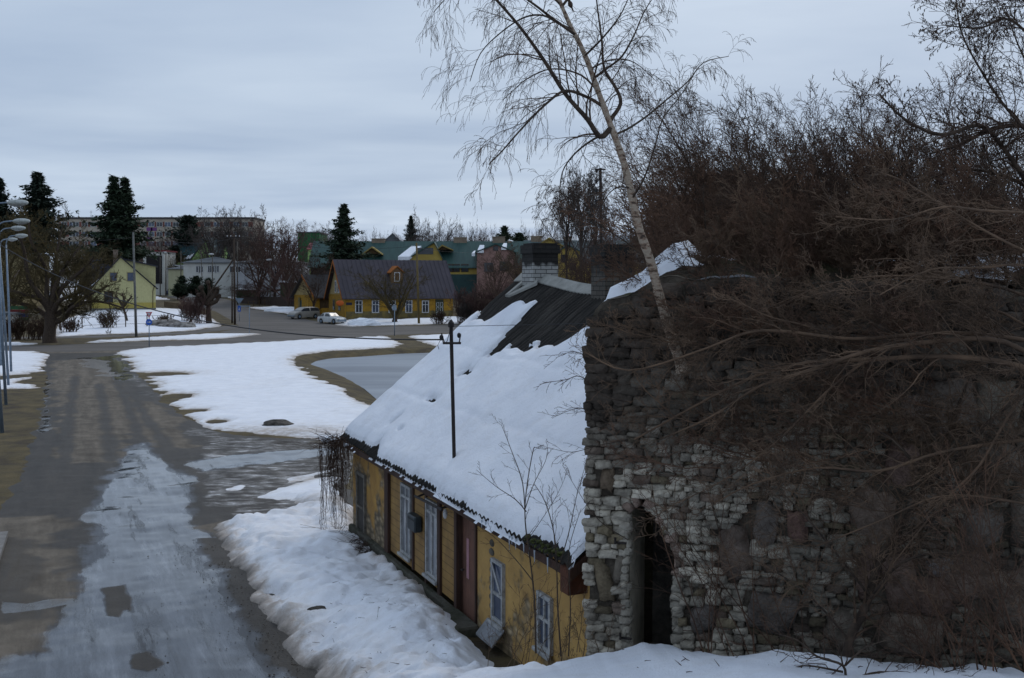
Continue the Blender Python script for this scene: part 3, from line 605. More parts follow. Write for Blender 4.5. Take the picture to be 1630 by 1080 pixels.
fwindow(640, 655.5, 772, 884, (1, [.82]), .262, .05, 'narrow white window left of the mailbox', None, m_pane_pale)
fwindow(680, 698.5, 798, 919, (1, [.84]), .262, .05, 'narrow white window right of the mailbox', None, m_pane_pale)
w4 = fwindow(786, 804.5, 893, 991, (0, [.45]), .25, .05, 'white window with a broken top light and loose sill', None, M['glass_blue'])
w5 = fwindow(859, 881, 946, 1036, (1, [.55]), .25, .06, 'white window closest to the stone ruin', None, M['glass_blue'])
b_ = MB(); um = (w4[0]+w4[1])/2; b_.tube([(w4[0]+.04, .195, w4[3]-.06), (w4[1]-.04, .195, w4[2]+(w4[3]-w4[2])*.5)], .018, 4); b_.build('loose_bar', m_wframe, cott)
b_ = MB(); b_.raw([(w4[0]-.12, .02, w4[2]-.22), (w4[1]+.08, .02, w4[2]-.22), (w4[1]+.08, .2, w4[2]-.02), (w4[0]-.12, .2, w4[2]-.02), (w4[0]-.12, .02, w4[2]-.25), (w4[1]+.08, .02, w4[2]-.25), (w4[1]+.08, .2, w4[2]-.05), (w4[0]-.12, .2, w4[2]-.05)], [(0,1,2,3),(7,6,5,4),(0,4,5,1),(1,5,6,2),(2,6,7,3),(3,7,4,0)])
b_.build('loose_sill', mat('grey_sill', (.21, .22, .24), (.13, .135, .14), 6, .7), cott)
# exposed stone around window 4
m_rub = mat('exposed_rubble', (.16, .14, .11), (.06, .055, .045), 6, .95, bump=.8)
b_ = MB()
for i in range(8): z = w4[2]+.15+i*.13; b_.ball((w4[0]-.06-.03*rnd.random(), .25, z), (.075+.03*rnd.random(), .03, .055), 8, 6)
b_.build('bare_stones', m_rub, cott, True)
# door
z0d = FT(745, 990)[1]+.0; z1d = FT(745, 822)[1]; ud0, ud1 = u_door0+.0, u_door1
b_ = MB(); b_.box(u_door0, u_door0+.12, .16, .33, z0d-.1, z1d+.12); b_.box(u_door1-.05, u_door1, .22, .33, z0d-.1, z1d+.06); b_.box(u_door0+.12, u_door1-.05, .22, .33, z1d, z1d+.06); b_.build('door_frame', m_brown, cott)
m_door = plank_mat('faded_brown_door', (.16, .075, .050), (.10, .05, .036), axis=0, freq=9, line=.08, dark=.6)
b_ = MB(); b_.box(u_door0+.122, u_door1-.052, .265, .315, z0d-.1, z1d-.002); dr = b_.build('door', m_door, cott)
b_ = MB(); uu = u_door0+.32; b_.box(uu, uu+.10, .255, .2648, z0d+.65, z1d-.35); b_.build('door_light', mat('faded_pink_strip', (.34, .18, .20), (.25, .13, .15), 5, .7), dr)
b_ = MB(); b_.tube([(u_door0+.19, .262, z0d+.75), (u_door0+.19, .215, z0d+.75), (u_door0+.27, .215, z0d+.75)], .012, 6); b_.build('handle', M['iron'], dr)
# mailbox
u0, zt = FT(661, 815); u1, zb = FT(673, 848)
b_ = MB(); b_.box(u0, u1, .10, .24, zb, zt, .02); mb_ = b_.build('mailbox', mat('mailbox_paint', (.040, .050, .055), (.022, .028, .032), 6, .5, metal=.3), cott)
b_ = MB(); b_.box(u0+.03, u1-.03, .094, .0995, zt-.08, zt-.06); b_.build('slot', M['cable'], mb_)
# eave bracket with insulator
z = FT(700, 800)[1]; ub0 = FT(683, 800)[0]; ub1 = FT(728, 800)[0]
b_ = MB(); b_.tube([(ub0, .0, z+.02), (ub1, .0, z+.06)], .022, 6); b_.tube([(ub0+.1, .25, z+.1), (ub0+.1, .0, z+.02)], .018, 6); b_.tube([(ub1-.15, .25, z+.1), (ub1-.15, .0, z+.05)], .018, 6); br_ = b_.build('cable_bracket', M['iron'], cott)
u_, z_ = FT(725, 820); b_ = MB(); b_.ball((u_, .08, z_+.03), (.04, .04, .08), 8, 6); b_.build('insulator', M['white_paint'], br_, True)
# roof sheets, corrugated
def roof_z(u, v, wave=True):
    z = ZE+KR*v+sag(u, v)
    if wave: z = z+.022*np.sin(u*2*pi/.16)-.034*((v/1.15) % 1.0)
    return z
uu = np.arange(-.02, UL+.3, .027); vv = np.concatenate([np.arange(0, WR, 1.15/6), [WR]])
def sheet(side):
    UU, VV = np.meshgrid(uu, vv); Z = roof_z(UU, VV)+.02; jit = .07*(vnoise(UU/.95, UU*0+side, 5)-.5)
    Vy = VV+jit*(VV < .05); y = Vy if side == 0 else 2*WR-Vy
    return np.stack([UU.ravel(), y.ravel(), Z.ravel()], 1), grid_quads(*UU.shape)
m_roof = mat('dark_fibre_cement', (.040, .036, .031), (.007, .006, .0055), 3.0, .95, bump=.7, bscale=30, stretch=(2.2, .35, .35), c3=(.016, .014, .012), detail=8)
m_roof_m = m_roof
v0_, q0_ = sheet(0); v1_, q1_ = sheet(1)
s0 = np_mesh('roof_slope', v0_, q0_, m_roof, cott, smooth=True); md = s0.modifiers.new('s', 'SOLIDIFY'); md.thickness = .018; md.offset = 1
s1 = np_mesh('roof_slope', v1_, q1_, m_roof, cott, smooth=True)
# fascia / verge boards
g = MB(); g.box(-.0, UL+.25, .03, .06, ZE-.13, ZE-.02); g.build('fascia', m_brown, cott)
for u_ in (.0, UL+.28):
    g = MB(); g.prism([(0, ZE-.16), (WR, 5.75-.17+(0 if u_ < 1 else -.26)), (2*WR, ZE-.16), (2*WR, ZE-.02), (WR, 5.75-.03+(0 if u_ < 1 else -.26)), (0, ZE-.02)], 'x', u_, u_+.03); g.build('verge_board', m_brown, cott)
# boarded eave end near the ruin
g = MB(); g.prism([(.0, ZE-.32), (.9, ZE-.30), (1.2, ZE+.80), (1.0, ZE+.78), (.0, ZE-.03)], 'x', UL+.04, UL+.27); g.build('eave_box', m_redbr, cott)
# moss and icicles on the eave
b_ = MB()
for i in range(95):
    px = 838+rnd.random()*58; u_, _ = FT(px, 880, .05); 
    b_.ball((u_, .0+rnd.random()*.13, ZE+.04+rnd.random()*.07), (.022+.028*rnd.random(), .022+.022*rnd.random(), .012+.018*rnd.random()), 6, 5)
b_.build('moss', m_moss, cott, True)
b_ = MB()
for px in (768, 774, 812, 816, 822, 835, 843, 852, 873): 
    u_, _ = FT(px, 880, .0); l = .08+.12*rnd.random(); b_.tube([(u_, -.01, ZE), (u_, -.01, ZE-l*.6), (u_, -.01, ZE-l)], [.012, .008, .002], 5)
b_.build('icicles', mat('ice', (.45, .5, .55), (.35, .4, .45), 9, .1), cott)
# ridge capping and flashing
m_cap = mat('pale_ridge_cap', (.27, .27, .25), (.20, .20, .185), 4, .85, bump=.3)
m_capd = mat('dark_ridge_cap', (.09, .085, .08), (.04, .04, .036), 4, .9)
ur = np.arange(.0, UL+.2, .2)
for i in range(len(ur)-1):
    a_, b2 = ur[i], ur[i+1]
    if .72 < a_ < 1.35: continue
    if i % 3: continue
for (ua, ub, m_) in [(0, .78, m_cap)]+[(1.38+.9*i, 1.38+.9*(i+1)-.01, m_cap if i < 8 else m_capd) for i in range(12) if 1.38+.9*(i+1) < UL+.3]:
    vs = []; fs = []; na = 5
    for k in range(na):
        u_ = ua+(ub-ua)*k/(na-1); zr = float(ZE+KR*WR+sag(np.array(u_), np.array(WR)))
        vs += [(u_, WR-.19, zr-.19*KR+.07), (u_, WR, zr+.085), (u_, WR+.19, zr-.19*KR+.07), (u_, WR-.19, zr-.19*KR+.045), (u_, WR, zr+.05), (u_, WR+.19, zr-.19*KR+.045)]
    for k in range(na-1):
        o_ = k*6; fs += [(o_, o_+6, o_+7, o_+1), (o_+1, o_+7, o_+8, o_+2), (o_+3, o_+4, o_+10, o_+9), (o_+4, o_+5, o_+11, o_+10), (o_, o_+3, o_+9, o_+6), (o_+2, o_+8, o_+11, o_+5)]
    fs += [(0, 1, 4, 3), (1, 2, 5, 4)]
    o_ = (na-1)*6; fs += [(o_, o_+3, o_+4, o_+1), (o_+1, o_+4, o_+5, o_+2)]
    MB().raw(vs, fs).build('ridge_cap', m_, cott)
def brick_mat(name, base, dark, h0, h1, sc_=1.0):
    m = bpy.data.materials.new(name); m.use_nodes = True; t = m.node_tree; lk = t.links.new; b = t.nodes['Principled BSDF']; b.inputs['Roughness'].default_value = .9
    co = t.nodes.new('ShaderNodeTexCoord'); sp = t.nodes.new('ShaderNodeSeparateXYZ'); lk(co.outputs['Object'], sp.inputs[0])
    ad = t.nodes.new('ShaderNodeMath'); lk(sp.outputs[0], ad.inputs[0]); lk(sp.outputs[1], ad.inputs[1])
    cb = t.nodes.new('ShaderNodeCombineXYZ'); lk(ad.outputs[0], cb.inputs[0]); lk(sp.outputs[2], cb.inputs[1])
    bt = t.nodes.new('ShaderNodeTexBrick'); lk(cb.outputs[0], bt.inputs['Vector']); bt.inputs['Scale'].default_value = 1; bt.inputs['Brick Width'].default_value = .26; bt.inputs['Row Height'].default_value = .088
    bt.inputs['Mortar Size'].default_value = .008; bt.inputs['Color1'].default_value = (*base, 1); bt.inputs['Color2'].default_value = (*[x*.7 for x in base], 1); bt.inputs['Mortar'].default_value = (*[x*.18 for x in base], 1)
    n = t.nodes.new('ShaderNodeTexNoise'); n.inputs['Scale'].default_value = 5; n.inputs['Detail'].default_value = 6; lk(co.outputs['Object'], n.inputs['Vector'])
    mr = t.nodes.new('ShaderNodeMapRange'); lk(sp.outputs[2], mr.inputs[0]); mr.inputs[1].default_value = h0; mr.inputs[2].default_value = h1
    a2 = t.nodes.new('ShaderNodeMath'); a2.operation = 'MULTIPLY_ADD'; lk(n.outputs['Fac'], a2.inputs[0]); a2.inputs[1].default_value = .9; lk(mr.outputs[0], a2.inputs[2])
    r = t.nodes.new('ShaderNodeValToRGB'); r.color_ramp.elements[0].position = .75; r.color_ramp.elements[1].position = 1.0; r.color_ramp.elements[0].color = (0, 0, 0, 1); r.color_ramp.elements[1].color = (1, 1, 1, 1); lk(a2.outputs[0], r.inputs[0])
    q = t.nodes.new('ShaderNodeMixRGB'); q.blend_type = 'MULTIPLY'; lk(r.outputs[0], q.inputs[0]); lk(bt.outputs['Color'], q.inputs[1]); q.inputs[2].default_value = (*dark, 1); lk(q.outputs[0], b.inputs['Base Color'])
    bp = t.nodes.new('ShaderNodeBump'); bp.inputs['Strength'].default_value = .8; bp.inputs['Distance'].default_value = .02; bp.invert = True; lk(bt.outputs['Fac'], bp.inputs['Height']); lk(bp.outputs[0], b.inputs['Normal'])
    return m
def chimney(uc, wd, ztop, m_, lab, capdark=True):
    zb = float(ZE+KR*WR+sag(np.array(uc), np.array(WR)))-.35; v0 = WR-wd/2; c = MB(); h = wd/2
    c.box(uc-h, uc+h, v0, v0+wd, zb, ztop-.20); o = c.build('chimney', m_, cott); tag(o, lab)
    c = MB(); c.box(uc-h-.03, uc+h+.03, v0-.03, v0+wd+.03, ztop-.199, ztop-.01); c.box(uc-h+.02, uc+h-.02, v0+.02, v0+wd-.02, ztop-.0099, ztop+.03); c.build('corbel', m_, o)
chimney(1.05, .60, 6.44, brick_mat('whitewashed_brick', (.36, .36, .345), (.045, .04, .038), 5.85, 6.2), 'whitewashed chimney with a sooty black head')
chimney(4.45, .58, 6.30, brick_mat('sooty_brick', (.085, .075, .062), (.15, .14, .13), 5.6, 6.2), 'sooty dark chimney half hidden behind the ruin')
g = MB(); zb = float(ZE+KR*(WR-.36))+.05
g.raw([(.62, WR-.62, ZE+KR*(WR-.62)+.10), (.80, WR-.62, ZE+KR*(WR-.62)+.10), (1.55, WR-.28, ZE+KR*(WR-.28)+.10), (1.40, WR-.22, ZE+KR*(WR-.22)+.12),
       (.62, WR-.62, ZE+KR*(WR-.62)+.05), (.80, WR-.62, ZE+KR*(WR-.62)+.05), (1.55, WR-.28, ZE+KR*(WR-.28)+.04), (1.40, WR-.22, ZE+KR*(WR-.22)+.04)], [(0,1,2,3),(7,6,5,4),(0,4,5,1),(1,5,6,2),(2,6,7,3),(3,7,4,0)])
g.raw([(.55, WR-.62, ZE+KR*(WR-.62)+.11), (.68, WR-.62, ZE+KR*(WR-.62)+.11), (.78, WR-.28, ZE+KR*(WR-.28)+.12), (.64, WR-.28, ZE+KR*(WR-.28)+.12),
       (.55, WR-.62, ZE+KR*(WR-.62)+.06), (.68, WR-.62, ZE+KR*(WR-.62)+.06), (.78, WR-.28, ZE+KR*(WR-.28)+.06), (.64, WR-.28, ZE+KR*(WR-.28)+.06)], [(0,1,2,3),(7,6,5,4),(0,4,5,1),(1,5,6,2),(2,6,7,3),(3,7,4,0)])
g.build('flashing_board', m_cap, cott)
# snow on the roof
bare = [RT(*p) for p in [(800,425),(812,440),(797,461),(783,476),(771,487),(757,508),(776,510),(795,501),(824,481),(845,472),(859,472),(850,484),(833,500),(818,515),(800,535),(792,547),(771,569),(793,561),(808,544),(834,540),(862,533),(866,543),(887,540),(906,534),(925,518),(940,508)]]
bare = bare+[(12.4, bare[-1][1]+.1), (12.4, 5.5), (-1, 5.5)]
uS = np.arange(-.03, UL+.32, .035); vS = np.arange(-.06, WR+.0, .035)
UU, VV = np.meshgrid(uS, vS); Uf, Vf = UU.ravel(), VV.ravel()
# melt follows the corrugations: narrow fingers pointing up the slope
fing = .22*(vnoise(Uf/.16, Uf*0+3, 81)-.5)+.30*(vnoise(Uf/.5, Vf*.6, 82)-.5)
sdb = -sdpoly(Uf, Vf+fing, bare)-.06
sd = np.minimum(sdb, 9)
for (px, py, a, b) in [(745,592,.22,.10),(736,597,.12,.06),(690,640,.22,.05),(632,674,.07,.10),(838,548,.25,.10),(640,690,.08,.03),(842,552,.1,.05)]:
    c = RT(px, py); rr = np.sqrt(((Uf-c[0])/a)**2+((Vf-c[1])/b)**2)-1+.6*fbm(Uf*7, Vf*7, 2, 83); sd = np.minimum(sd, rr*.12)
eav = Vf+.015-(.0+.045*vnoise(Uf/.16, Uf*0, 84)+.05*vnoise(Uf/.7, Uf*0+2, 85))
# bare strip at the far eave corner
sdc = sdpoly(Uf, Vf, [RT(*p) for p in [(530,700),(536,676),(560,697),(582,706),(590,718),(607,708),(602,738),(560,720)]]); eav = np.minimum(eav, -sdc+.05*(vnoise(Uf/.16, Uf*0, 86)-.5))
moss = [FT(838, 880, .0)[0], FT(898, 900, .0)[0]]; mk = sstep(moss[0]-.2, moss[0], Uf)*(1-sstep(moss[1]-.1, moss[1]+.2, Uf)); eav = eav-.09*mk
sdv = np.minimum(Uf+.03, UL+.30-Uf)
k = np.minimum(np.minimum(sd, eav*1.0), sdv*1.5)
th = .085*np.sqrt(np.clip(k/.16, 0, 1))-.06*(k < 0)+.024*fbm(Uf*1.1, Vf*2.2, 3, 87)*sstep(0, .3, k)+.006*fbm(Uf*7, Vf*7, 3, 88)*sstep(0, .1, k)
# faint creases where the sheets lap
for vl in (1.15, 2.3, 3.45): th -= .014*np.exp(-((Vf-vl+.05*fbm(Uf*1.5, Uf*0, 2, 89))/.06)**2)*(k > .1)
Zs = ZE+KR*Vf+sag(Uf, Vf)+.045+th*1.15
nv = np.array((0, -KR, 1))/sqrt(1+KR*KR)
q = grid_quads(*UU.shape); keep = (k > -.07); q = q[keep[q].all(1)]
used = np.zeros(len(Uf), bool); used[q.ravel()] = True; rm = np.cumsum(used)-1
sn = np_mesh('roof_snow', np.stack([Uf, Vf-.03*(th > .02), Zs], 1)[used], rm[q], M['snow_dirty'], None, smooth=True, attrs=dict(dirt=np.zeros(used.sum())))
sn.location = cott.location; sn.rotation_euler = cott.rotation_euler; tag(sn, kind='stuff')
# back slope snow
UU, VV = np.meshgrid(np.arange(0, UL+.3, .3), np.arange(0, WR-.8, .3)); th = .1*np.clip(VV/.3, 0, 1)+.04*fbm(UU, VV, 3, 90)
so_ = np_mesh('roof_snow', np.stack([UU.ravel(), (2*WR-VV).ravel(), (ZE+KR*VV+sag(UU, VV)+.05+th).ravel()], 1), grid_quads(*UU.shape), M['snow'], None, smooth=True)
so_.location = cott.location; so_.rotation_euler = cott.rotation_euler; tag(so_, kind='stuff')
# service mast on the roof
def loc2w(u, v, z): p = cot(u, v); return (float(p[0]), float(p[1]), float(z))
mu_, mv_ = RT(723.5, 742); base = np.array(loc2w(mu_, mv_, ZE+KR*mv_-.1)); Dm = base[1]
top = np.array(W(718, 519, Dm)); mast = empty('service_mast', tuple(base), 0, 'thin dark iron mast with a crossarm standing on the snowy roof', 'mast')
def rel(o, p): return tuple(np.array(p)-np.array(o.location))
b_ = MB(); b_.tube([rel(mast, base), rel(mast, top)], [.030, .030], 8); b_.build('pole', M['iron'], mast)
b_ = MB(); b_.tube([rel(mast, top-[0,0,.02]), rel(mast, top+[0,0,.05]), rel(mast, top+[0,0,.11])], [.05, .05, .004], 8); b_.build('finial', M['iron'], mast)
cr0 = W(705, 547, Dm); cr1 = W(734, 547, Dm)
b_ = MB(); b_.box(rel(mast, cr0)[0], rel(mast, cr1)[0], -.05, -.02, rel(mast, cr0)[2]-.012, rel(mast, cr0)[2]+.025)
p = rel(mast, W(731, 547, Dm)); b_.tube([(p[0], -.04, p[2]), (p[0]+.02, -.04, p[2]+.13)], .012, 6); b_.tube([(rel(mast, cr0)[0]+.03, -.04, p[2]), (rel(mast, cr0)[0]-.02, -.04, p[2]+.17)], .012, 6); b_.build('crossarm', M['iron'], mast)
b_ = MB()
for (px, py) in ((703, 537), (731, 534)): q_ = rel(mast, W(px, py, Dm)); b_.ball((q_[0], -.05, q_[2]), (.035, .035, .045), 8, 6)
b_.build('insulators', M['cable'], mast, True)
b_ = MB(); pts = [rel(mast, W(x, y, Dm)) for x, y in ((703,540),(707,548),(712,543),(716,528),(717,522))]; b_.tube([(p[0], -.04, p[2]) for p in pts], .006, 5); pts = [rel(mast, W(x, y, Dm)) for x, y in ((704,537),(700,544),(697,550),(699,556))]; b_.tube([(p[0], -.04, p[2]) for p in pts], .005, 5); b_.build('loose_wires', M['cable'], mast)
def cable(pa, pb, drop, r, lab, n=40, mid=None):
    pa, pb = np.array(pa), np.array(pb); pts = []
    for i in range(n+1):
        t = i/n; p = pa*(1-t)+pb*t; p[2] -= drop*4*t*(1-t); pts.append(p)
    o_ = MB(); o_.tube([tuple(p-pa) for p in pts], r, 5); o_ = o_.build('cable', M['cable'], None, True); o_.location = tuple(pa); tag(o_, lab, 'cable'); return o_
cable(W(705, 541, Dm), W(-40, 362, 36), .95, .013, 'black overhead cable sagging from the roof mast to the left edge')
cable(W(718, 520, Dm), W(945, 515, 14.5), .0, .004, 'thin wire running from the roof mast to the ruin')

# ------------------------------------------------------------------ the stone ruin
ruin = empty('stone_wall', (WA[0], WA[1], 0), math.atan2(WE[1], WE[0]), 'tall ruined limestone and boulder wall with an arched doorway', 'wall')
def ST(px, py):
    r = (px-815)/F; s = (r*WA[1]-WA[0])/(WE[0]-WE[1]*r); D = WA[1]+WE[1]*s
    return s, CH-(py-HY)/F*D
topl = [ST(*p) for p in [(931,560),(934,520),(944,486),(958,474),(1000,470),(1040,446),(1100,438),(1250,442),(1400,450),(1630,452),(1760,452)]]+[(9.6, 5.6)]
tops = np.array([p[0] for p in topl]); topz = np.array([p[1] for p in topl])
def topf(s): return np.interp(s, tops, topz)+.11*fbm(np.asarray(s, float)*2.3, np.asarray(s, float)*0+1, 3, 97)
arch = [ST(*p) for p in [(1003,1090),(1003,818),(1010,808),(1021,805),(1034,815),(1050,838),(1064,866),(1072,890),(1068,930),(1070,1090)]]
SMAX = 9.5
bould = []
for (px, py, rx, ry, c) in [(1390,812,36,44,(.19,.135,.115)),(1270,838,17,27,(.22,.10,.095)),(1218,832,19,34,(.14,.13,.135)),(1434,738,26,38,(.15,.075,.075)),(1384,905,17,44,(.13,.065,.065)),(1432,925,28,48,(.15,.085,.08)),
   (1487,945,32,34,(.16,.09,.085)),(1512,652,44,44,(.10,.085,.085)),(1590,640,38,42,(.13,.125,.11)),(1580,735,46,34,(.11,.10,.095)),(1545,925,46,44,(.14,.09,.08)),(1228,975,42,34,(.10,.095,.105)),(1450,1012,54,34,(.11,.085,.075)),
   (1560,838,34,34,(.11,.10,.10)),(966,765,12,21,(.17,.12,.08)),(1170,880,26,44,(.14,.105,.10)),(1497,905,22,18,(.14,.14,.16)),(1620,960,40,60,(.12,.09,.08)),(1340,1000,30,30,(.12,.11,.10)),
   (1475,810,28,30,(.12,.11,.11)),(1520,760,26,24,(.15,.15,.14)),(1640,820,30,50,(.12,.10,.09)),(1460,650,26,24,(.12,.09,.09)),(1120,985,20,26,(.10,.10,.115)),(962,930,14,34,(.15,.12,.07)),(985,905,9,26,(.16,.15,.13)),(1510,560,30,26,(.09,.08,.07))]:
    s, z = ST(px, py); k_ = (WA[1]+WE[1]*s)/F; bould.append((s, z, rx*k_, ry*k_, c))
SV = []; SQ = []; SC = []; nv_ = 0
NG = 7
ga = np.linspace(-1, 1, NG); GA, GB = np.meshgrid(ga, ga)
ring_ = (np.abs(GA) > .99) | (np.abs(GB) > .99)
gq = grid_quads(NG, NG)
def stone(s, z, w_, h_, col, bulge, seed, rot=0, rnd_=.18, nside=0, n0=0):
    global nv_
    a_ = np.clip(GA*1.4, -1, 1); b__ = np.clip(GB*1.4, -1, 1)
    x = a_*np.sqrt(1-b__**2*rnd_)*w_/2; y = b__*np.sqrt(1-a_**2*rnd_*1.4)*h_/2
    nzx = fbm(GA*1.3+seed*3.1, GB*1.3+seed*1.7, 3, 3); nzy = fbm(GA*1.3+seed*2.3, GB*1.3-seed, 3, 9)
    x = x+nzx*.13*w_; y = y+nzy*.24*h_
    dep = bulge*(1-np.maximum(np.abs(a_), np.abs(b__))**5)+.030*fbm(GA*2+seed, GB*2+seed*.7, 3, 31)
    nn_ = np.where(ring_, .07, -dep)
    if rot: x, y = x*cos(rot)-y*sin(rot), x*sin(rot)+y*cos(rot)
    SV.append(np.stack([(s+x).ravel(), (nn_+n0).ravel(), (z+y).ravel()], 1)); SQ.append(gq+nv_); nv_ += NG*NG
    SC.append(np.repeat(np.array([col]), NG*NG, 0)*(1+.22*fbm(GA*1.6+seed, GB*1.6, 3, 8)).ravel()[:, None])
archA = np.array(arch)
def inside(pl, s, z, m): return float(sdpoly(np.array([s]), np.array([z]), pl)[0]) > -m
def stain(s, z):
    """old dark lichen crust on the upper courses"""
    f = float(fbm(np.array([s*.8]), np.array([z*1.3]), 4, 51)[0]); t = float(sstep(3.75, 4.75, np.array(z+f*.8)))
    g_ = .55*max(0, f)
    return t, g_
z = .9; i = 0
while z < 6.2:
    up = z > 4.25
    h = (.095+.055*rnd.random()) if up else (.052+.038*rnd.random())
    s = -.045+.06*rnd.random()
    while s < SMAX:
        rub = s > ST(1310, 800)[0]+.5*(rnd.random()-.5)
        w_ = (.14+.26*rnd.random()) if up else (.075+.15*rnd.random())
        hh = h*(1+.25*(rnd.random()-.5))
        if rub: w_ *= 1.1
        zc_ = z+h/2+.035*sin(s*1.7+z*2)+.018*(rnd.random()-.5); sc__ = s+w_/2
        ok = zc_+h*.4 < topf(sc__)+.05*rnd.random() and not (zc_ > topf(sc__)-.16 and rnd.random() < .45)
        if ok and (inside(arch, sc__, zc_, .05) or inside(arch, sc__-w_*.42, zc_, .01) or inside(arch, sc__+w_*.42, zc_, .01)):
            # trim towards the doorway
            ok = False
            for f_ in (.5, .3):
                for sg in (-1, 1):
                    c_ = sc__+sg*w_*(1-f_)/2*1.2
                    if not ok and not any(inside(arch, c_+e*w_*f_*.45, zc_, .005) for e in (-1, 0, 1)): ok = True; S_, W_ = c_, w_*f_
            if ok: sc__2, w2 = S_, W_
        else: sc__2, w2 = sc__, w_
        if ok:
            for b0_ in bould:
                if ((sc__2-b0_[0])/(b0_[2]+w2*.25))**2+((zc_-b0_[1])/(b0_[3]+h*.2))**2 < 1: ok = False; break
        if ok:
            v = .75+.5*rnd.random(); t, g_ = stain(sc__2, zc_)
            lw = float(sstep(3.3, 1.6, np.array(sc__2+.5*(rnd.random()-.5)))); c0 = (np.array((.32, .28, .225))*(1-lw)+np.array((.50, .455, .38))*lw)*v*(.75 if rnd.random() < .3 else 1)
            if rnd.random() < .10: c0 = np.array((.20, .155, .125))*v
            if rnd.random() < .10: c0 = np.array((.20, .165, .11))*v
            c0 = c0*(1-.28*float(sstep(.9, 2.2, np.array(sc__2)))); c0 = c0*(.70+.45*rnd.random())
            if rub: c0 = c0*(.6+.45*rnd.random())
            c1 = np.array((.068, .054, .044))*v
            c_ = (c0*(1-g_)+c1*g_)*(1-t)+c1*t
            if w2 > .05: stone(sc__2, zc_, w2*1.05, hh*1.10, c_, .012+.026*rnd.random(), i*.37, (rnd.random()-.5)*(.3 if rub else .11), .14 if not up else .06, n0=(rnd.random()-.5)*.075)
        s += w_+.006; i += 1
    z += h*.97
for j, (s, z, rx, ry, c) in enumerate(bould):
    stone(s, z, rx*1.95, ry*1.95, np.array(c)*.5+.5*np.array((.175,.140,.105)), .05, 200+j*1.3, (rnd.random()-.5)*.5, .20)
# pale dressed stones round the doorway
for k_ in range(len(arch)-1):
    (xa, za), (xb, zb) = arch[k_], arch[k_+1]; L2 = math.hypot(xb-xa, zb-za); n2 = max(1, int(L2/.085)); dx, dz = (xb-xa)/L2, (zb-za)/L2
    for j_ in range(n2):
        cx2, cz2 = xa+(xb-xa)*(j_+.5)/n2, za+(zb-za)*(j_+.5)/n2; off = .045+.02*rnd.random(); v = .8+.4*rnd.random(); crown = 0 < k_ < len(arch)-2
        c_ = np.array((.27, .20, .165) if crown and rnd.random() < .6 else (.36, .33, .28))*v
        stone(cx2-dz*off, cz2+dx*off, L2/n2*1.08 if crown else .10+.05*rnd.random(), .10+.03*rnd.random() if crown else L2/n2*1.08, c_, .02+.01*rnd.random(), 900+k_*7+j_, math.atan2(dz, dx) if crown else 0, .12, n0=-.005)
m_stone = mat('limestone', (1.15, 1.15, 1.12), (.55, .53, .50), 7, .95, bump=.9, bscale=22, attr='Col', detail=8, c3=(.85, .84, .82))
sto = np_mesh('masonry', np.concatenate(SV), np.concatenate(SQ), m_stone, ruin, smooth=True, attrs={'Col': np.clip(np.concatenate(SC), .01, .8)})
# backing with the doorway cut out
gs = np.arange(.035, SMAX, .06); gz = np.arange(-.2, 6.2, .06); A_, B_ = np.meshgrid(gs, gz)
cutm = sdpoly(A_.ravel(), B_.ravel(), arch) > -.0
B2 = np.minimum(B_, topf(A_)-.03)
q = grid_quads(*A_.shape); q = q[~(cutm[q].any(1))]
m_mort = mat('old_mortar', (.105, .088, .068), (.040, .033, .026), 5, .98, bump=.8)
np_mesh('mortar', np.stack([A_.ravel(), .035+.02*fbm(A_.ravel()*4, B_.ravel()*4, 3, 7), B2.ravel()], 1), q, m_mort, ruin, smooth=True)
# top of the wall, its left end and back
tl = np.arange(.035, SMAX, .1); vs = []; 
for s in tl: vs += [(s, .03, topf(s)-.03), (s, .55, topf(s)+.0)]
qs = [(2*i, 2*i+2, 2*i+3, 2*i+1) for i in range(len(tl)-1)]
for zz in (-.2,): 
    b0 = len(vs); vs += [(.035, .03, -.2), (.035, .55, -.2)]; qs.append((0, 1, b0+1, b0))
np_mesh('wall_core', vs, qs, m_mort, ruin)
m_rev = mat('lightened_reveal_plaster', (.58, .52, .41), (.34, .30, .22), 3, .9, bump=.5, c3=(.46, .41, .32))  # pale plaster, colour lightened further to make up for light not reaching the niche
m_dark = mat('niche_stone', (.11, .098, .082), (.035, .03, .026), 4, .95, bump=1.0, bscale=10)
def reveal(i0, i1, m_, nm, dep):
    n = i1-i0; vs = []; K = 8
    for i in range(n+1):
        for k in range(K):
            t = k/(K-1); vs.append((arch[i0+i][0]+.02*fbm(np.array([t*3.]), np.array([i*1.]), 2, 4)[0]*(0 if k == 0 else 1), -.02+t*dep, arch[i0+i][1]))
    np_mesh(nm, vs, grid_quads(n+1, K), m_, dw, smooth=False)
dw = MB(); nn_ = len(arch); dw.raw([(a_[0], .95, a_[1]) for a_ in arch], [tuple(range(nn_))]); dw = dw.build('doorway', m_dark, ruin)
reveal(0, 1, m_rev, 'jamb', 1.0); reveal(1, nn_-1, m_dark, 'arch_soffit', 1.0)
for px, py in ((982, 862), (990, 1013)):
    s, z = ST(px, py); b_ = MB(); b_.tube([(s, .02, z), (s, -.09, z), (s+.0, -.09, z+.06)], .014, 6); b_.tube([(s, -.05, z), (s+.11, -.06, z)], .012, 6); b_.build('hinge_pin', M['iron'], ruin)
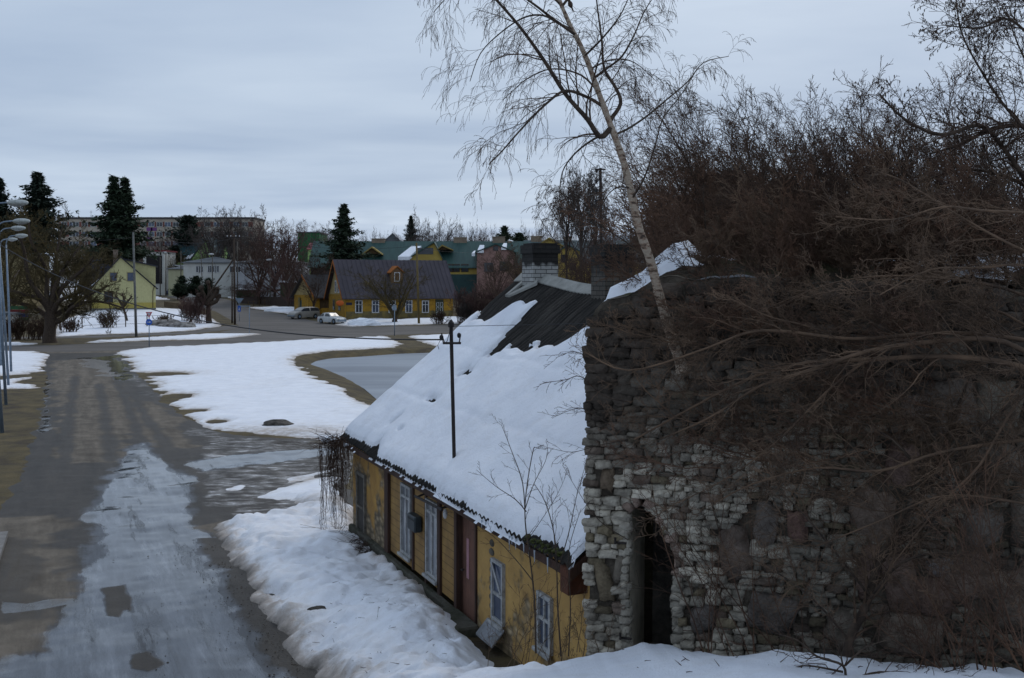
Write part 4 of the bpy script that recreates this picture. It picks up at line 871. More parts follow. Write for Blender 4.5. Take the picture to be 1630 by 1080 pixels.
# earth behind and above the wall, snow lying on it
gs = np.linspace(.0, SMAX, 60); fr = np.linspace(0, 1, 24); S_, R_ = np.meshgrid(gs, fr)
nmax = np.minimum(.62+.62*S_, 5.0); N_ = .1+R_*(nmax-.1)
Zb = topf(S_)-.04+sstep(0, .9, N_)*(.08+.16*sstep(.3, 1.0, S_))+.10*fbm(S_*1.3, N_*1.3, 3, 95)
Zb = np.where(R_ > .97, -.2, Zb)
P_ = WA[None, :]+WE[None, :]*S_.reshape(-1, 1)+WN[None, :]*N_.reshape(-1, 1)
m_earth = mat('mossy_earth', (.045, .042, .016), (.018, .014, .010), 3, .95, bump=.9, bscale=14, c3=(.035, .026, .016))
tag(np_mesh('earth_bank', np.column_stack([P_, Zb.ravel()]), grid_quads(*S_.shape), m_earth, smooth=True), kind='structure')
sm = (.02+.9*fbm(S_*1.3+3, N_*1.5, 4, 96)+.32*sstep(.25, .9, N_)-.17-.30*sstep(.7, 1.3, S_)*(1-sstep(3.2, 4.6, S_)))*sstep(.0, .06, R_)
_k = (R_ < .95).ravel(); _q = grid_quads(*S_.shape); _q = _q[_k[_q].all(1)]
tag(np_mesh('bank_snow', np.column_stack([P_, (Zb+np.clip(sm*.35, -.1, .12)).ravel()]), _q, M['snow'], smooth=True), kind='stuff')
# ------------------------------------------------------------------ the town
def Hz(x, y): return float(H(np.array([x]), np.array([y]))[0])
class House:
    """frame: x along the front from A to B, y away from the viewer, z up"""
    def __init__(s, name, pa, Da, pb, Db, lab, cat='house', base=None, group=None):
        A = np.array(((pa-815)/F*Da, Da)); B = np.array(((pb-815)/F*Db, Db)); d = B-A; s.L = float(np.hypot(*d)); d /= s.L
        s.A = A; s.d = d; s.n = np.array((-d[1], d[0])); s.base = Hz(*((A+B)/2)) if base is None else base
        s.e = empty(name, (A[0], A[1], s.base), math.atan2(d[1], d[0]), lab, cat, group)
    def loc(s, px, py, y=0):
        """front-plane coordinates of an image point"""
        r = (px-815)/F; O = s.A+s.n*y
        u = (r*O[1]-O[0])/(s.d[0]-s.d[1]*r); D = O[1]+s.d[1]*u
        return u, CH-(py-HY)/F*D-s.base
    def box(s, nm, x0, x1, y0, y1, z0, z1, m, parent=None): b = MB(); b.box(x0, x1, y0, y1, z0, z1); return b.build(nm, m, parent or s.e)
    def walls(s, x0, x1, y0, y1, z1, m, z0=-3): return s.box('wall', x0, x1, y0, y1, z0, z1, m)
    def gable_x(s, x0, x1, y0, y1, ze, zr, m, mw, ov=.35, t=.12, gab=True):
        """ridge parallel to the front"""
        ym = (y0+y1)/2; k = (zr-ze)/(ym-y0); b = MB()
        b.prism([(y0-ov, ze-ov*k), (ym, zr), (y1+ov, ze-ov*k), (y1+ov, ze-ov*k+t), (ym, zr+t*1.2), (y0-ov, ze-ov*k+t)], 'x', x0-ov, x1+ov); o = b.build('roof', m, s.e)
        if gab:
            for xa in (x0, x1-.15): g = MB(); g.prism([(y0+.01, ze-.1), (y1-.01, ze-.1), (ym, zr-.05)], 'x', xa+.01, xa+.14); g.build('gable', mw, s.e)
        return o
    def gable_y(s, x0, x1, y0, y1, ze, zr, m, mw, ov=.35, t=.12, xr=None, gab=True):
        """gable faces the viewer"""
        xm = (x0+x1)/2 if xr is None else xr; kl = (zr-ze)/(xm-x0); kr = (zr-ze)/(x1-xm); b = MB()
        b.prism([(x0-ov, ze-ov*kl), (xm, zr), (x1+ov, ze-ov*kr), (x1+ov, ze-ov*kr+t), (xm, zr+t*1.2), (x0-ov, ze-ov*kl+t)], 'y', y0-ov, y1); o = b.build('roof', m, s.e)
        if gab: g = MB(); g.prism([(x0+.01, ze-.1), (x1-.01, ze-.1), (xm, zr-.05)], 'y', y0+.01, y0+.14); g.build('gable', mw, s.e)
        return o
    def hip(s, x0, x1, y0, y1, ze, zr, m, ov=.4):
        ym = (y0+y1)/2; w_ = (y1-y0)/2; b = MB(); a0, a1, c0, c1 = x0-ov, x1+ov, y0-ov, y1+ov
        b.raw([(a0,c0,ze),(a1,c0,ze),(a1,c1,ze),(a0,c1,ze),(x0+w_,ym,zr),(x1-w_,ym,zr),(a0,c0,ze-.15),(a1,c0,ze-.15),(a1,c1,ze-.15),(a0,c1,ze-.15)],
              [(0,1,5,4),(1,2,5),(2,3,4,5),(3,0,4),(0,6,7,1),(1,7,8,2),(2,8,9,3),(3,9,6,0),(9,8,7,6)]); return b.build('roof', m, s.e)
    def win(s, xc, zc, w_, h_, m=None, bars=(1, 1), y=0, pane=None, fr=.09, lab=None, name='window'):
        f = MB(); x0, x1, z0, z1 = xc-w_/2, xc+w_/2, zc-h_/2, zc+h_/2; ya, yb = y-.07, y+.02
        f.box(x0, x0+fr, ya, yb, z0, z1); f.box(x1-fr, x1, ya, yb, z0, z1); f.box(x0+fr, x1-fr, ya+.003, yb, z1-fr, z1); f.box(x0+fr, x1-fr, ya+.003, yb, z0, z0+fr)
        for i in range(bars[0]): xm = x0+w_*(i+1)/(bars[0]+1); f.box(xm-fr*.35, xm+fr*.35, ya+.01, yb, z0+fr, z1-fr)
        for i in range(bars[1]): zm = z0+h_*(i+1)/(bars[1]+1) if bars[1] > 1 else z0+h_*.66; f.box(x0+fr, x1-fr, ya+.006, yb, zm-fr*.3, zm+fr*.3)
        o = f.build(name, m or M['white_paint'], s.e); tag(o, lab)
        p = MB(); p.box(x0+fr*.5, x1-fr*.5, y-.03, y-.012, z0+.03, z1-.03); p.build('pane', pane or M['glass'], o); return o
    def winpx(s, px, py, w_, h_, y=0, **k): u, z = s.loc(px, py, y); return s.win(u, z, w_, h_, y=y, **k)
    def chim(s, x, y, z0, z1, w_, m, d=None): 
        b = MB(); d = d or w_; b.box(x-w_/2, x+w_/2, y-d/2, y+d/2, z0, z1-.15); b.box(x-w_/2-.06, x+w_/2+.06, y-d/2-.06, y+d/2+.06, z1-.149, z1); return b.build('chimney', m, s.e)

# ---- ochre wooden house by the junction
m_och = plank_mat('ochre_weatherboard', (.40, .22, .022), (.26, .145, .018), axis=0, freq=5, line=.1, dark=.7)
m_och2 = plank_mat('pale_gable_boards', (.42, .33, .16), (.33, .25, .11), axis=0, freq=5, line=.1, dark=.75)
m_orange = mat('orange_fascia', (.32, .10, .015), (.22, .07, .012), 5, .8)
m_dado = plank_mat('worn_dado', (.22, .16, .05), (.10, .085, .05), axis=0, freq=5, line=.1, dark=.6, nscale=1.5)
m_seam = mat('seamed_roof', (.060, .050, .062), (.040, .034, .042), .4, .5, metal=.2)
def seam_roof(h, x0, x1, y0, y1, ze, zr, ov, nseam, m, name='seams'):
    ym = (y0+y1)/2; k = (zr-ze)/(ym-y0); b = MB()
    for i in range(nseam+1):
        x = x0-ov+(x1-x0+2*ov)*i/nseam; x = min(max(x, x0-ov+.03), x1+ov-.03)
        b.raw([(x-.03, y0-ov, ze-ov*k+.12), (x+.03, y0-ov, ze-ov*k+.12), (x+.03, ym, zr+.14), (x-.03, ym, zr+.14), (x-.03, y0-ov, ze-ov*k+.19), (x+.03, y0-ov, ze-ov*k+.19), (x+.03, ym, zr+.21), (x-.03, ym, zr+.21)], [(0,3,2,1),(4,5,6,7),(0,1,5,4),(2,3,7,6),(3,0,4,7),(1,2,6,5)])
    return b.build(name, m, h)
h = House('wooden_house', 549, 150, 721, 157, 'ochre wooden house with a dark seamed roof and five front windows')
ze = h.loc(549, 469)[1]; zr = ze+4.7; Wd = 7.6
h.walls(0, h.L, 0, Wd, ze, m_och); rf = h.gable_x(0, h.L, 0, Wd, ze, zr, m_seam, m_och2, ov=.55)
seam_roof(rf, 0, h.L, 0, Wd, ze, zr, .55, 26, m_seam)
h.box('dado', .02, h.L-.02, -.03, -.003, -.3, .95, m_dado)
b = MB(); b.box(-.03, .12, -.05, 0-.0305, 0, ze-.1); b.build('corner_board', m_och, h.e)
# orange barge boards on the left gable
for sgn in (0, 1):
    b = MB(); y0_, z0_ = (-.55, ze-.55*4.7/3.8) if sgn == 0 else (Wd+.55, ze-.55*4.7/3.8)
    b.raw([(-.60, y0_, z0_-.28), (-.60, Wd/2, zr-.30), (-.60, Wd/2, zr+.13), (-.60, y0_, z0_+.12), (-.556, y0_, z0_-.28), (-.556, Wd/2, zr-.30), (-.556, Wd/2, zr+.13), (-.556, y0_, z0_+.12)], [(0,1,2,3),(7,6,5,4),(0,4,5,1),(1,5,6,2),(2,6,7,3),(3,7,4,0)]); b.build('barge_board', m_orange, h.e)
for i, px in enumerate((571, 597.5, 624, 650.5, 677)):
    h.winpx(px, 488.5, 1.05, 1.75, bars=(1, 1), pane=M['glass_blue'] if i in (1, 3) else M['glass'], fr=.12)
    u, z = h.loc(px, 488.5); b = MB(); b.box(u-.62, u+.62, -.045, -.0715+.04, z-.98, z-.88); b.box(u-.62, u+.62, -.05, -.032, z+.88, z+1.0); b.build('window_trim', m_dado, h.e)
u, z = h.loc(699.5, 492); b = MB(); b.box(u-.62, u+.62, -.06, -.031, -.1, 2.5); dr = b.build('door', mat('dark_green_door', (.05, .06, .04), None, 4), h.e); tag(dr, 'dark door with white outlined panels')
b = MB()
for ix in (-1, 1):
    for iz in range(3):
        cx_, cz_ = u+ix*.29, .45+iz*.68
        for (xa, xb, za_, zb_) in ((-.2, .2, .25, .29), (-.2, .2, -.29, -.25), (-.2, -.16, -.25, .25), (.16, .2, -.25, .25)): b.box(cx_+xa, cx_+xb, -.075, -.0605, cz_+za_, cz_+zb_)
b.build('panel_mouldings', M['white_paint'], dr)
h.win(u, 2.95, 1.25, .75, bars=(0, 0), pane=glass('fanlight', (.30, .34, .30), .3), m=m_dado, name='fanlight')
# roof dormer
u, z = h.loc(631, 440, 1.4); dz = z
b = MB(); b.box(u-.85, u+.85, 1.15, 3.0, dz-1.1, dz+.55); b.prism([(u-.85, dz+.551), (u+.85, dz+.551), (u, dz+1.25)], 'y', 1.16, 3.0); dm = b.build('dormer', plank_mat('brown_boards', (.16, .09, .04), (.10, .055, .03), 2, 5), h.e)
b = MB(); b.prism([(u-1.1, dz+.40), (u, dz+1.33), (u+1.1, dz+.40), (u+1.1, dz+.52), (u, dz+1.46), (u-1.1, dz+.52)], 'y', .95, 3.6); b.build('roof', m_orange, dm)
f = MB(); f.box(u-.42, u-.32, 1.08, 1.149, dz-.75, dz+.55); f.box(u+.32, u+.42, 1.08, 1.149, dz-.75, dz+.55); f.box(u-.32, u+.32, 1.085, 1.149, dz+.45, dz+.55); f.box(u-.32, u+.32, 1.085, 1.149, dz-.75, dz-.65); wn = f.build('window', M['white_paint'], dm)
# gable windows, orange awning, house number, lamps
for yy in (2.9, 4.2):
    b = MB(); b.box(-.06, -.001, yy-.35, yy+.35, ze+.2, ze+1.9); w_ = b.build('window', M['white_paint'], h.e); b = MB(); b.box(-.075, -.061, yy-.22, yy+.22, ze+.33, ze+1.77); b.build('pane', M['glass_blue'], w_)
for yy in (2.4, 5.0):
    b = MB(); b.box(-.06, -.001, yy-.55, yy+.55, 1.0, 2.6); w_ = b.build('window', m_dado, h.e); b = MB(); b.box(-.075, -.061, yy-.4, yy+.4, 1.12, 2.48); b.build('pane', M['glass'], w_)
u, z = h.loc(555.5, 484); b = MB(); b.box(u-.42, u+.42, -.05, -.002, z-.17, z+.17); b.build('house_plate', mat('blue_plate', (.02, .025, .06), None, 4, .4), h.e)
for px in (584, 638, 687): u, z = h.loc(px, 473); b = MB(); b.ball((u, -.12, z), .15, 8, 6); b.build('wall_lamp', M['white_paint'], h.e, True)
m_org = mat('orange_awning', (.55, .12, .02), (.42, .09, .015), 4, .7)
p = W(541, 483, 149); b = MB(); b.ball((0, 0, 0), (.55, .12, .38), 16, 10); o = b.build('hanging_sign', m_org, None, True); o.location = p; tag(o, 'orange oval sign hanging at the left corner of the ochre house', 'sign')
# ---- neighbour with steep dark roof, balcony, and arched teal gate
h2 = House('wooden_house', 502, 161, 530, 163, 'narrow ochre timber house with a steep shingled roof, left of the larger one')
ze2 = h2.loc(510, 470)[1]; zr2 = h2.loc(510, 439, 3)[1]
m_shing = mat('weathered_shingle', (.060, .055, .055), (.032, .030, .030), 3, .9, stretch=(3, 3, 8))
h2.walls(0, h2.L+1.5, 0, 6, ze2, m_och); h2.gable_x(0, h2.L+1.5, 0, 6, ze2, zr2, m_shing, m_och2, ov=.5)
b = MB(); b.raw([(-.56, -.5, ze2-.5*1.0), (-.56, 3, zr2-.2), (-.56, 3, zr2+.16), (-.56, -.5, ze2-.15), (-.51, -.5, ze2-.5), (-.51, 3, zr2-.2), (-.51, 3, zr2+.16), (-.51, -.5, ze2-.15)], [(0,1,2,3),(7,6,5,4),(0,4,5,1),(1,5,6,2),(2,6,7,3),(3,7,4,0)]); b.build('barge_board', m_orange, h2.e)
m_brd = mat('brown_timber', (.085, .052, .022), (.045, .028, .014), 4, .9)
h2.box('porch', h2.L*.25, h2.L*.95, -.06, -.003, .8, 2.6, m_brd); h2.box('railing', h2.L*.25, h2.L*.98, -.5, -.38, .1, .85, m_och)
h3 = House('arched_gate', 478, 164, 498, 163, 'arched teal wooden gate between stone posts', 'gate')
n_ = 9; pts = [(0, -.5), (h3.L, -.5)]+[(h3.L/2+h3.L/2*cos(a_), 1.55+.75*sin(a_)) for a_ in [pi*i/(n_-1) for i in range(n_)]]
b = MB(); b.prism(pts, 'y', 0, .1); b.build('leaf', plank_mat('teal_boards', (.035, .085, .095), (.025, .055, .062), 0, 4), h3.e)
b = MB(); b.box(-.35, -.02, -.1, .3, -.5, 2.3); b.box(h3.L+.02, h3.L+.3, -.1, .3, -.5, 2.2); b.build('posts', m_dado, h3.e)
# ---- pale yellow gabled house on the left
m_py = plank_mat('pale_yellow_boards', (.50, .47, .24), (.43, .40, .20), axis=0, freq=4, line=.08, dark=.85)
m_py2 = mat('deeper_yellow_band', (.42, .34, .085), (.36, .29, .08), 3, .85)
m_droof = mat('dark_tin_roof', (.030, .032, .042), (.020, .021, .027), 1, .6)
h4 = House('gabled_house', 146, 152, 248, 155, 'pale yellow gabled house above a snowy garden on the left'); zb4 = h4.loc(200, 496)[1]
ze4 = h4.loc(146, 458)[1]; zr4 = h4.loc(192, 410)[1]; xr4 = h4.loc(192, 410)[0]
h4.walls(0, h4.L, 0, 9, ze4-.02, m_py, z0=zb4); h4.gable_y(0, h4.L, 0, 9, ze4, zr4, m_droof, m_py, xr=xr4, ov=.3)
xa, _ = h4.loc(200, 420, 2.5); xb, zz_ = h4.loc(248.5, 425, 2.5); zt = h4.loc(200, 414, 2.5)[1]
g = MB(); g.prism([(xa, zb4), (h4.L+.1, zb4), (h4.L+.1, zz_), (xa, zt)], 'y', 2.5, 8.9); g.build('wing_wall', m_py, h4.e)
g = MB(); g.prism([(xa-.2, zt+.02), (h4.L+.4, zz_-.05), (h4.L+.4, zz_+.12), (xa-.2, zt+.2)], 'y', 2.2, 9.1); g.build('wing_roof', m_droof, h4.e)
z1_ = h4.loc(200, 482)[1]; z2_ = h4.loc(200, 491)[1]
h4.box('band', .02, h4.L-.02, -.05, -.003, z2_, z1_, m_py2); h4.box('plinth', -.03, h4.L+.03, -.12, -.051, zb4-1.5, z2_, M['pole_concrete'])
for px in (180.5, 208): h4.winpx(px, 441, 1.0, 1.3, m=mat('tan_frame', (.30, .25, .12), None, 4), bars=(0, 0), pane=M['glass_blue'])
h4.winpx(173, 473, 1.2, 1.6, m=m_brd, bars=(1, 1)); h4.chim(h4.loc(184, 405, 4)[0], 4, ze4+1, h4.loc(184, 398, 4)[1], .65, mat('tan_brick', (.26, .20, .16), (.17, .13, .10), 4))
x_ = h4.L-.25; b = MB(); b.tube([(x_, -.12, ze4+.1), (x_-.15, -.12, ze4-.5), (x_-.15, -.12, z2_)], .05, 6); b.build('downpipe', m_brd, h4.e)
b = MB(); b.raw([(.0-.25, -.28, ze4+.02), (.9, -.28, ze4+1.05), (.9, 6, ze4+1.05), (-.25, 6, ze4+.02), (-.25, -.28, ze4+.15), (.9, -.28, ze4+1.2), (.9, 6, ze4+1.2), (-.25, 6, ze4+.15)], [(0,3,2,1),(4,5,6,7),(0,1,5,4),(2,3,7,6),(3,0,4,7),(1,2,6,5)])
o = b.build('snow_patch', M['snow'], h4.e)
# ---- long schoolhouse block on the skyline
m_beige = mat('beige_panel', (.31, .27, .22), (.25, .215, .175), .4, .9); m_redp = mat('red_brown_panel', (.16, .055, .04), (.11, .04, .032), .5, .9); m_purp = mat('purple_panel', (.13, .05, .15), None, .5, .9)
h5 = House('school_block', 92, 338, 405, 338, 'long flat roofed beige block with red brown window bands on the skyline', 'building', base=8.0)
zt = h5.loc(200, 346)[1]; h5.box('wall', 0, h5.L, 0, 14, -2, zt-.6, m_beige); h5.box('parapet', -.2, h5.L+.2, -.2, 14.2, zt-.599, zt, m_shing)
for py in (357.5, 373, 388.5):
    z = h5.loc(200, py)[1]; h5.box('window_band', .5, h5.L-.5, -.06, -.003, z-.75, z+.75, m_redp)
    for px in ([102,115,121,135,149] if py < 400 else [])+[228,241,254,267,280,293,306,330,345,360,376,390]:
        if px == 102 and py > 360: continue
        h5.winpx(px, py, 1.9, 1.5, m=M['lamp_head'], bars=(1, 0), y=-.06, fr=.12, pane=M['glass_blue'] if rnd.random() < .5 else M['glass'])
for px, py in ((238,365),(245,365),(238,380)): u, z = h5.loc(px, py); h5.box('purple_panel', u-.9, u+.9, -.05, -.004, z-.6, z+.5, m_purp)
for px, hh in ((119, 2.4), (139, 2.2), (100, 1.8)): u, _ = h5.loc(px, 346); b = MB(); b.tube([(u, 3, zt-.1), (u, 3, zt+hh)], .05, 4); b.tube([(u-.5, 3, zt+hh*.8), (u+.5, 3, zt+hh*.8)], .03, 4); b.build('aerial', M['iron'], h5.e)
pass #, 205, 322, 300, 322, 'low flat roofed wing with a snow covered roof behind the dark conifer', 'building', base=8.0) if False else None
# ---- smaller buildings on the left hillside
def simple(name, pa, pb, D, ytop, ridge, m, mr, lab, depth=8, kind='x', Db=None, wins=(), cat='house', ov=.3, base=None, xr=None):
    q = House(name, pa, D, pb, Db or D, lab, cat, base=base); zt_ = q.loc((pa+pb)/2, ytop)[1]
    q.walls(0, q.L, 0, depth, zt_, m)
    if kind == 'x': zr_ = q.loc((pa+pb)/2, ridge, depth/2)[1]; q.gable_x(0, q.L, 0, depth, zt_, zr_, mr, m, ov=ov)
    elif kind == 'y': zr_ = q.loc((pa+pb)/2, ridge)[1]; q.gable_y(0, q.L, 0, depth, zt_, zr_, mr, m, ov=ov, xr=xr and q.loc(xr, ridge)[0])
    elif kind == 'hip': zr_ = q.loc((pa+pb)/2, ridge, depth/2)[1]; q.hip(0, q.L, 0, depth, zt_, zr_, mr)
    else: b = MB(); b.box(-ov, q.L+ov, -ov, depth+ov, zt_, zt_+.3); b.build('roof', mr, q.e)
    for (px, py, w_, h_) in wins: q.winpx(px, py, w_, h_, bars=(1, 0))
    return q
m_navy = mat('navy_cladding', (.028, .035, .065), (.020, .026, .05), .6, .7); m_gr = mat('grey_tin', (.10, .11, .12), (.07, .078, .085), .6, .6)
simple('storage_hall', 128, 176, 250, 408, 0, m_navy, M['snow'], 'dark navy hall with a snowy roof behind the pale yellow house', kind='flat', depth=14, cat='building')
m_redroof = mat('red_tin', (.17, .020, .028), (.12, .018, .022), 1, .6); m_white = mat('white_render', (.50, .50, .47), (.42, .42, .39), .6, .9, bump=.1)
q = simple('open_shed', 228, 262, 240, 401, 0, m_white, m_redroof, 'white framed open shed under a thin red roof', kind='flat', depth=8, cat='shed'); 
u0, z0 = q.loc(233, 407); u1, z1 = q.loc(258, 430); q.box('opening', u0, u1, -.08, -.004, z1-3, z0, mat('dark_inside', (.018, .016, .018), None))
simple('cottage_house', 246, 270, 262, 436, 432, mat('red_boards', (.17, .035, .038), (.12, .03, .03), 1), M['snow'], 'small red house with a snowy roof up the side street', depth=6)
simple('garage', 254, 269, 248, 448, 445, m_white, M['snow'], 'tiny white garage with a snow slab roof beside parked cars', depth=5, kind='flat', cat='garage')
simple('annex_house', 268, 295, 232, 428, 422, mat('cream_render', (.42, .41, .27), (.36, .35, .22), 1), m_gr, 'cream two storey annex left of the long white house', depth=8, kind='hip')
m_bgreen = mat('blue_green_tin', (.036, .085, .098), (.028, .066, .078), .5, .55); m_lime = mat('lime_render', (.26, .40, .14), (.21, .33, .115), .6, .9)
q = House('green_house', 278, 258, 348, 258, 'house with a blue green roof and a pale lime gable'); zt = q.loc(300, 413)[1]; q.walls(0, q.L, 0, 10, zt, m_lime)
zr_ = q.loc(300, 382, 5)[1]; q.gable_x(0, q.L, 0, 10, zt, zr_, m_bgreen, m_lime)
xa, za_ = q.loc(305, 413, -1.5); xb, _ = q.loc(344, 413, -1.5); xm, zm = q.loc(330, 380, -1.5); b = MB(); b.prism([(xa, za_-4), (xb, za_-4), (xb, za_), (xm, zm), (xa, za_)], 'y', -1.5, 3); b.build('cross_gable', m_lime, q.e)
b = MB(); b.prism([(xa-.3, za_-.1), (xm, zm+.1), (xb+.3, za_-.1), (xb+.3, za_+.15), (xm, zm+.4), (xa-.3, za_+.15)], 'y', -1.7, 5); b.build('cross_roof', m_bgreen, q.e)
b = MB(); p0 = q.loc(290, 411, -.6); p1 = q.loc(315, 411, -.6); p2 = q.loc(317, 396, 2); b.raw([(p0[0], -.5, p0[1]), (p1[0], -.5, p1[1]), (p2[0], 2.2, p2[1]), (p0[0]+2.8, 1.2, p0[1]+1.4), (p0[0], -.5, p0[1]-.2), (p1[0], -.5, p1[1]-.2), (p2[0], 2.2, p2[1]-.2), (p0[0]+2.8, 1.2, p0[1]+1.2)], [(0,1,2,3),(7,6,5,4),(0,4,5,1),(1,5,6,2),(2,6,7,3),(3,7,4,0)]); b.build('snow_patch', M['snow'], q.e)
q = simple('white_house', 292, 372, 222, 418, 409, m_white, m_gr, 'long white two storey house with a low grey hipped roof', depth=10, kind='hip', wins=[(315.5,429,.95,1.35),(320,429,.95,1.35),(334,428.5,.9,1.4),(341,428.5,.9,1.4),(345.5,428.5,.9,1.4),(369,429,.95,1.4)])
q = simple('grey_white_house', 373, 478, 216, 418, 411, mat('grey_white_render', (.34, .35, .37), (.28, .29, .31), .7), m_gr, 'dull grey white wing half hidden by bare trees', depth=10, kind='hip', wins=[(379,429,1,1.3),(413,430,1,1.4),(440,432,.9,1.3),(457,430,1,1.5),(466,430,1,1.5)])
simple('garden_shed', 376, 400, 197, 462, 459, mat('green_boards', (.025, .095, .035), (.02, .07, .028), 1), M['snow'], 'low green garden shed with snow on its roof', depth=4, kind='flat', cat='shed')
simple('snowy_shed', 446, 474, 185, 450, 446, mat('olive_boards', (.075, .075, .045), (.05, .05, .03), 1), M['snow'], 'low olive shed with a snowy roof behind the tall bare tree', depth=5, kind='flat', cat='shed')
simple('tan_block', -60, 28, 175, 405, 0, mat('tan_stone', (.30, .25, .13), (.18, .14, .08), 1.5, .9), m_gr, 'tan masonry block behind the lamp posts at the left edge', kind='flat', depth=12, cat='building')
simple('white_kiosk', -30, 11, 128, 502, 0, m_white, m_gr, 'small white kiosk at the left edge beyond the crossing road', kind='flat', depth=4, cat='kiosk')
# striped board fence at the left
q = House('striped_fence', 14, 131, 46, 131, 'low playground fence of green, red and blue boards', 'fence')
for i, c in enumerate([(.03, .09, .04), (.13, .02, .02), (.02, .03, .09), (.035, .08, .035)]):
    q.box('board', 0, q.L, -.05, 0, 2.5-.45*i-.4, 2.5-.45*i, mat('striped_board', c, None, 3))
# ---- long green roofed terrace
m_green = mat('green_tin', (.028, .070, .062), (.020, .052, .047), .35, .5, stretch=(6, 1, 1)); m_yel = mat('yellow_render', (.40, .29, .075), (.32, .23, .06), .7, .9)
m_teal = mat('teal_boards', (.028, .062, .062), (.02, .045, .045), 1, .8); m_pink = mat('pink_render', (.30, .18, .155), (.25, .15, .13), .7, .9)
t = House('terrace', 494, 205, 838, 205, 'long terrace with green tin roofs, yellow walls and a pink gabled bay', 'building')
ze_ = t.loc(600, 424)[1]; zr_ = t.loc(600, 385.5, 6)[1]; t.walls(0, t.L, 0, 12, ze_, m_yel); t.gable_x(0, t.L, 0, 12, ze_, zr_, m_green, m_yel, ov=.5)
zb_ = t.loc(700, 437)[1]; t.box('lower_cladding', .02, t.L-.02, -.12, -.003, -3, zb_, m_teal)
for px in (716, 726, 740): t.winpx(px, 427, 1.4, 1.5, m=m_brd, bars=(1, 0))
for px in (507, 518): t.winpx(px, 431, 1.6, 1.6, m=m_brd, bars=(1, 0))
t.box('left_cladding', t.loc(495, 430)[0], t.loc(524, 430)[0], -.2, -.121, -2, ze_-.05, m_shing).name = 'grey_cladding'
def dormer(q, pa, pb, pm, yb, yt, yf, m, mr, walldown=.0, winp=None, depth=7, ov=.3, base=None):
    xa, za_ = q.loc(pa, yb, yf); xb, _ = q.loc(pb, yb, yf); xm, zm = q.loc(pm, yt, yf)
    b = MB(); b.prism([(xa, za_-walldown), (xb, za_-walldown), (xb, za_), (xm, zm), (xa, za_)] if walldown else [(xa, za_), (xb, za_), (xm, zm)], 'y', yf, yf+depth); o = b.build('dormer', m, q.e)
    kl = (zm-za_)/(xm-xa); kr = (zm-za_)/(xb-xm); b = MB()
    b.prism([(xa-ov, za_-ov*kl), (xm, zm), (xb+ov, za_-ov*kr), (xb+ov, za_-ov*kr+.22), (xm, zm+.26), (xa-ov, za_-ov*kl+.22)], 'y', yf-.35, yf+depth); b.build('roof', mr, o)
    for (px, py, w_, h_) in (winp or []):
        u, z = q.loc(px, py, yf); b = MB(); b.box(u-w_/2, u+w_/2, yf-.06, yf-.004, z-h_/2, z+h_/2); b.build('window', M['glass'], o)
    return o
m_ytrim = mat('yellow_trim', (.32, .24, .075), None, 2)
dormer(t, 579, 606, 592, 404.5, 395, 1.0, m_brd, m_ytrim)
dormer(t, 651, 704, 691, 412, 387, .6, m_yel, m_green, 1.5, [(676,400,3.2,1.2)])
dormer(t, 697, 718, 704, 398, 392, 1.3, m_brd, m_ytrim)
o = dormer(t, 759, 819, 789, 402, 390, -1.8, m_pink, m_green, 8.5, [(778,426,1.7,1.7),(803,424,1.8,1.8),(789,396,.9,.8)], 9)
b = MB(); p = [t.loc(634, 411, .2), t.loc(652, 411, .2), t.loc(671, 394, 3.6), t.loc(655, 394, 3.4)]; ys = (.3, .3, 4.0, 4.0)
b.raw([(p[i][0], ys[i]-.6, p[i][1]+.25) for i in range(4)]+[(p[i][0], ys[i]-.6, p[i][1]-.4) for i in range(4)], [(0,1,2,3),(7,6,5,4),(0,4,5,1),(1,5,6,2),(2,6,7,3),(3,7,4,0)]); b.build('snow_patch', M['snow'], t.e)
for (pa, pb, ya, yb_) in ((760, 770, 401, 393), (751, 756, 406, 402), (798, 806, 396, 390)):
    b = MB(); p = [t.loc(pa, ya, -1.7), t.loc(pb, ya, -1.7), t.loc(pb+1, yb_, 0), t.loc(pa+4, yb_, 0)]; ys = (-1.9, -1.9, -.3, -.3)
    b.raw([(p[i][0], ys[i]-.2, p[i][1]+.3) for i in range(4)]+[(p[i][0], ys[i]-.2, p[i][1]-.25) for i in range(4)], [(0,1,2,3),(7,6,5,4),(0,4,5,1),(1,5,6,2),(2,6,7,3),(3,7,4,0)]); b.build('snow_patch', M['snow'], t.e)
m_tanb = mat('tan_chimney', (.24, .19, .14), (.17, .13, .10), 2)
for (pa, pb, yt) in ((592, 613, 380), (722, 743, 378), (784, 804, 377), (808, 814, 384)): 
    x0 = t.loc(pa, yt, 6)[0]; x1 = t.loc(pb, yt, 6)[0]; t.chim((x0+x1)/2, 6, zr_-1, t.loc(pa, yt, 6)[1], x1-x0, m_tanb, .9)
t2 = House('terrace', 838, 215, 1062, 215, 'further terrace with a faded green roof and tall yellow gable beyond the cottage chimneys', 'building')
ze_ = t2.loc(900, 418)[1]; zr_ = t2.loc(900, 384, 6)[1]; t2.walls(0, t2.L, 0, 12, ze_, m_yel); t2.gable_x(0, t2.L, 0, 12, ze_, zr_, mat('grey_green_tin', (.075, .105, .11), (.055, .08, .083), .35, .5), m_yel, ov=.5)
dormer(t2, 856, 895, 874, 392, 380, -.6, m_yel, m_ytrim, 9, [(884,410,1.4,1.4)], 8); dormer(t2, 885, 925, 905, 402, 392, -1.2, m_yel, m_green, 9, [(898,412,1.2,1.5),(912,425,1.2,1.5)], 8)
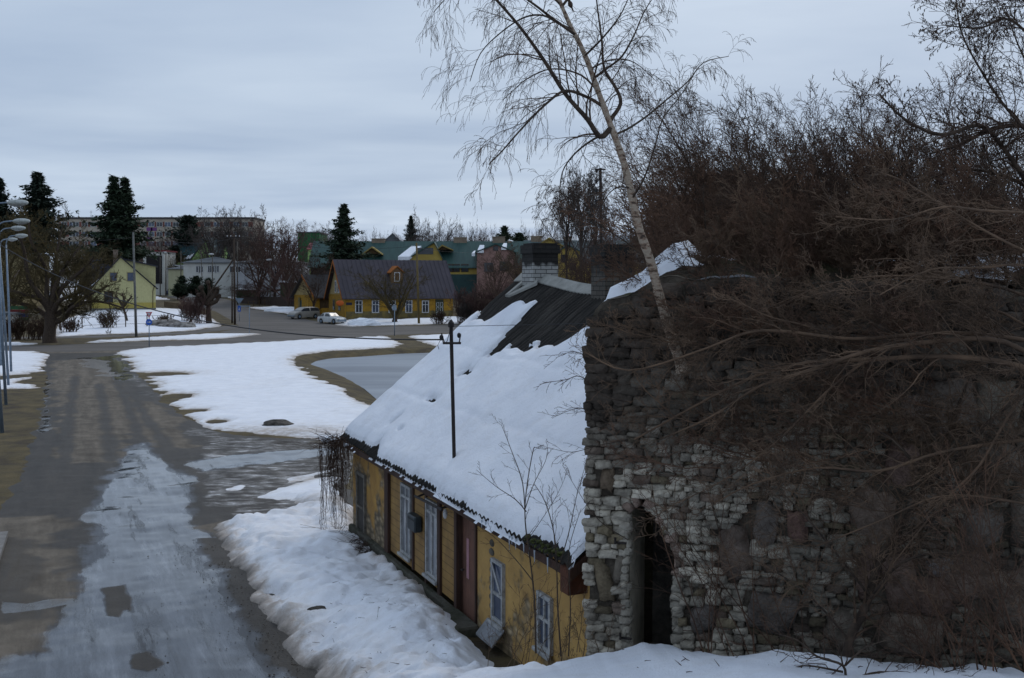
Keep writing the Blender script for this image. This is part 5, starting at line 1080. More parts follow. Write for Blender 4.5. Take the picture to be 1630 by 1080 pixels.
for (pa, pb, yt) in ((845, 862, 376), (898, 910, 377)): x0 = t2.loc(pa, yt, 6)[0]; x1 = t2.loc(pb, yt, 6)[0]; t2.chim((x0+x1)/2, 6, zr_-1, t2.loc(pa, yt, 6)[1], x1-x0, m_tanb, .9)
simple('market_hall', 474, 508, 300, 371, 0, mat('bright_green_cladding', (.014, .12, .035), (.010, .08, .025), .4, .7), m_gr, 'bright green flat hall showing above the trees', kind='flat', depth=14, cat='building', base=6)
q = simple('red_roofed_house', 490, 524, 262, 397, 388, m_lime, m_redroof, 'pale house with a thin red roof behind the dark spruce', depth=8)
q = simple('grey_gabled_house', 610, 640, 280, 385, 372, m_gr, mat('pale_tin', (.30, .31, .33), (.24, .25, .27), .4), 'pale grey gable poking above the green terrace roof', depth=9, kind='y', base=5); 
simple('pink_house', 1040, 1075, 240, 392, 372, mat('rose_render', (.22, .05, .06), (.15, .04, .045), .6), m_redroof, 'dull rose house glimpsed beside the birch trunk', depth=8)
simple('beige_house', 960, 1030, 250, 392, 376, m_beige, mat('pale_grey_tin', (.22, .24, .26), (.17, .185, .2), .4), 'low beige house glimpsed behind the thin birches', depth=8)
# garden fence in front of the pale yellow house, wire mesh on posts
def picket(name, pts, hh, lab, m, gap=2.2, rails=(.3, .9), mesh=True):
    p0 = G(*pts[0]); e = empty(name, p0, 0, lab, 'fence'); prev = None
    for (px, py) in pts:
        g_ = G(px, py)
        if prev is not None:
            dx, dy = g_[0]-prev[0], g_[1]-prev[1]; L_ = math.hypot(dx, dy); n_ = max(1, int(L_/gap))
            rb = MB()
            for i in range(n_):
                x, y = prev[0]+dx*i/n_, prev[1]+dy*i/n_; z = Hz(x, y); b = MB(); b.box(-.05, .05, -.05, .05, -.3, hh); o = b.build('post', m, e); o.location = (x-p0[0], y-p0[1], z-p0[2])
            za, zb = Hz(*prev[:2])-p0[2], Hz(*g_[:2])-p0[2]
            for r_ in rails: rb.tube([(prev[0]-p0[0], prev[1]-p0[1], za+r_*hh), (g_[0]-p0[0], g_[1]-p0[1], zb+r_*hh)], .02, 4)
            rb.build('rail', m, e)
        prev = g_
    return e
picket('wire_fence', [(95, 526), (200, 522), (300, 519)], 1.5, 'thin wire fence on posts along the snowy garden', M['pole_wood'])
picket('garden_fence', [(262, 489), (300, 496), (335, 505)], .9, 'low brown fence beside the bend of the side street', m_brd, gap=1.2, rails=(.4, .9))
picket('roadside_fence', [(395, 489), (430, 486), (470, 488)], 1.0, 'dark garden fence behind the snow on the side street', m_brd, gap=1.5, rails=(.3, .8))
q = House('board_fence', 384, 190, 480, 178, 'brown board fence in front of the grey white wing', 'fence'); q.box('boards', 0, q.L, 0, .06, -.5, 1.4, plank_mat('fence_boards', (.07, .05, .042), (.045, .032, .028), 0, 6))

# ------------------------------------------------------------------ poles, lamps, signs
def street_lamp(base, hp, R_=.07, lean=0, reach=1.1, lab='', grp='grey street lamps along the left of the street', sc_=1.0, aim=0):
    x, y, z = base; e = empty('street_lamp', base, aim, lab, 'street lamp', grp)
    b = MB(); b.tube([(0, 0, -.2), (lean*.5, 0, hp*.5), (lean, 0, hp-.55)], [R_*1.3, R_*1.1, R_*.75], 10); b.build('pole', M['gray_metal'], e, True)
    b = MB(); pts = [(lean+reach*.62*(1-cos(a_)), 0, hp-.55+.55*sin(a_)) for a_ in [pi/2*i/6 for i in range(7)]]; pts.append((lean+reach, 0, hp+.03)); b.tube(pts, R_*.6, 8); b.build('arm', M['gray_metal'], e, True)
    b = MB(); b.ball((0, 0, 0), (.42*sc_, .16*sc_, .13*sc_), 14, 8); h_ = b.build('lamp_head', M['lamp_head'], e, True); h_.location = (lean+reach+.36*sc_, 0, hp+.02)
    b = MB(); b.ball((0, 0, -.05*sc_), (.30*sc_, .12*sc_, .11*sc_), 12, 6); b.build('diffuser', mat('frosted_cover', (.30, .31, .32), None, 3, .25), h_, True)
    return e
for i, (bx, by, hx, hy, lab) in enumerate([(4, 689, 28, 324, 'nearest grey street lamp, its head highest in the row at the left edge'), (10, 645, 34, 353, 'second grey street lamp from the front of the left row'), (14, 616, 29, 364, 'third grey street lamp from the front of the left row'), (18, 594, 34, 376, 'fourth grey street lamp, the full curved arm of which shows')]):
    D = CH*F/(by-HY); x, y, _ = W(bx, by, D); z = Hz(x, y); hpz = W(0, hy, D)[2]-z; hx_ = W(hx, 0, D)[0]; ln = {0: -.62, 1: -.5, 2: -.55, 3: -.32}[i]
    street_lamp((x, y, z), hpz, .055 if i < 3 else .06, ln, hx_-x-ln-.36, lab)
g_ = G(2, 585); street_lamp(g_, 8.6-0-.1, .07, -.1, .5, 'small far street lamp at the left edge below the row', sc_=.9)
def upole(px, pt, pb, r, m, lab, D=None, lean=0, cross=None, brace=None, cap=False, grp=None, name='utility_pole', pbx=None):
    if D is None: g_ = G(pbx or px, pb)
    else: x_ = (px-815)/F*D; g_ = (x_, D, Hz(x_, D))
    D = g_[1]; zt = W(0, pt, D)[2]; e = empty(name, g_, 0, lab, 'utility pole', grp); hh = zt-g_[2]; tx = (px-(pbx or px))/F*D+lean
    b = MB(); b.tube([(0, 0, -.3), (tx, 0, hh)], [r*1.15, r*.8], 8); b.build('pole', m, e, True)
    if cross:
        b = MB(); b.box(tx-cross, tx+cross, -r-.08, -r, hh-.55, hh-.43); b.build('crossarm', M['iron'], e)
        for k_ in (-.85, -.35, .35, .85): b = MB(); b.ball((tx+cross*k_, -r-.04, hh-.33), (.06, .06, .1), 6, 5); b.build('insulator', M['white_paint'], e, True)
    if brace: b = MB(); b.tube([(brace, .0, -.3), (tx, 0, hh*.72)], [r, r*.8], 8); b.build('brace', m, e, True)
    return e
UP = 'wooden and concrete utility poles'
upole(212, 370, 537, .13, M['pole_concrete'], 'tall pale utility pole in front of the pale yellow house', cross=None, pbx=217, grp=UP)
upole(46, 485, 540, .07, M['pole_wood'], 'short dark post beside the big bare tree', name='post', grp=None)
upole(255, 375, 480, .10, M['pole_wood'], 'utility pole beside the cars up the side street', D=232, grp=UP)
upole(288, 400, 478, .11, M['pole_wood'], 'utility pole left of the dark shrubs by the white house', D=205, grp=UP)
upole(300, 415, 464, .09, M['iron'], 'thin dark pole in front of the left end of the white house', D=225, grp=UP)
upole(323, 398, 470, .08, M['pole_wood'], 'leaning grey pole in front of the white house', D=210, lean=-.4, grp=UP)
upole(372, 372, 517, .13, M['bark'], 'dark tarred utility pole with a long diagonal brace at the junction', cross=.9, brace=-6.1, grp=UP, pbx=374)
upole(369.5, 425, 515, .10, M['bark'], 'shorter dark pole paired against the braced one', name='post', grp=None)
upole(378, 385, 500, .09, M['pole_wood'], 'thin grey pole just right of the braced one', D=185, grp=UP)
upole(663, 387, 516, .14, M['pole_yellow'], 'yellowish wooden utility pole in front of the ochre house', pbx=667, grp=UP)
b = MB()
def far_lamp(px, pt, D, lab):
    x_ = (px-815)/F*D; z_ = Hz(x_, D); e = empty('street_lamp', (x_, D, z_), 0, lab, 'street lamp', 'concrete street lamps up the side street'); hh = W(0, pt, D)[2]-z_
    b = MB(); b.tube([(0, 0, -.2), (0, 0, hh)], [.12, .08], 8); b.build('pole', M['pole_wood'], e, True); b = MB(); b.ball((-.2, 0, hh+.1), (.5, .25, .18), 10, 6); b.build('lamp_head', M['white_paint'], e, True)
far_lamp(338, 406, 196, 'street lamp in front of the white house, above the pollard tree'); far_lamp(430, 415, 182, 'concrete street lamp with a round pale head by the bend'); far_lamp(264, 403, 236, 'street lamp beside the open red roofed shed')
# tall mast pole beyond the cottage
D = 40; p0 = W(960, 0, D)[0]; zt = W(0, 268, D)[2]
e = empty('power_pole', (p0, D, 0), 0, 'tall thin dark pole with stacked insulators behind the ridge', 'utility pole'); b = MB(); b.tube([(0, 0, -.2), (-.10, 0, zt)], [.075, .05], 8); b.build('pole', M['iron'], e)
b = MB(); b.box(-.30, .08, -.04, .04, zt-.07, zt-.03); b.box(-.25, -.08, -.03, .03, zt-.45, zt-.40); b.box(-.25, -.08, -.03, .03, zt-.82, zt-.77); b.box(-.25, -.08, -.03, .03, zt-1.2, zt-1.15); b.build('brackets', M['iron'], e)
for i in range(4): b = MB(); b.ball((-.24, 0, zt-.1-.37*i), (.055, .055, .13 if i == 2 else .08), 8, 6); b.build('insulator', M['cable'], e, True)
# red and white lattice mast far away
x_, _, zt = W(905, 300, 700); b = MB(); zb = Hz(x_, 700); e = empty('radio_mast', (x_, 700, zb), 0, 'far thin red and white radio mast above the trees', 'mast')
mr_ = mat('mast_red', (.35, .08, .05), None, 1); n_ = 8
for i in range(n_): b = MB(); b.tube([(0, 0, (zt-zb)*i/n_), (0, 0, (zt-zb)*(i+1)/n_)], .45-.03*i, 4); b.build('section', mr_ if i % 2 else M['white_paint'], e)
# signs
m_blue = mat('sign_blue', (.010, .09, .42), (.008, .075, .36), 4, .4); m_red = mat('sign_red', (.40, .02, .02), None, 4, .4)
def sign_post(px, pt, pb, r=.035, lab='', name='road_sign', D=None):
    g_ = G(px, pb); e = empty(name, g_, 0, lab, 'road sign'); hh = W(0, pt, g_[1])[2]-g_[2]; b = MB(); b.tube([(0, 0, -.3), (0, 0, hh)], r, 8); b.build('post', M['gray_metal'], e, True); return e, hh, g_[1]
e, hh, D = sign_post(237.5, 497, 553, .04, 'round blue arrow sign under a red bordered yield triangle')
zc = W(0, 513, D)[2]-e.location[2]; R_ = 4.9/F*D
b = MB(); b.prism([(R_*cos(2*pi*i/28), zc+R_*sin(2*pi*i/28)) for i in range(28)], 'y', -.08, -.045); dsk = b.build('blue_disc', m_blue, e)
b = MB(); b.prism([(-R_*.55, zc-R_*.10), (R_*.15, zc-R_*.10), (R_*.15, zc-R_*.32), (R_*.62, zc), (R_*.15, zc+R_*.32), (R_*.15, zc+R_*.10), (-R_*.55, zc+R_*.10)], 'y', -.09, -.081); b.build('arrow', M['white_paint'], dsk)
zt_ = W(0, 497, D)[2]-e.location[2]; w_ = 5.3/F*D
b = MB(); b.prism([(-w_, zt_), (0, zt_-w_*1.75), (w_, zt_)], 'y', -.08, -.045); tr_ = b.build('yield_triangle', m_red, e); b = MB(); b.prism([(-w_*.6, zt_-w_*.23), (0, zt_-w_*1.25), (w_*.6, zt_-w_*.23)], 'y', -.09, -.081); b.build('yield_face', mat('sign_white', (.42, .38, .42), None, 4, .5), tr_)
e, hh, D = sign_post(381, 487, 512, .035, 'blue square crossing sign below a grey triangular plate'); w_ = 2.4/F*D; zt_ = W(0, 487, D)[2]-e.location[2]
b = MB(); b.box(-w_, w_, -.07, -.045, zt_-2.6*w_*1.5, zt_); pl_ = b.build('blue_plate', m_blue, e); b = MB(); b.prism([(-w_*.45, zt_-w_*3.0), (0, zt_-w_*.9), (w_*.45, zt_-w_*3.0)], 'y', -.08, -.071); b.build('white_symbol', M['white_paint'], pl_)
zt_ = W(0, 475, D)[2]-e.location[2]; b = MB(); b.prism([(-.6, zt_), (0, zt_-.8), (.6, zt_)], 'y', -.06, -.045); b.build('grey_triangle', M['gray_metal'], e); b = MB(); b.tube([(0, 0, hh-.1), (0, 0, zt_)], .035, 6); b.build('post_extension', M['gray_metal'], e)
e, hh, D = sign_post(397, 487, 532, .04, 'bare grey sign post with a short crosspiece by the junction'); b = MB(); b.box(-1.0, .1, -.03, .03, hh-.08, hh); b.build('crosspiece', M['gray_metal'], e)
e, hh, D = sign_post(628, 486, 535, .045, 'grey sign seen from behind across from the ochre house'); b = MB(); b.box(-.22, .22, -.06, -.046, hh-.55, hh-.02); b.build('sign_back', M['gray_metal'], e)
b.v = []

def P_(px, py, D): return W(px, py, D)
cable(P_(212, 374, 114), P_(372, 376, 125), .5, .014, 'overhead wire from the tall pale pole to the braced pole', 16)
cable(P_(373, 376, 125), P_(663, 392, 128), .8, .014, 'overhead wire from the braced pole to the yellowish pole', 16)
cable(P_(372, 380, 125), P_(255, 379, 232), .8, .018, 'overhead wire running from the braced pole up the side street', 16)
cable(P_(212, 378, 114), P_(-60, 372, 100), .6, .014, 'overhead wire leaving the tall pale pole towards the left edge', 16)
cable(P_(663, 395, 128), P_(780, 402, 200), .3, .014, 'wire from the yellowish pole towards the pink bay', 12)
# ------------------------------------------------------------------ cars
def car(px, py, ang_, lab, paint, kind='sedan', D=None, L_=4.2, Wc=1.66, Hc=1.42):
    g_ = G(px, py) if D is None else ((px-815)/F*D, D, Hz((px-815)/F*D, D))
    e = empty('parked_car', g_, radians(ang_), lab, 'car', 'cars parked in the town')
    pr = {'sedan': [(0,.42),(.02,.62),(.06,.78),(.28,.90),(.33,.93),(.46,1.38),(.52,1.42),(.74,1.41),(.86,.98),(.985,.94),(1.0,.72),(1.0,.40)],
          'van': [(0,.42),(.01,.68),(.06,.86),(.20,1.02),(.36,1.50),(.48,1.60),(.80,1.62),(.94,1.50),(.99,1.05),(1.0,.80),(1.0,.42)],
          'wagon': [(0,.42),(.01,.68),(.06,.82),(.26,.94),(.40,1.40),(.50,1.47),(.84,1.46),(.96,1.05),(1.0,.8),(1.0,.42)]}[kind]
    sc_ = Hc/max(p[1] for p in pr); pr = [(p[0], p[1]*sc_) for p in pr]; pxs = [p[0] for p in pr]; pzs = [p[1] for p in pr]
    xs = np.linspace(0, 1, 41); top = np.interp(xs, pxs, pzs); belt = .90*sc_ if kind != 'van' else 1.0*sc_
    vs = []; zb = .22
    wheels = (.19, .80)
    for x, t_ in zip(xs, top):
        arch_ = zb
        for wx in wheels:
            d_ = abs(x-wx)*L_
            if d_ < .36: arch_ = max(arch_, .31+sqrt(.36**2-d_**2))
        hb = min(t_, belt); hw = Wc/2*(1-.10*abs(2*x-1)**4); tw = hw*(1-.22*max(0, (t_-belt))/max(.01, Hc-belt)) if t_ > belt else hw*.97
        X = (x-.5)*L_
        for (y, z) in ((-hw*.96, arch_), (-hw, max(arch_+.02, .45)), (-hw, max(hb*.86, arch_+.05)), (-tw if t_ <= belt else -hw*.97, hb-.0), (-tw*.94, t_-.03), (-tw*.5, t_), (tw*.5, t_), (tw*.94, t_-.03), (tw if t_ <= belt else hw*.97, hb), (hw, max(hb*.86, arch_+.05)), (hw, max(arch_+.02, .45)), (hw*.96, arch_)): vs.append((X, y, z))
    nk = 12; fs = [tuple(i*nk+k_+o_ for k_, o_ in ((0, 0), (1, 0), (1, nk), (0, nk))) and (i*nk+k_, i*nk+k_+1, (i+1)*nk+k_+1, (i+1)*nk+k_) for i in range(40) for k_ in range(11)]
    fs += [tuple(range(nk)), tuple(reversed(range(40*nk, 41*nk)))]
    b = MB(); b.raw(vs, fs); body = b.build('body', paint, e, True)
    # glass
    gl = M['glass']; ix = [i for i, t_ in enumerate(top) if t_ > belt+.04]
    def q(i, k_): return np.array(vs[i*nk+k_])
    for sd_, (ka, kb) in ((-1, (3, 4)), (1, (8, 7))):
        b = MB(); a_ = ix[0]+1; c_ = ix[-1]-1; seg = [(a_, (a_+c_)//2-1), ((a_+c_)//2+1, c_)]
        for (i0, i1) in seg:
            pts = [q(i, ka)*.9+q(i, kb)*.1 for i in range(i0, i1+1)]; pt2 = [q(i, ka)*.12+q(i, kb)*.88 for i in range(i0, i1+1)]
            off = np.array((0, sd_*.012, 0)); P = [tuple(p+off) for p in pts]+[tuple(p+off) for p in pt2]; n_ = len(pts); b.raw(P, [(i, i+1, n_+i+1, n_+i) for i in range(n_-1)])
        b.build('side_window', gl, e)
    for nm, i0, i1, dx in (('windscreen', ix[0]-1, next(i for i in range(41) if top[i] > Hc*.96), -1), ('rear_window', max(i for i in range(41) if top[i] > Hc*.96), ix[-1]+1, 1)):
        A_ = q(i0, 4)*.0+np.array((vs[i0*nk+5][0], vs[i0*nk+4][1]*.9, top[i0])); B_ = np.array((vs[i1*nk+5][0], vs[i1*nk+4][1]*.9, top[i1])); off = np.array((dx*.02, 0, .025))
        A2, B2 = A_.copy(), B_.copy(); A2[1] *= -1; B2[1] *= -1; b = MB(); m_ = lambda P, Q, t_: tuple(P*(1-t_)+Q*t_+off)
        b.raw([m_(A_, B_, .1), m_(A_, B_, .92), m_(A2, B2, .92), m_(A2, B2, .1)], [(0, 1, 2, 3)]); b.build(nm, gl, e)
    for wx in wheels:
        for sd_ in (-1, 1):
            X = (wx-.5)*L_; y0_ = sd_*(Wc/2-.19); y1_ = sd_*(Wc/2-.015)
            b = MB(); b.tube([(0, 0, 0), (0, sd_*.03, 0), (0, sd_*.15, 0), (0, sd_*.175, 0)], [.27, .31, .31, .27], 18); w_ = b.build('wheel', mat('tyre', (.015, .015, .016), None) if 'tyre' not in M else M['tyre'], e); M['tyre'] = w_.data.materials[0]; w_.location = (X, y0_, .31)
            b = MB(); b.tube([(0, sd_*.172, 0), (0, sd_*.186, 0)], [.19, .15], 12); b.build('rim', M['gray_metal'], w_)
    for sd_ in (-1, 1):
        b = MB(); b.box(-L_/2-.015, -L_/2+.05, sd_*Wc*.36-.16, sd_*Wc*.36+.16, .56*sc_, .68*sc_, .01); b.build('headlight', M['lamp_head'], e)
        b = MB(); b.box(L_/2-.05, L_/2+.015, sd_*Wc*.38-.14, sd_*Wc*.38+.14, .62*sc_, .78*sc_, .01); b.build('tail_light', m_red, e)
    b = MB(); b.box(-L_/2-.06, -L_/2+.12, -Wc*.44, Wc*.44, .36, .50, .03); b.box(L_/2-.12, L_/2+.06, -Wc*.44, Wc*.44, .36, .50, .03); b.build('bumper', M['gray_metal'], e)
    return e
cp_ = lambda n, c, r=.35: mat(n, c, tuple(x*.85 for x in c), 2, r, spec=.5)
car(528, 515.5, 200-60, 'small white sedan parked at the corner of the ochre house', cp_('white_car_paint', (.50, .52, .53)), 'sedan', L_=4.0, Wc=1.6, Hc=1.4)
car(484, 507.5, 48, 'silver beige minivan parked beside the arched gate', cp_('beige_car_paint', (.24, .225, .20)), 'van', L_=4.4, Wc=1.75, Hc=1.62)
car(269, 0, 75, 'dark blue car parked up the side street', cp_('blue_car_paint', (.03, .04, .11)), 'wagon', D=243, Hc=1.5)
car(254, 0, 80, 'light green car beside the dark blue one', cp_('green_car_paint', (.10, .22, .06)), 'sedan', D=258)
car(334, 0, 70, 'black car half hidden behind the pollard tree', cp_('black_car_paint', (.02, .017, .02)), 'wagon', D=205, Hc=1.6)
# ------------------------------------------------------------------ trees and shrubs
def tubes_mesh(name, lines, k, m, parent=None, smooth=True):
    """every line = (points, radii); all become k-sided tubes of one mesh"""
    by = {}
    for p, r in lines:
        if len(p) > 1: by.setdefault(len(p), []).append((p, r))
    Vs = []; Qs = []; base = 0
    for n, g_ in by.items():
        P = np.array([x[0] for x in g_], float); R = np.array([x[1] for x in g_], float)
        T = np.empty_like(P); T[:, 1:-1] = P[:, 2:]-P[:, :-2]; T[:, 0] = P[:, 1]-P[:, 0]; T[:, -1] = P[:, -1]-P[:, -2]
        T /= np.linalg.norm(T, axis=2, keepdims=True)+1e-9
        ref = np.tile(np.array([[.31, .52, .79]]), (len(g_), 1)); d0 = T[:, 0]; bad = np.abs((d0*ref).sum(1)) > .9; ref[bad] = (.9, -.3, .1)
        A = np.cross(T, ref[:, None, :]); A /= np.linalg.norm(A, axis=2, keepdims=True)+1e-9; B = np.cross(T, A)
        an = np.arange(k)*2*pi/k
        ring = P[:, :, None, :]+R[:, :, None, None]*(np.cos(an)[None, None, :, None]*A[:, :, None, :]+np.sin(an)[None, None, :, None]*B[:, :, None, :])
        Vs.append(ring.reshape(-1, 3)); m_ = len(g_)
        idx = base+np.arange(m_*n*k).reshape(m_, n, k); a_ = idx[:, :-1, :]; b_ = np.roll(a_, -1, 2); c_ = np.roll(idx[:, 1:, :], -1, 2); d_ = idx[:, 1:, :]
        Qs.append(np.stack([a_, b_, c_, d_], -1).reshape(-1, 4)); base += m_*n*k
    return np_mesh(name, np.concatenate(Vs), np.concatenate(Qs), m, parent, smooth=smooth)
def nrm(v): l = sqrt(v[0]*v[0]+v[1]*v[1]+v[2]*v[2])+1e-9; return (v[0]/l, v[1]/l, v[2]/l)
def cross(a, b): return (a[1]*b[2]-a[2]*b[1], a[2]*b[0]-a[0]*b[2], a[0]*b[1]-a[1]*b[0])
def grow(out, p, d, L_, r, lv, P, R):
    """recursive branch; out[lv] collects lines. P: per-level lists"""
    n = P['seg'][lv]; pts = [p]; rad = [r]; st = L_/n; wob = P['wob'][lv]; tr = P['trop'][lv]; dirs = [d]; rt = r*P.get('taper', .35)
    for i in range(n):
        f = (i+1)/n
        d = nrm((d[0]+R.gauss(0, wob)+tr[0]*f, d[1]+R.gauss(0, wob)+tr[1]*f, d[2]+R.gauss(0, wob)+tr[2]*f))
        p = (p[0]+d[0]*st, p[1]+d[1]*st, p[2]+d[2]*st); pts.append(p); rad.append(max(r+(rt-r)*f, P['rmin'])); dirs.append(d)
    out[lv].append((pts, rad))
    if lv+1 < len(P['seg']): spawn(out, pts, rad, dirs, L_, lv, P, R)
def spawn(out, pts, rad, dirs, L_, lv, P, R, f0=None, kids=None, lenf=None, flat=None):
    n = len(pts)-1; K = kids if kids is not None else P['kids'][lv]; K = K if isinstance(K, int) else R.randint(*K)
    f0 = P['f0'][lv] if f0 is None else f0
    for j in range(K):
        f = f0+(1-f0)*(j+R.random())/K; x = f*n; i = min(int(x), n-1); t = x-i
        q = tuple(pts[i][a]*(1-t)+pts[i+1][a]*t for a in range(3)); d = dirs[i+1]
        az = R.uniform(0, 2*pi); u = nrm(cross(d, (0.13, .2, 1) if abs(d[2]) < .9 else (1, .1, 0))); v = cross(d, u)
        an = radians(P['ang'][lv]*R.uniform(.7, 1.3)); s_, c_ = sin(an), cos(an)
        nd = nrm(tuple(d[a]*c_+(u[a]*cos(az)+v[a]*sin(az))*s_ for a in range(3)))
        l_ = L_*P['lr'][lv]*R.uniform(.6, 1.2)*(1-.45*f) if lenf is None else lenf*R.uniform(.6, 1.25)*(1-.3*f)
        grow(out, q, nd, l_, max((rad[i]*(1-t)+rad[i+1]*t)*P['rr'][lv], P['rmin']), lv+1, P, R)
def catmull(pts, n=6):
    pts = [tuple(p) for p in pts]; o = []; Q = [pts[0]]+pts+[pts[-1]]
    for i in range(1, len(Q)-2):
        for k_ in range(n):
            t = k_/n; o.append(tuple(.5*((2*Q[i][a])+(-Q[i-1][a]+Q[i+1][a])*t+(2*Q[i-1][a]-5*Q[i][a]+4*Q[i+1][a]-Q[i+2][a])*t*t+(-Q[i-1][a]+3*Q[i][a]-3*Q[i+1][a]+Q[i+2][a])*t**3) for a in range(3)))
    o.append(pts[-1]); return o
def dirs_of(pts): 
    d = [nrm(tuple(pts[i+1][a]-pts[i][a] for a in range(3))) for i in range(len(pts)-1)]; return d+[d[-1]]
# ---- bare broadleaf trees: variants, then copies
def bare_tree_mesh(seed, hgt, P, trunk_h, r0, limbs, lean=(0, 0), spread=35):
    R = random.Random(seed); out = [[] for _ in P['seg']]; tr = []
    pts = [(lean[0]*t*t*hgt+R.gauss(0, .02)*hgt*.3, lean[1]*t*hgt+R.gauss(0, .01)*hgt*.3, hgt*trunk_h*t) for t in [i/5 for i in range(6)]]; pts[0] = (0, 0, -.3)
    rad = [r0*(1.25-.5*i/5) for i in range(6)]; tr.append((pts, rad)); d = dirs_of(pts)
    for j in range(limbs):
        f = .45+.55*(j+.5)/limbs if limbs > 1 else 1; x = f*5; i = min(int(x), 4); t = x-i; q = tuple(pts[i][a]*(1-t)+pts[i+1][a]*t for a in range(3))
        az = 2*pi*(j*.382+R.random()*.12); an = radians(R.uniform(.5, 1.2)*spread*(1.25-.75*f)); nd = (sin(an)*cos(az), sin(an)*sin(az), cos(an))
        grow(out, q, nd, hgt*(1-trunk_h*f)*R.uniform(.72, .98), r0*.5, 0, P, R)
    return tr, out
P_far = dict(seg=[6, 4, 4, 3], wob=[.13, .16, .18, .18], trop=[(0, 0, .05), (0, 0, .06), (0, 0, .05), (0, 0, .03)], kids=[8, 7, 6], f0=[.25, .2, .2], ang=[42, 42, 38], lr=[.52, .55, .6], rr=[.42, .5, .55], rmin=.011, taper=.3)
P_birch_far = dict(P_far, trop=[(0, 0, .10), (0, 0, -.02), (0, 0, -.25), (0, 0, -.4)], lr=[.42, .55, .7])
PROTO = {}
def far_tree(kind, px, py_top, D, lab, wpx=None, name='bare_tree', m=None, base=None, group='bare broadleaf trees of the town', rz=None, stretch=1.0, trunkm=None, keep_r=True):
    """kind -> cached mesh; scaled so that the top reaches py_top"""
    key = kind
    if key not in PROTO:
        spec = {'round': (11, 10, dict(P_far, trop=[(0, 0, .015), (0, 0, .02), (0, 0, .02), (0, 0, .0)]), .25, .26, 15, (0, 0), 78), 'tall': (12, 10, dict(P_far), .34, .24, 8, (0, 0), 30), 'loose': (13, 10, dict(P_far, kids=[7, 6, 6]), .35, .20, 7, (.05, 0), 38), 'birch': (14, 10, P_birch_far, .65, .13, 14, (0, 0), 42),
                'bushy': (15, 10, dict(P_far, kids=[9, 8, 6]), .15, .24, 11, (0, 0), 52), 'fan': (16, 10, dict(P_far, kids=[8, 7, 7], wob=[.1, .12, .15, .15]), .10, .30, 10, (0, 0), 42)}[kind]
        tr, out = bare_tree_mesh(*spec); root = None
        allp = np.array([p_ for lv in out for l in lv for p_ in l[0]]); PROTO[key+'w'] = float(np.percentile(allp[:, 0], 98)-np.percentile(allp[:, 0], 2)); PROTO[key+'h'] = float(allp[:, 2].max())
        PROTO[key] = (tubes_mesh('trunk', tr+[], 8, None).data, tubes_mesh('crown', out[0]+[], 5, None).data, tubes_mesh('crown', [l for lv in out[1:] for l in lv], 3, None).data)
        for o in list(COL.objects)[-3:]: bpy.data.objects.remove(o)
    x = (px-815)/F*D; z = Hz(x, D) if base is None else base; hh = W(0, py_top, D)[2]-z; s = hh/PROTO[key+'h']
    e = empty(name, (x, D, z), rnd.uniform(0, 6.28) if rz is None else rz, lab, 'tree' if 'shrub' not in name else 'shrub', group)
    wx = s*stretch if wpx is None else None
    if wpx is not None: wx = 1.3*wpx/F*D/PROTO[key+'w']
    e.scale = (wx, wx, s)
    tm = (trunkm or M['bark']); cm = (m or M['twig_gray'])
    for nm, me, mm_ in (('trunk', PROTO[key][0], tm), ('limbs', PROTO[key][1], tm if m is None else cm), ('crown', PROTO[key][2], cm)):
        k2 = (key, nm, mm_.name)
        if k2 not in PROTO: me2 = me.copy(); me2.materials.clear(); me2.materials.append(mm_); PROTO[k2] = me2
        link(bpy.data.objects.new(nm, PROTO[k2]), e)
    return e
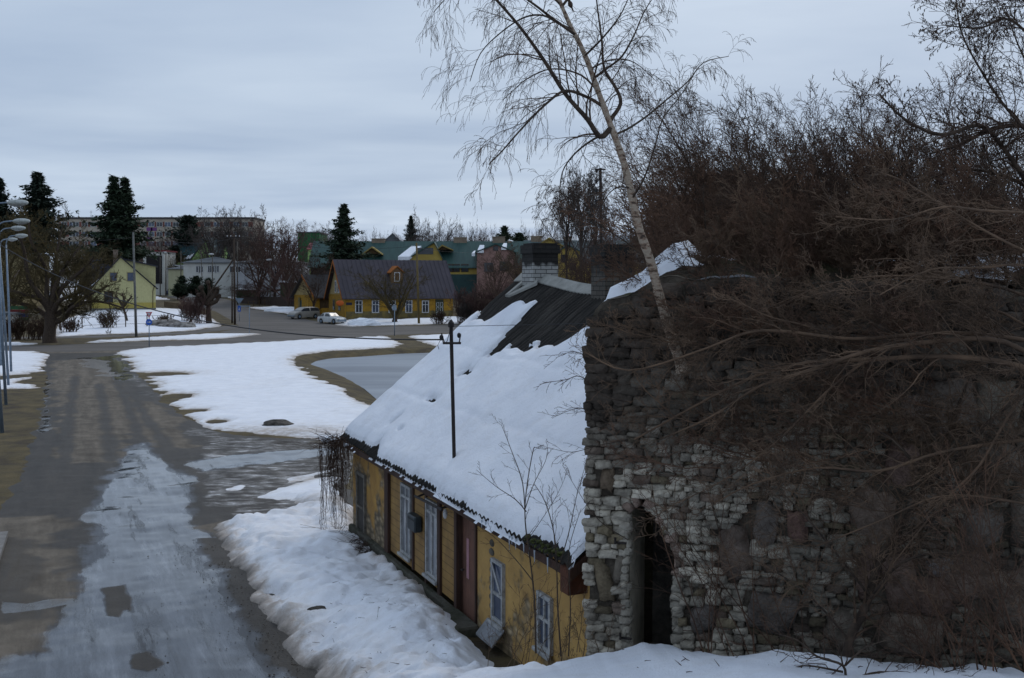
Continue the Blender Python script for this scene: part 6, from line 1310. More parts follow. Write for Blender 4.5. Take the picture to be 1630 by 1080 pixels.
# ---- conifers
def conifer(px, pt, pb, D, wpx, lab, m=None, seed=1, pine=False, name='spruce_tree', double=False, base=None, grp='dark conifers of the town'):
    R = random.Random(seed); x = (px-815)/F*D; z = Hz(x, D) if base is None else base; top = W(0, pt, D)[2]; hh = top-z; wd = wpx/F*D/2; low = W(0, pb, D)[2]-z
    e = empty(name, (x, D, z), 0, lab, 'conifer', grp)
    b = MB(); b.tube([(0, 0, -.3), (0, 0, hh*.97)], [max(.12, hh*.014), .03], 8); b.build('trunk', M['bark'], e)
    V_ = []; T_ = []
    for (ox, hs, ws) in ([(0, 1, 1)] if not double else [(-wd*.22, 1, .85), (wd*.24, .985, .85)]):
        nwh = int(30+hh*1.6); prof = [R.uniform(.78, 1.12) for _ in range(40)]
        for w_ in range(nwh):
            f = (w_+R.random())/nwh; zz = low+(hh*hs-low)*(f**.95); rr = 2.0*wd*ws*(min(1, (1-f)*1.12+.03) if not pine else (max(.15, 1-f**2.6)*(.75+.25*sin(f*9))))*(.82+.25*sin(f*37+seed))
            if f < .12: rr *= .75+f*2
            nb = 9 if rr > wd*.3 else 6
            for j in range(nb):
                az = R.uniform(0, 2*pi); l_ = rr*R.uniform(.62, 1.15)*prof[int(az/6.284*40) % 40]; droop = (-.30 if not pine else .12)+.25*f
                ns = max(3, int(l_/ (wd*.13)))
                for s_ in range(ns):
                    t = (s_+R.random()*.9)/ns; c = (ox+cos(az)*l_*t, sin(az)*l_*t, zz+droop*l_*t+.22*l_*t*t+R.gauss(0, .05)); sz = (wd*.085+.10)*R.uniform(.7, 1.4)*(1.15-.5*t)
                    for q in range(3):
                        a2 = az+R.gauss(0, .9); up = R.gauss(-.15 if not pine else .1, .5); tip = (c[0]+cos(a2)*sz*1.7, c[1]+sin(a2)*sz*1.7, c[2]+up*sz*1.1); px_, py_ = -sin(a2)*sz*.42, cos(a2)*sz*.42
                        i0 = len(V_); V_ += [(c[0]+px_, c[1]+py_, c[2]+R.gauss(0, .3)*sz), (c[0]-px_, c[1]-py_, c[2]+R.gauss(0, .4)*sz), tip]; T_.append((i0, i0+1, i0+2))
    np_mesh('crown', V_, None, m or M['needles'], e, T=T_); return e
conifer(189, 281, 418, 170, 74, 'tall twin topped spruce behind the pale yellow house', seed=3, double=True)
conifer(60, 277, 400, 185, 88, 'broad dark spruce above the big bare tree on the left', m=M['needles2'], seed=4)
conifer(-2, 284, 400, 180, 66, 'spruce cut by the left edge of the view', m=M['needles2'], seed=5)
conifer(547, 327, 428, 172, 58, 'pointed spruce just behind the ochre wooden house', seed=6)
conifer(299, 345, 392, 262, 46, 'short rounded pine above the blue green roof', m=M['needles2'], seed=7, pine=True, name='pine_tree')
conifer(654, 344, 392, 300, 22, 'thin small spruce beside a round bare tree on the skyline', m=M['needles2'], seed=8)
conifer(803, 361, 385, 290, 18, 'small green pine on the skyline above the pink bay', seed=9, pine=True, name='pine_tree')
conifer(827, 372, 388, 300, 20, 'low dark conifer right of the small green pine on the skyline', seed=10, pine=True, name='pine_tree')
conifer(1160, 285, 400, 48, 160, 'dark pine behind the thicket on the right', m=M['needles2'], seed=11, pine=True, name='pine_tree', base=0)
conifer(1235, 300, 420, 52, 150, 'further dark pine to the right of its twin behind the thicket', m=M['needles2'], seed=12, pine=True, name='pine_tree', base=0)
conifer(278, 392, 420, 250, 26, 'dark conifer beside the open red roofed shed', m=M['needles2'], seed=13, pine=True)
# dark evergreen shrubs by the white house
for i, (px, pt, pb, D, w_) in enumerate([(290, 440, 470, 205, 22), (312, 441, 465, 203, 26), (332, 444, 466, 201, 20), (283, 452, 468, 200, 14)]):
    conifer(px, pt, pb+5, D, w_, ['dark evergreen bush left in the row below the white house', 'widest dark evergreen bush below the white house', 'dark evergreen bush right in the row below the white house', 'small low evergreen bush at the left end below the white house'][i], seed=20+i, pine=True, name='evergreen_bush', grp='evergreen bushes below the white house')
# ---- skyline and town trees
TW = M['twig_gray']; TP = M['twig_purple']; TO = M['twig_olive']; TR = M['twig_red']
far_list = [
 ('tall', 352, 328, 232, 'tall bare tree left in the clump above the white house', 78, TW), ('tall', 384, 322, 236, 'tallest bare tree of the clump above the white house', 74, TW), ('loose', 405, 335, 226, 'bare tree right in the clump above the white house', 60, TW),
 ('tall', 335, 345, 250, 'thin bare tree at the left end of the skyline clump', 50, TW),
 ('round', 437, 334, 192, 'dense purple brown tree in front of the grey white wing', 96, TP), ('tall', 455, 345, 200, 'second purple brown tree beside the denser one', 70, TP), ('tall', 412, 372, 186, 'bare tree with forked trunk by the bend', 62, M['twig']),
 ('loose', 505, 352, 290, 'pale thin tree in the gap left of the dark spruce', 50, TW), ('loose', 525, 350, 300, 'bare tree just left of the dark spruce top', 44, TP), ('loose', 490, 355, 330, 'faint tree above the bright green hall', 50, TW),
 ('round', 690, 326, 268, 'large round bare tree on the skyline beyond the green terrace', 92, TW), ('round', 672, 345, 285, 'smaller bare tree left against the large round one', 50, TW), ('round', 712, 345, 280, 'smaller bare tree right against the large round one', 54, TW),
 ('round', 757, 346, 300, 'round bare tree above the terrace chimneys', 44, TW), ('round', 778, 350, 310, 'darker bare tree right of the round one above the terrace', 46, TP), ('round', 848, 346, 300, 'round bare tree above the cottage chimney', 48, TW),
 ('round', 876, 343, 310, 'purple bare tree between the chimney and the thin birches', 50, TP), ('loose', 600, 372, 310, 'low faint tree behind the terrace ridge', 40, TW), ('loose', 735, 360, 320, 'low bare tree between the large round tree and its smaller neighbour', 36, TW),
 ('loose', 820, 362, 320, 'low bare tree right of the small green pine', 44, TP), ('round', 945, 340, 180, 'dark bare tree just left of the birch trunk', 90, TP), ('round', 1010, 330, 150, 'dark bare tree crossing the birch trunk', 110, TP), ('tall', 1060, 318, 130, 'bare tree rising right of the birch trunk', 90, TP), ('round', 985, 365, 120, 'low brown tree behind the sooty chimney', 80, M['twig']),
 ('birch', 925, 262, 150, 'thin pale birch with hanging twigs beside the dark power pole', 78, TW), ('birch', 902, 290, 158, 'second thin birch left of the power pole', 56, TW), ('birch', 948, 282, 155, 'third thin birch right behind the power pole', 52, TW),
 ('bushy', 15, 330, 150, 'olive bare tree behind the street lamps at the left edge', 120, TO), ('bushy', 118, 380, 150, 'olive scrubby tree left of the pale yellow house', 100, TO), ('bushy', 145, 392, 165, 'brownish tree close against the left roof slope of the yellow house', 70, TO),
 ('tall', 245, 370, 255, 'bare tree in front of the purple panelled school wall', 70, TP), ('loose', 262, 360, 262, 'thin bare tree beside the open red roofed shed', 60, TW), ('bushy', 283, 395, 245, 'olive tree below the right end of the school block', 50, TO), ('loose', 225, 375, 270, 'bare tree right of the twin topped spruce', 50, TP), ('tall', 130, 372, 260, 'slim bare tree against the school wall left of the twin topped spruce', 40, TP), 
 ('bushy', 395, 452, 192, 'brown garden tree by the green shed', 60, M['twig']), ('bushy', 420, 445, 186, 'brown garden tree right of the green shed', 55, TP), ('loose', 500, 432, 158, 'small tree in front of the arched gate', 46, M['twig']), ('tall', 486, 395, 168, 'slender tree rising over the arched teal gate', 66, M['twig']), ('bushy', 460, 400, 178, 'brown tree between the bend lamp and the teal gate', 70, TP),
 ('fan', 629, 418, 143, 'bare fan shaped tree growing in front of the ochre house', 92, TO), ('bushy', 845, 380, 110, 'brown scrub tree beside the whitewashed chimney', 90, M['twig']), ('bushy', 905, 385, 100, 'brown scrub tree between the two chimneys', 100, M['twig']), ('bushy', 960, 395, 95, 'brown scrub tree behind the sooty chimney', 90, M['twig']),
 ('loose', 790, 392, 160, 'thin tree before the pink bay', 60, M['twig']), ('tall', 830, 388, 175, 'thin tree right of the pink bay', 60, TO)]
for kind, px, pt, D, lab, wpx, m_ in far_list:
    far_tree(kind, px, pt, D, lab, wpx, m=m_, trunkm=(M['white_paint'] if False else None))
# hazy line of trees along the horizon behind the roofs
for i in range(30):
    px = [300, 1090][1]*0+ (330+i*25.8+rnd.uniform(-7, 7)); D = rnd.uniform(320, 400); pt = rnd.uniform(357, 376) if px < 1000 else rnd.uniform(345, 368)
    if 325 < px < 420: pt = rnd.uniform(338, 352); D = 300
    far_tree(rnd.choice(['round', 'loose', 'round', 'tall']), px, pt, D, 'one of the hazy bare trees in the low line along the horizon behind the roofs', rnd.uniform(26, 44), m=[TW, TP][i % 2], group='hazy trees along the horizon')
# the big old tree at the left junction
P_old = dict(seg=[8, 5, 4, 4], wob=[.13, .20, .22, .2], trop=[(0, 0, .07), (0, 0, .14), (0, 0, .12), (0, 0, .05)], kids=[11, 9, 7], f0=[.22, .15, .15], ang=[45, 48, 42], lr=[.5, .5, .5], rr=[.48, .5, .55], rmin=.017, taper=.3)
g_ = G(80, 546); R = random.Random(44); out = [[] for _ in range(4)]; s_ = g_[1]/F
e = empty('old_tree', g_, 0, 'big spreading old bare tree with a thick dark trunk beside the crossing road', 'tree')
lim = [[(80,500),(74,470),(66,430),(60,385),(58,350)], [(80,500),(66,478),(45,468),(25,458),(8,430)], [(82,495),(92,455),(104,420),(118,385)], [(84,500),(100,478),(122,465),(150,440)], [(84,515),(104,505),(125,488),(150,480),(180,492)], [(78,490),(50,445),(38,400),(30,360)], [(82,495),(82,450),(88,400),(90,362)], [(83,505),(105,490),(130,475),(165,455)], [(78,508),(55,490),(30,480),(15,470)],[(82,498),(98,460),(128,430),(150,410)]]
for i, l_ in enumerate(lim):
    pts = catmull([((x-80)*s_, (R.uniform(-3, 3))*j/4, CH-(y-HY)*s_-g_[2]) for j, (x, y) in enumerate(l_)], 3); n_ = len(pts); rad = [.30*(1-.78*j/(n_-1)) for j in range(n_)]
    out[0].append((pts, rad)); spawn(out, pts, rad, dirs_of(pts), 7.5, 0, P_old, R)
tubes_mesh('trunk', [([(0, 0, -.4), (-.1, 0, .5), (0, 0, 1.4), (.1, 0, 2.6), (0, 0, CH-(495-HY)*s_-g_[2])], [.78, .58, .52, .50, .42])], 14, M['bark'], e)
tubes_mesh('limbs', out[0], 7, M['bark'], e); tubes_mesh('crown', out[1]+out[2]+out[3], 3, TO, e)
# pruned little fruit tree and pollard
def small_tree(px, pb, lims, lab, r, kids=(5, 4), lr=.45, m=None, name='fruit_tree', tw=1.0, knob=0, cat='tree', D=None, rm=.012):
    g_ = G(px, pb) if D is None else ((px-815)/F*D, D, Hz((px-815)/F*D, D)); s_ = g_[1]/F; R = random.Random(int(px)); P = dict(seg=[5, 4, 3], wob=[.1, .2, .2], trop=[(0, 0, .05), (0, 0, .2), (0, 0, .1)], kids=list(kids), f0=[.3, .2], ang=[50, 45], lr=[lr, .5], rr=[.5, .6], rmin=rm, taper=.4)
    e = empty(name, g_, 0, lab, cat); out = [[], [], []]; tr = []; b = MB()
    for i, l_ in enumerate(lims):
        pts = catmull([((x-px)*s_, R.uniform(-.3, .3)*j, CH-(y-HY)*s_-g_[2]) for j, (x, y) in enumerate(l_)], 3); n_ = len(pts); rad = [r*(.9 if i else 1)*(1-.6*j/(n_-1)) for j in range(n_)]
        (tr if i == 0 else out[0]).append((pts, rad)); spawn(out, pts, rad, dirs_of(pts), tw*3, 0, P, R, f0=.5)
        if knob: b.ball(pts[-1], knob, 8, 6)
    tubes_mesh('trunk', tr, 8, M['bark'], e); tubes_mesh('limbs', out[0], 5, M['bark'], e)
    if out[1]: tubes_mesh('crown', out[1]+out[2], 3, m or M['twig'], e)
    if knob: b.build('knuckles', M['bark'], e, True)
small_tree(202, 512, [[(202,513),(199,500),(196,488)], [(196,488),(190,478),(186,470)], [(196,488),(204,478),(212,472)], [(196,488),(198,476),(196,468)]], 'small pruned fruit tree in the snowy garden of the yellow house', .22, name='fruit_tree')
small_tree(333, 516, [[(333,517),(332,495),(331,478)], [(331,482),(324,470),(321,458)], [(331,480),(333,465),(331,450)], [(331,482),(340,472),(345,460)], [(331,484),(344,480),(348,472)], [(331,484),(320,478),(318,470)]], 'knobbly pollarded tree in front of the side street', .42, kids=(12, 5), lr=.3, name='pollard_tree', knob=.30)
for (px, pb, pt, hw, lab, m_) in [(292+24, 516, 472, 20, 'rounded reddish brown bush beside the pollarded tree', TP), (300, 512, 478, 16, 'smaller reddish brown bush left of the pollarded tree', TP), (170, 523, 492, 22, 'spindly bare bush by the wire fence under the yellow house', M['twig']), (262, 516, 500, 14, 'pale dry bush beside the round blue sign', M['twig_pale']), (110, 530, 505, 14, 'low bare bush right of the old tree', M['twig']),
   (700, 516, 495, 16, 'low dark bush below the door of the ochre house', M['twig']), (738, 515, 462, 22, 'tall brown bush at the right end of the ochre house', TP), (765, 516, 455, 26, 'brown thicket bush right of the ochre house', TP), (795, 516, 448, 26, 'brown thicket bush under the pink bay', TP), (825, 516, 450, 26, 'brown thicket bush beside the cottage roof verge', TP),
   (748, 514, 470, 20, 'smaller brown bush in front of the thicket', M['twig']), (492, 505, 490, 8, 'small dark bush between the two parked cars', M['twig']), (30, 541, 503, 22, 'dark brown hedge bush left at the edge by the road', M['twig']), (62, 541, 506, 18, 'dark brown hedge bush left of the old tree trunk', M['twig']), (5, 541, 500, 22, 'dark brown hedge bush cut by the left edge', M['twig']), (745, 516, 480, 24, 'snow dusted brown bush by the road right of the ochre house', M['twig_gray'])]:
    g_ = G(px, pb); R = random.Random(int(px*7)); s_ = g_[1]/F; hh = (pb-pt)*s_; out = [[], [], []]; P = dict(seg=[5, 4, 3], wob=[.1, .15, .15], trop=[(0, 0, .03)]*3, kids=[7, 5], f0=[.2, .2], ang=[30, 35], lr=[.45, .5], rr=[.6, .7], rmin=.016, taper=.4)
    for i in range(34): az = R.uniform(0, 6.28); an = R.uniform(.05, 1)*math.atan2(hw*s_, hh); grow(out, (R.gauss(0, .4), R.gauss(0, .4), -.1), (sin(an)*cos(az), sin(an)*sin(az), cos(an)), hh*R.uniform(.7, 1.05), .035, 0, P, R)
    o = tubes_mesh('bare_bush', out[0]+out[1]+out[2], 3, m_); o.location = g_; tag(o, lab, 'bush', 'bare bushes around the junction')

# ---- the leaning birch growing out of the ruin
DB = 11.12; bk = DB/F
BX = W(1085, 0, DB)[0]
def bp_(x, y, dy=0): D_ = DB+dy; return ((x-815)/F*D_-BX, dy, CH-(y-HY)/F*D_)
birch = empty('birch_tree', (BX, DB, 0), 0, 'tall leaning birch with hanging twigs rooted in the ruined wall', 'tree')
def bark_birch():
    m = mat('birch_bark', (.34, .275, .21), (.06, .042, .032), 11, .8, bump=.6, bscale=30, stretch=(1.0, 1.0, 2.2), c3=(.25, .17, .12), p0=.36, p1=.52, detail=8); return m
mb_ = bark_birch()
R = random.Random(99); tr = []
tp = catmull([bp_(1088,590,.05), bp_(1068,535,-.02), bp_(1052,480,-.1), bp_(1035,415,-.2), bp_(1016,360,-.3), bp_(1003,300,-.35), bp_(990,250,-.4), bp_(972,200,-.45), bp_(950,140,-.5), bp_(930,85,-.5), bp_(905,35,-.5), bp_(885,-15,-.5), bp_(860,-90,-.4), bp_(845,-200,-.3)], 5)
n_ = len(tp); rads = [max(.012, .056*(1-.80*(j/(n_-1))**.9)*(1+.08*sin(j*1.9))) for j in range(n_)]; rads[0] = .085; rads[1] = .07
tubes_mesh('trunk', [(tp, rads)], 12, mb_, birch)
limbs = [([(972,205,-.45),(955,218,-.5),(935,190,-.6),(900,150,-.7),(865,95,-.9),(825,40,-1.1),(780,-10,-1.3),(730,-60,-1.4)], .030),
 ([(960,170,-.45),(935,155,-.6),(900,145,-.8),(870,165,-1.0),(835,200,-1.3),(800,240,-1.5),(778,262,-1.6)], .018),
 ([(972,210,-.45),(945,222,-.3),(915,245,-.1),(895,275,0),(890,320,.1)], .014),
 ([(972,190,-.45),(988,165,-.4),(980,140,-.3),(962,110,-.2),(958,65,-.1),(952,20,0),(945,-40,0)], .022),
 ([(945,125,-.5),(965,110,-.6),(990,90,-.7),(1010,55,-.8),(1025,20,-.8),(1050,-20,-.8)], .014),
 ([(978,215,-.45),(1000,205,-.3),(1030,185,-.2),(1060,160,-.1),(1095,130,0),(1120,100,0),(1160,90,0)], .013),
 ([(1005,318,-.35),(1025,285,-.5),(1042,235,-.6),(1055,190,-.7),(1085,150,-.8),(1110,110,-.8)], .011),
 ([(905,45,-.5),(890,38,-.4),(865,25,-.3),(835,28,-.2),(800,50,0),(765,85,.1),(748,130,.2)], .014),
 ([(930,90,-.5),(960,60,-.8),(990,20,-1.1),(1010,-30,-1.2)], .012),
 ([(1003,300,-.35),(985,298,-.5),(968,310,-.6),(955,335,-.7)], .010), ([(915,55,-.5),(880,30,-.9),(840,0,-1.2),(790,-30,-1.5),(740,-40,-1.7)], .016), ([(895,10,-.5),(850,-30,-.3),(790,-40,0),(730,-20,.3),(690,20,.5)], .015), ([(895,10,-.5),(930,-30,-.2),(980,-50,.1),(1030,-40,.3),(1060,-10,.4)], .014),
 ([(955,150,-.5),(925,120,-.1),(880,110,.3),(840,125,.6),(800,160,.8)], .012), ([(940,110,-.5),(975,95,0),(1010,100,.4),(1045,130,.6)], .010)]
P_bir = dict(seg=[8, 7, 8, 6], wob=[.10, .10, .07, .07], trop=[(0, 0, -.05), (-.01, 0, -.16), (0, 0, -.32), (0, 0, -.4)], kids=[9, 7, 3], f0=[.15, .12, .2], ang=[48, 40, 30], lr=[.62, .72, .5], rr=[.45, .5, .7], rmin=.0015, taper=.35)
out = [[] for _ in range(4)]
for l_, r_ in limbs:
    pts = catmull([bp_(*p) for p in l_], 4); n_ = len(pts); rad = [r_*(1-.75*j/(n_-1)) for j in range(n_)]; out[0].append((pts, rad)); L_ = sum(math.dist(pts[i], pts[i+1]) for i in range(n_-1))
    spawn(out, pts, rad, dirs_of(pts), L_, 0, P_bir, R, kids=int(7+L_*4.0)-(3 if l_[-1][0] > 1000 else 0), lenf=.74 if l_[-1][0] < 1000 else .5)
spawn(out, tp[30:], [r*.5 for r in rads[30:]], dirs_of(tp)[30:], 2.5, 0, P_bir, R, kids=12, lenf=.45)
tubes_mesh('limbs', out[0], 7, M['bark'], birch); tubes_mesh('crown', out[1]+out[2]+out[3], 3, M['twig'], birch)
# ---- bird
p = W(908, 8, 10.9); bird = empty('bird', p, 0, 'small dark bird perched beside the birch trunk near the top', 'bird')
b = MB(); vs_ = [((0.012, 0, -.035), .004), ((.008, 0, -.02), .017), ((0, 0, 0), .026), ((-.006, 0, .02), .022), ((-.012, 0, .035), .014), ((-.016, 0, .045), .015), ((-.019, 0, .055), .010), ((-.030, 0, .057), .001)]
b.tube([v[0] for v in vs_], [v[1] for v in vs_], 10); b.tube([(.012, 0, -.025), (.03, 0, -.065)], [.010, .006], 6); b.build('body', mat('bird_feathers', (.06, .035, .025), (.03, .02, .015), 30), bird, True)

# ---- the thicket on the ruin and to the right
M['catkin'] = M['twig']
P_th = dict(seg=[8, 5, 4, 3], wob=[.08, .14, .17, .18], trop=[(-.03, 0, .05), (-.07, 0, .05), (-.06, 0, .02), (-.03, 0, .0)], kids=[11, 9, 5], f0=[.18, .12, .15], ang=[32, 36, 36], lr=[.48, .5, .55], rr=[.5, .55, .7], rmin=.0024, taper=.3)
def thicket(px, py, D, hh, n, lab, m, dirb=(-.25, 0, 1), spr=.35, P=P_th, r=.022, seed=1, name='bare_shrub', zroot=None, base_spread=.35, grp='leafless shrubs crowding the ruin'):
    R = random.Random(seed); p0 = W(px, py, D); e = empty(name, p0, 0, lab, 'shrub', grp); out = [[] for _ in P['seg']]
    for i in range(n):
        d = nrm((dirb[0]+R.gauss(0, spr), dirb[1]+R.gauss(0, spr*.8), dirb[2]+R.gauss(0, spr*.35)))
        grow(out, (R.gauss(0, base_spread), R.gauss(0, base_spread), -.2), d, hh*R.uniform(.45, 1.1), r*R.uniform(.6, 1.1), 0, P, R)
    tubes_mesh('stems', out[0], 5, m if r < .015 else M['bark'], e)
    tw_ = [l for lv in out[1:] for l in lv]
    if tw_: tubes_mesh('twigs', tw_, 3, m, e)
    return e
TX = [ # px, py, D, height, stems, label, material, direction
 (1120, 452, 13.6, 1.7, 12, 'low red brown shrub at the left end of the thicket, right of the birch', TR, (-.35, 0, 1)),
 (1190, 455, 14.5, 2.5, 13, 'red brown shrub second from the left in the thicket', TR, (-.45, 0, 1)),
 (1265, 450, 15.2, 3.0, 13, 'dense dark shrub leaning left, in front of the dark pines', M['twig'], (-.45, 0, 1)),
 (1345, 452, 14.2, 2.6, 12, 'upright dark shrub in the middle of the thicket', M['twig'], (-.35, 0, 1)),
 (1425, 450, 15.5, 2.6, 12, 'brown shrub right of the middle of the thicket', M['twig'], (-.2, 0, 1)),
 (1500, 452, 14.0, 2.4, 11, 'brown shrub under the alder branches', TR, (-.3, 0, 1)),
 (1590, 450, 15.0, 2.6, 11, 'tall shrub close to the right edge of the view', M['twig'], (-.1, 0, 1)),
 (1680, 450, 13.0, 2.6, 10, 'shrub cut by the right edge of the view', M['twig'], (-.45, 0, 1)),
 (1130, 455, 12.0, 1.1, 14, 'short rusty twig clump on the wall top beside the birch', M['twig_wall'], (-.2, -.1, 1)),
 (1270, 455, 11.8, 1.3, 14, 'rusty twig clump hanging over the middle of the wall', M['twig_wall'], (-.2, -.2, 1)),
 (1410, 455, 11.5, 1.3, 14, 'rusty twig clump over the right half of the wall', M['twig_wall'], (-.3, -.2, 1)),
 (1550, 455, 11.2, 1.4, 14, 'rusty twig clump over the right end of the wall', M['twig_wall'], (-.3, -.2, 1)),
 (1160, 450, 16.0, 2.0, 12, 'shrub filling the gap behind the red brown pair', TR, (-.35, 0, 1)),
 (1305, 450, 13.4, 1.7, 12, 'shrub close behind the wall edge, before the upright dark one', TR, (-.35, -.1, 1)),
 (1385, 450, 13.0, 1.8, 12, 'shrub close behind the wall edge, left of the alder shade', M['twig'], (-.3, -.1, 1)),
 (1465, 450, 12.8, 1.9, 12, 'shrub close behind the wall edge, under the alder limbs', TR, (-.3, -.1, 1)),
 (1545, 450, 13.0, 2.0, 12, 'shrub close behind the wall edge, near the right border', M['twig'], (-.3, -.1, 1)),
 (1225, 450, 13.2, 1.5, 12, 'rusty shrub close behind the wall edge, left part', TR, (-.4, -.1, 1)),
 (1200, 455, 11.9, 1.2, 13, 'rusty twig clump on the wall top, second from the birch', TR, (-.2, -.2, 1)),
 (1340, 455, 11.6, 1.3, 13, 'rusty twig clump on the wall top, between the middle and the right half', TR, (-.2, -.2, 1)),
 (1480, 455, 11.3, 1.3, 13, 'rusty twig clump on the wall top, third from the right end', TR, (-.2, -.2, 1)),
 (1620, 455, 11.0, 1.4, 13, 'rusty twig clump on the wall top, cut by the right border', TR, (-.3, -.2, 1)),
 (1085, 445, 12.6, .9, 12, 'rusty twig clump just right of the birch on the snowy wall top', TR, (-.3, 0, 1)),
 (1060, 470, 13.2, .7, 7, 'small bristly shrub at the foot of the birch on the wall', TR, (-.2, 0, 1)),
]
for i, (px, py, D, hh, n, lab, m_, db) in enumerate(TX): thicket(px, py, D, hh, n, lab, m_, db, seed=300+i, spr=.36 if hh > 1.3 else .5, r=.022 if hh > 1.3 else .010)
for i, (px, py, D, n, lab) in enumerate([(1120, 520, 10.9, 9, 'rusty twigs spreading over the upper wall beside the birch foot'), (1210, 500, 10.7, 10, 'rusty twigs spreading over the dark upper wall, second clump'), (1300, 520, 10.4, 10, 'rusty twigs spreading over the upper wall, middle clump'), (1390, 490, 10.2, 10, 'rusty twigs spreading over the upper wall, fourth clump'), (1480, 520, 10.0, 10, 'rusty twigs spreading over the upper wall, fifth clump'), (1570, 500, 9.8, 10, 'rusty twigs spreading over the upper wall at its right end'), (1340, 640, 10.0, 9, 'brown twigs fanned across the middle of the wall'), (1450, 620, 9.8, 9, 'brown twigs fanned across the wall above the boulders'), (1560, 640, 9.6, 10, 'brown twigs fanned across the wall at the right border'), (1180, 640, 10.4, 9, 'fine brown twigs fanned over the pale stones right of the doorway'), (1270, 700, 10.1, 9, 'fine brown twigs fanned over the pale stones in the middle of the wall'), (1400, 760, 9.7, 8, 'fine brown twigs before the big pinkish boulder'), (1640, 740, 9.2, 11, 'brown twigs entering from the right border over the boulders')]):
    thicket(px, py, D, 1.0, n, lab, [M['twig_wall'], TR, M['twig_wall']][i % 3], (-.75, -.05, .45 if i < 6 else .2), seed=500+i, spr=.5, r=.009, base_spread=.25, P=dict(P_th, rmin=.0021, kids=[10, 7, 3], ang=[45, 50, 45], wob=[.12, .2, .24, .24]), name='twig_clump', grp='twigs over the ruined wall')
# shrubs further behind to close the mass
for i, (px, py, D, hh, lab) in enumerate([(1120, 470, 24, 3.4, 'further shrub behind the left end of the thicket'), (1220, 470, 26, 4.6, 'further tall shrub behind the leaning one'), (1330, 470, 25, 4.6, 'further shrub behind the middle of the thicket'), (1450, 470, 26, 3.9, 'further shrub behind the right half of the thicket'), (1570, 470, 24, 4.0, 'further shrub behind the right end of the thicket')]):
    thicket(px, py, D, hh, 18, lab, M['twig'], (-.3, 0, 1), seed=340+i, spr=.4, r=.03, P=dict(P_th, rmin=.004), base_spread=.8)
# alder reaching in from the right, with catkins
P_al = dict(seg=[8, 6, 5, 4], wob=[.10, .16, .18, .2], trop=[(-.02, 0, .06), (0, 0, .04), (0, 0, 0), (0, 0, 0)], kids=[9, 7, 5], f0=[.15, .15, .2], ang=[42, 44, 42], lr=[.42, .5, .5], rr=[.45, .5, .65], rmin=.0022, taper=.3)
def limb_tree(name, root, lims, lab, P, D0, kids=10, lenf=.8, tm=None, seed=5, catk=0, cat='tree', grp=None, limbm=None, trunk=None, k0=6):
    R = random.Random(seed); e = empty(name, root, 0, lab, cat, grp); out = [[] for _ in P['seg']]
    for l_, r_, kk in lims:
        pts = catmull([tuple(np.array(W(x, y, D0+dy))-np.array(root)) for x, y, dy in l_], 4); n_ = len(pts); rad = [r_*(1-.72*j/(n_-1)) for j in range(n_)]; out[0].append((pts, rad)); spawn(out, pts, rad, dirs_of(pts), 2, 0, P, R, kids=kk, lenf=lenf)
    if trunk: tubes_mesh('trunk', [([tuple(np.array(W(x, y, D0+dy))-np.array(root)) for x, y, dy, _ in trunk], [t[3] for t in trunk])], 10, M['bark'], e)
    tubes_mesh('limbs', out[0], k0, limbm or M['bark'], e); tubes_mesh('twigs', [l for lv in out[1:] for l in lv], 3, tm or M['twig'], e)
    if catk:
        b = []; 
        tips = [l for l in out[-1] if True]; R.shuffle(tips)
        for l in tips[:catk]: p_ = l[0][-1]; b.append(([p_, (p_[0]+R.gauss(0, .004), p_[1], p_[2]-.012), (p_[0]+R.gauss(0, .008), p_[1], p_[2]-.028)], [.004, .006, .002]))
        tubes_mesh('catkins', b, 5, M['bark'], e)
    return e
limb_tree('alder_tree', W(1760, 460, 12), [([(1700,400,0),(1640,300,0),(1600,240,0),(1560,200,-.2),(1500,215,-.4),(1440,190,-.5),(1400,150,-.6)], .035, 26),
 ([(1690,260,0),(1640,205,0),(1580,205,.1),(1530,230,.3),(1480,245,.5)], .035, 20), ([(1660,240,0),(1600,170,-.2),(1560,110,-.3),(1530,50,-.4),(1520,-20,-.5)], .018, 24),
 ([(1700,150,0),(1640,60,-.3),(1600,30,-.4),(1560,45,-.5),(1500,40,-.5)], .020, 24), ([(1700,350,0),(1620,290,.4),(1540,270,.6),(1470,290,.8),(1410,330,1)], .022, 24), ([(1700,60,0),(1650,20,.2),(1600,-20,.3),(1540,-30,.3)], .018, 20), ([(1700,220,.3),(1650,130,.4),(1620,70,.5),(1600,10,.5)], .018, 22)],
 'alder hung with small catkins reaching in from the upper right edge', P_al, 11.5, lenf=.62, seed=61, catk=1500, trunk=[(1760, 480, 0, .12), (1720, 420, 0, .10), (1700, 300, 0, .08), (1690, 100, 0, .05)])
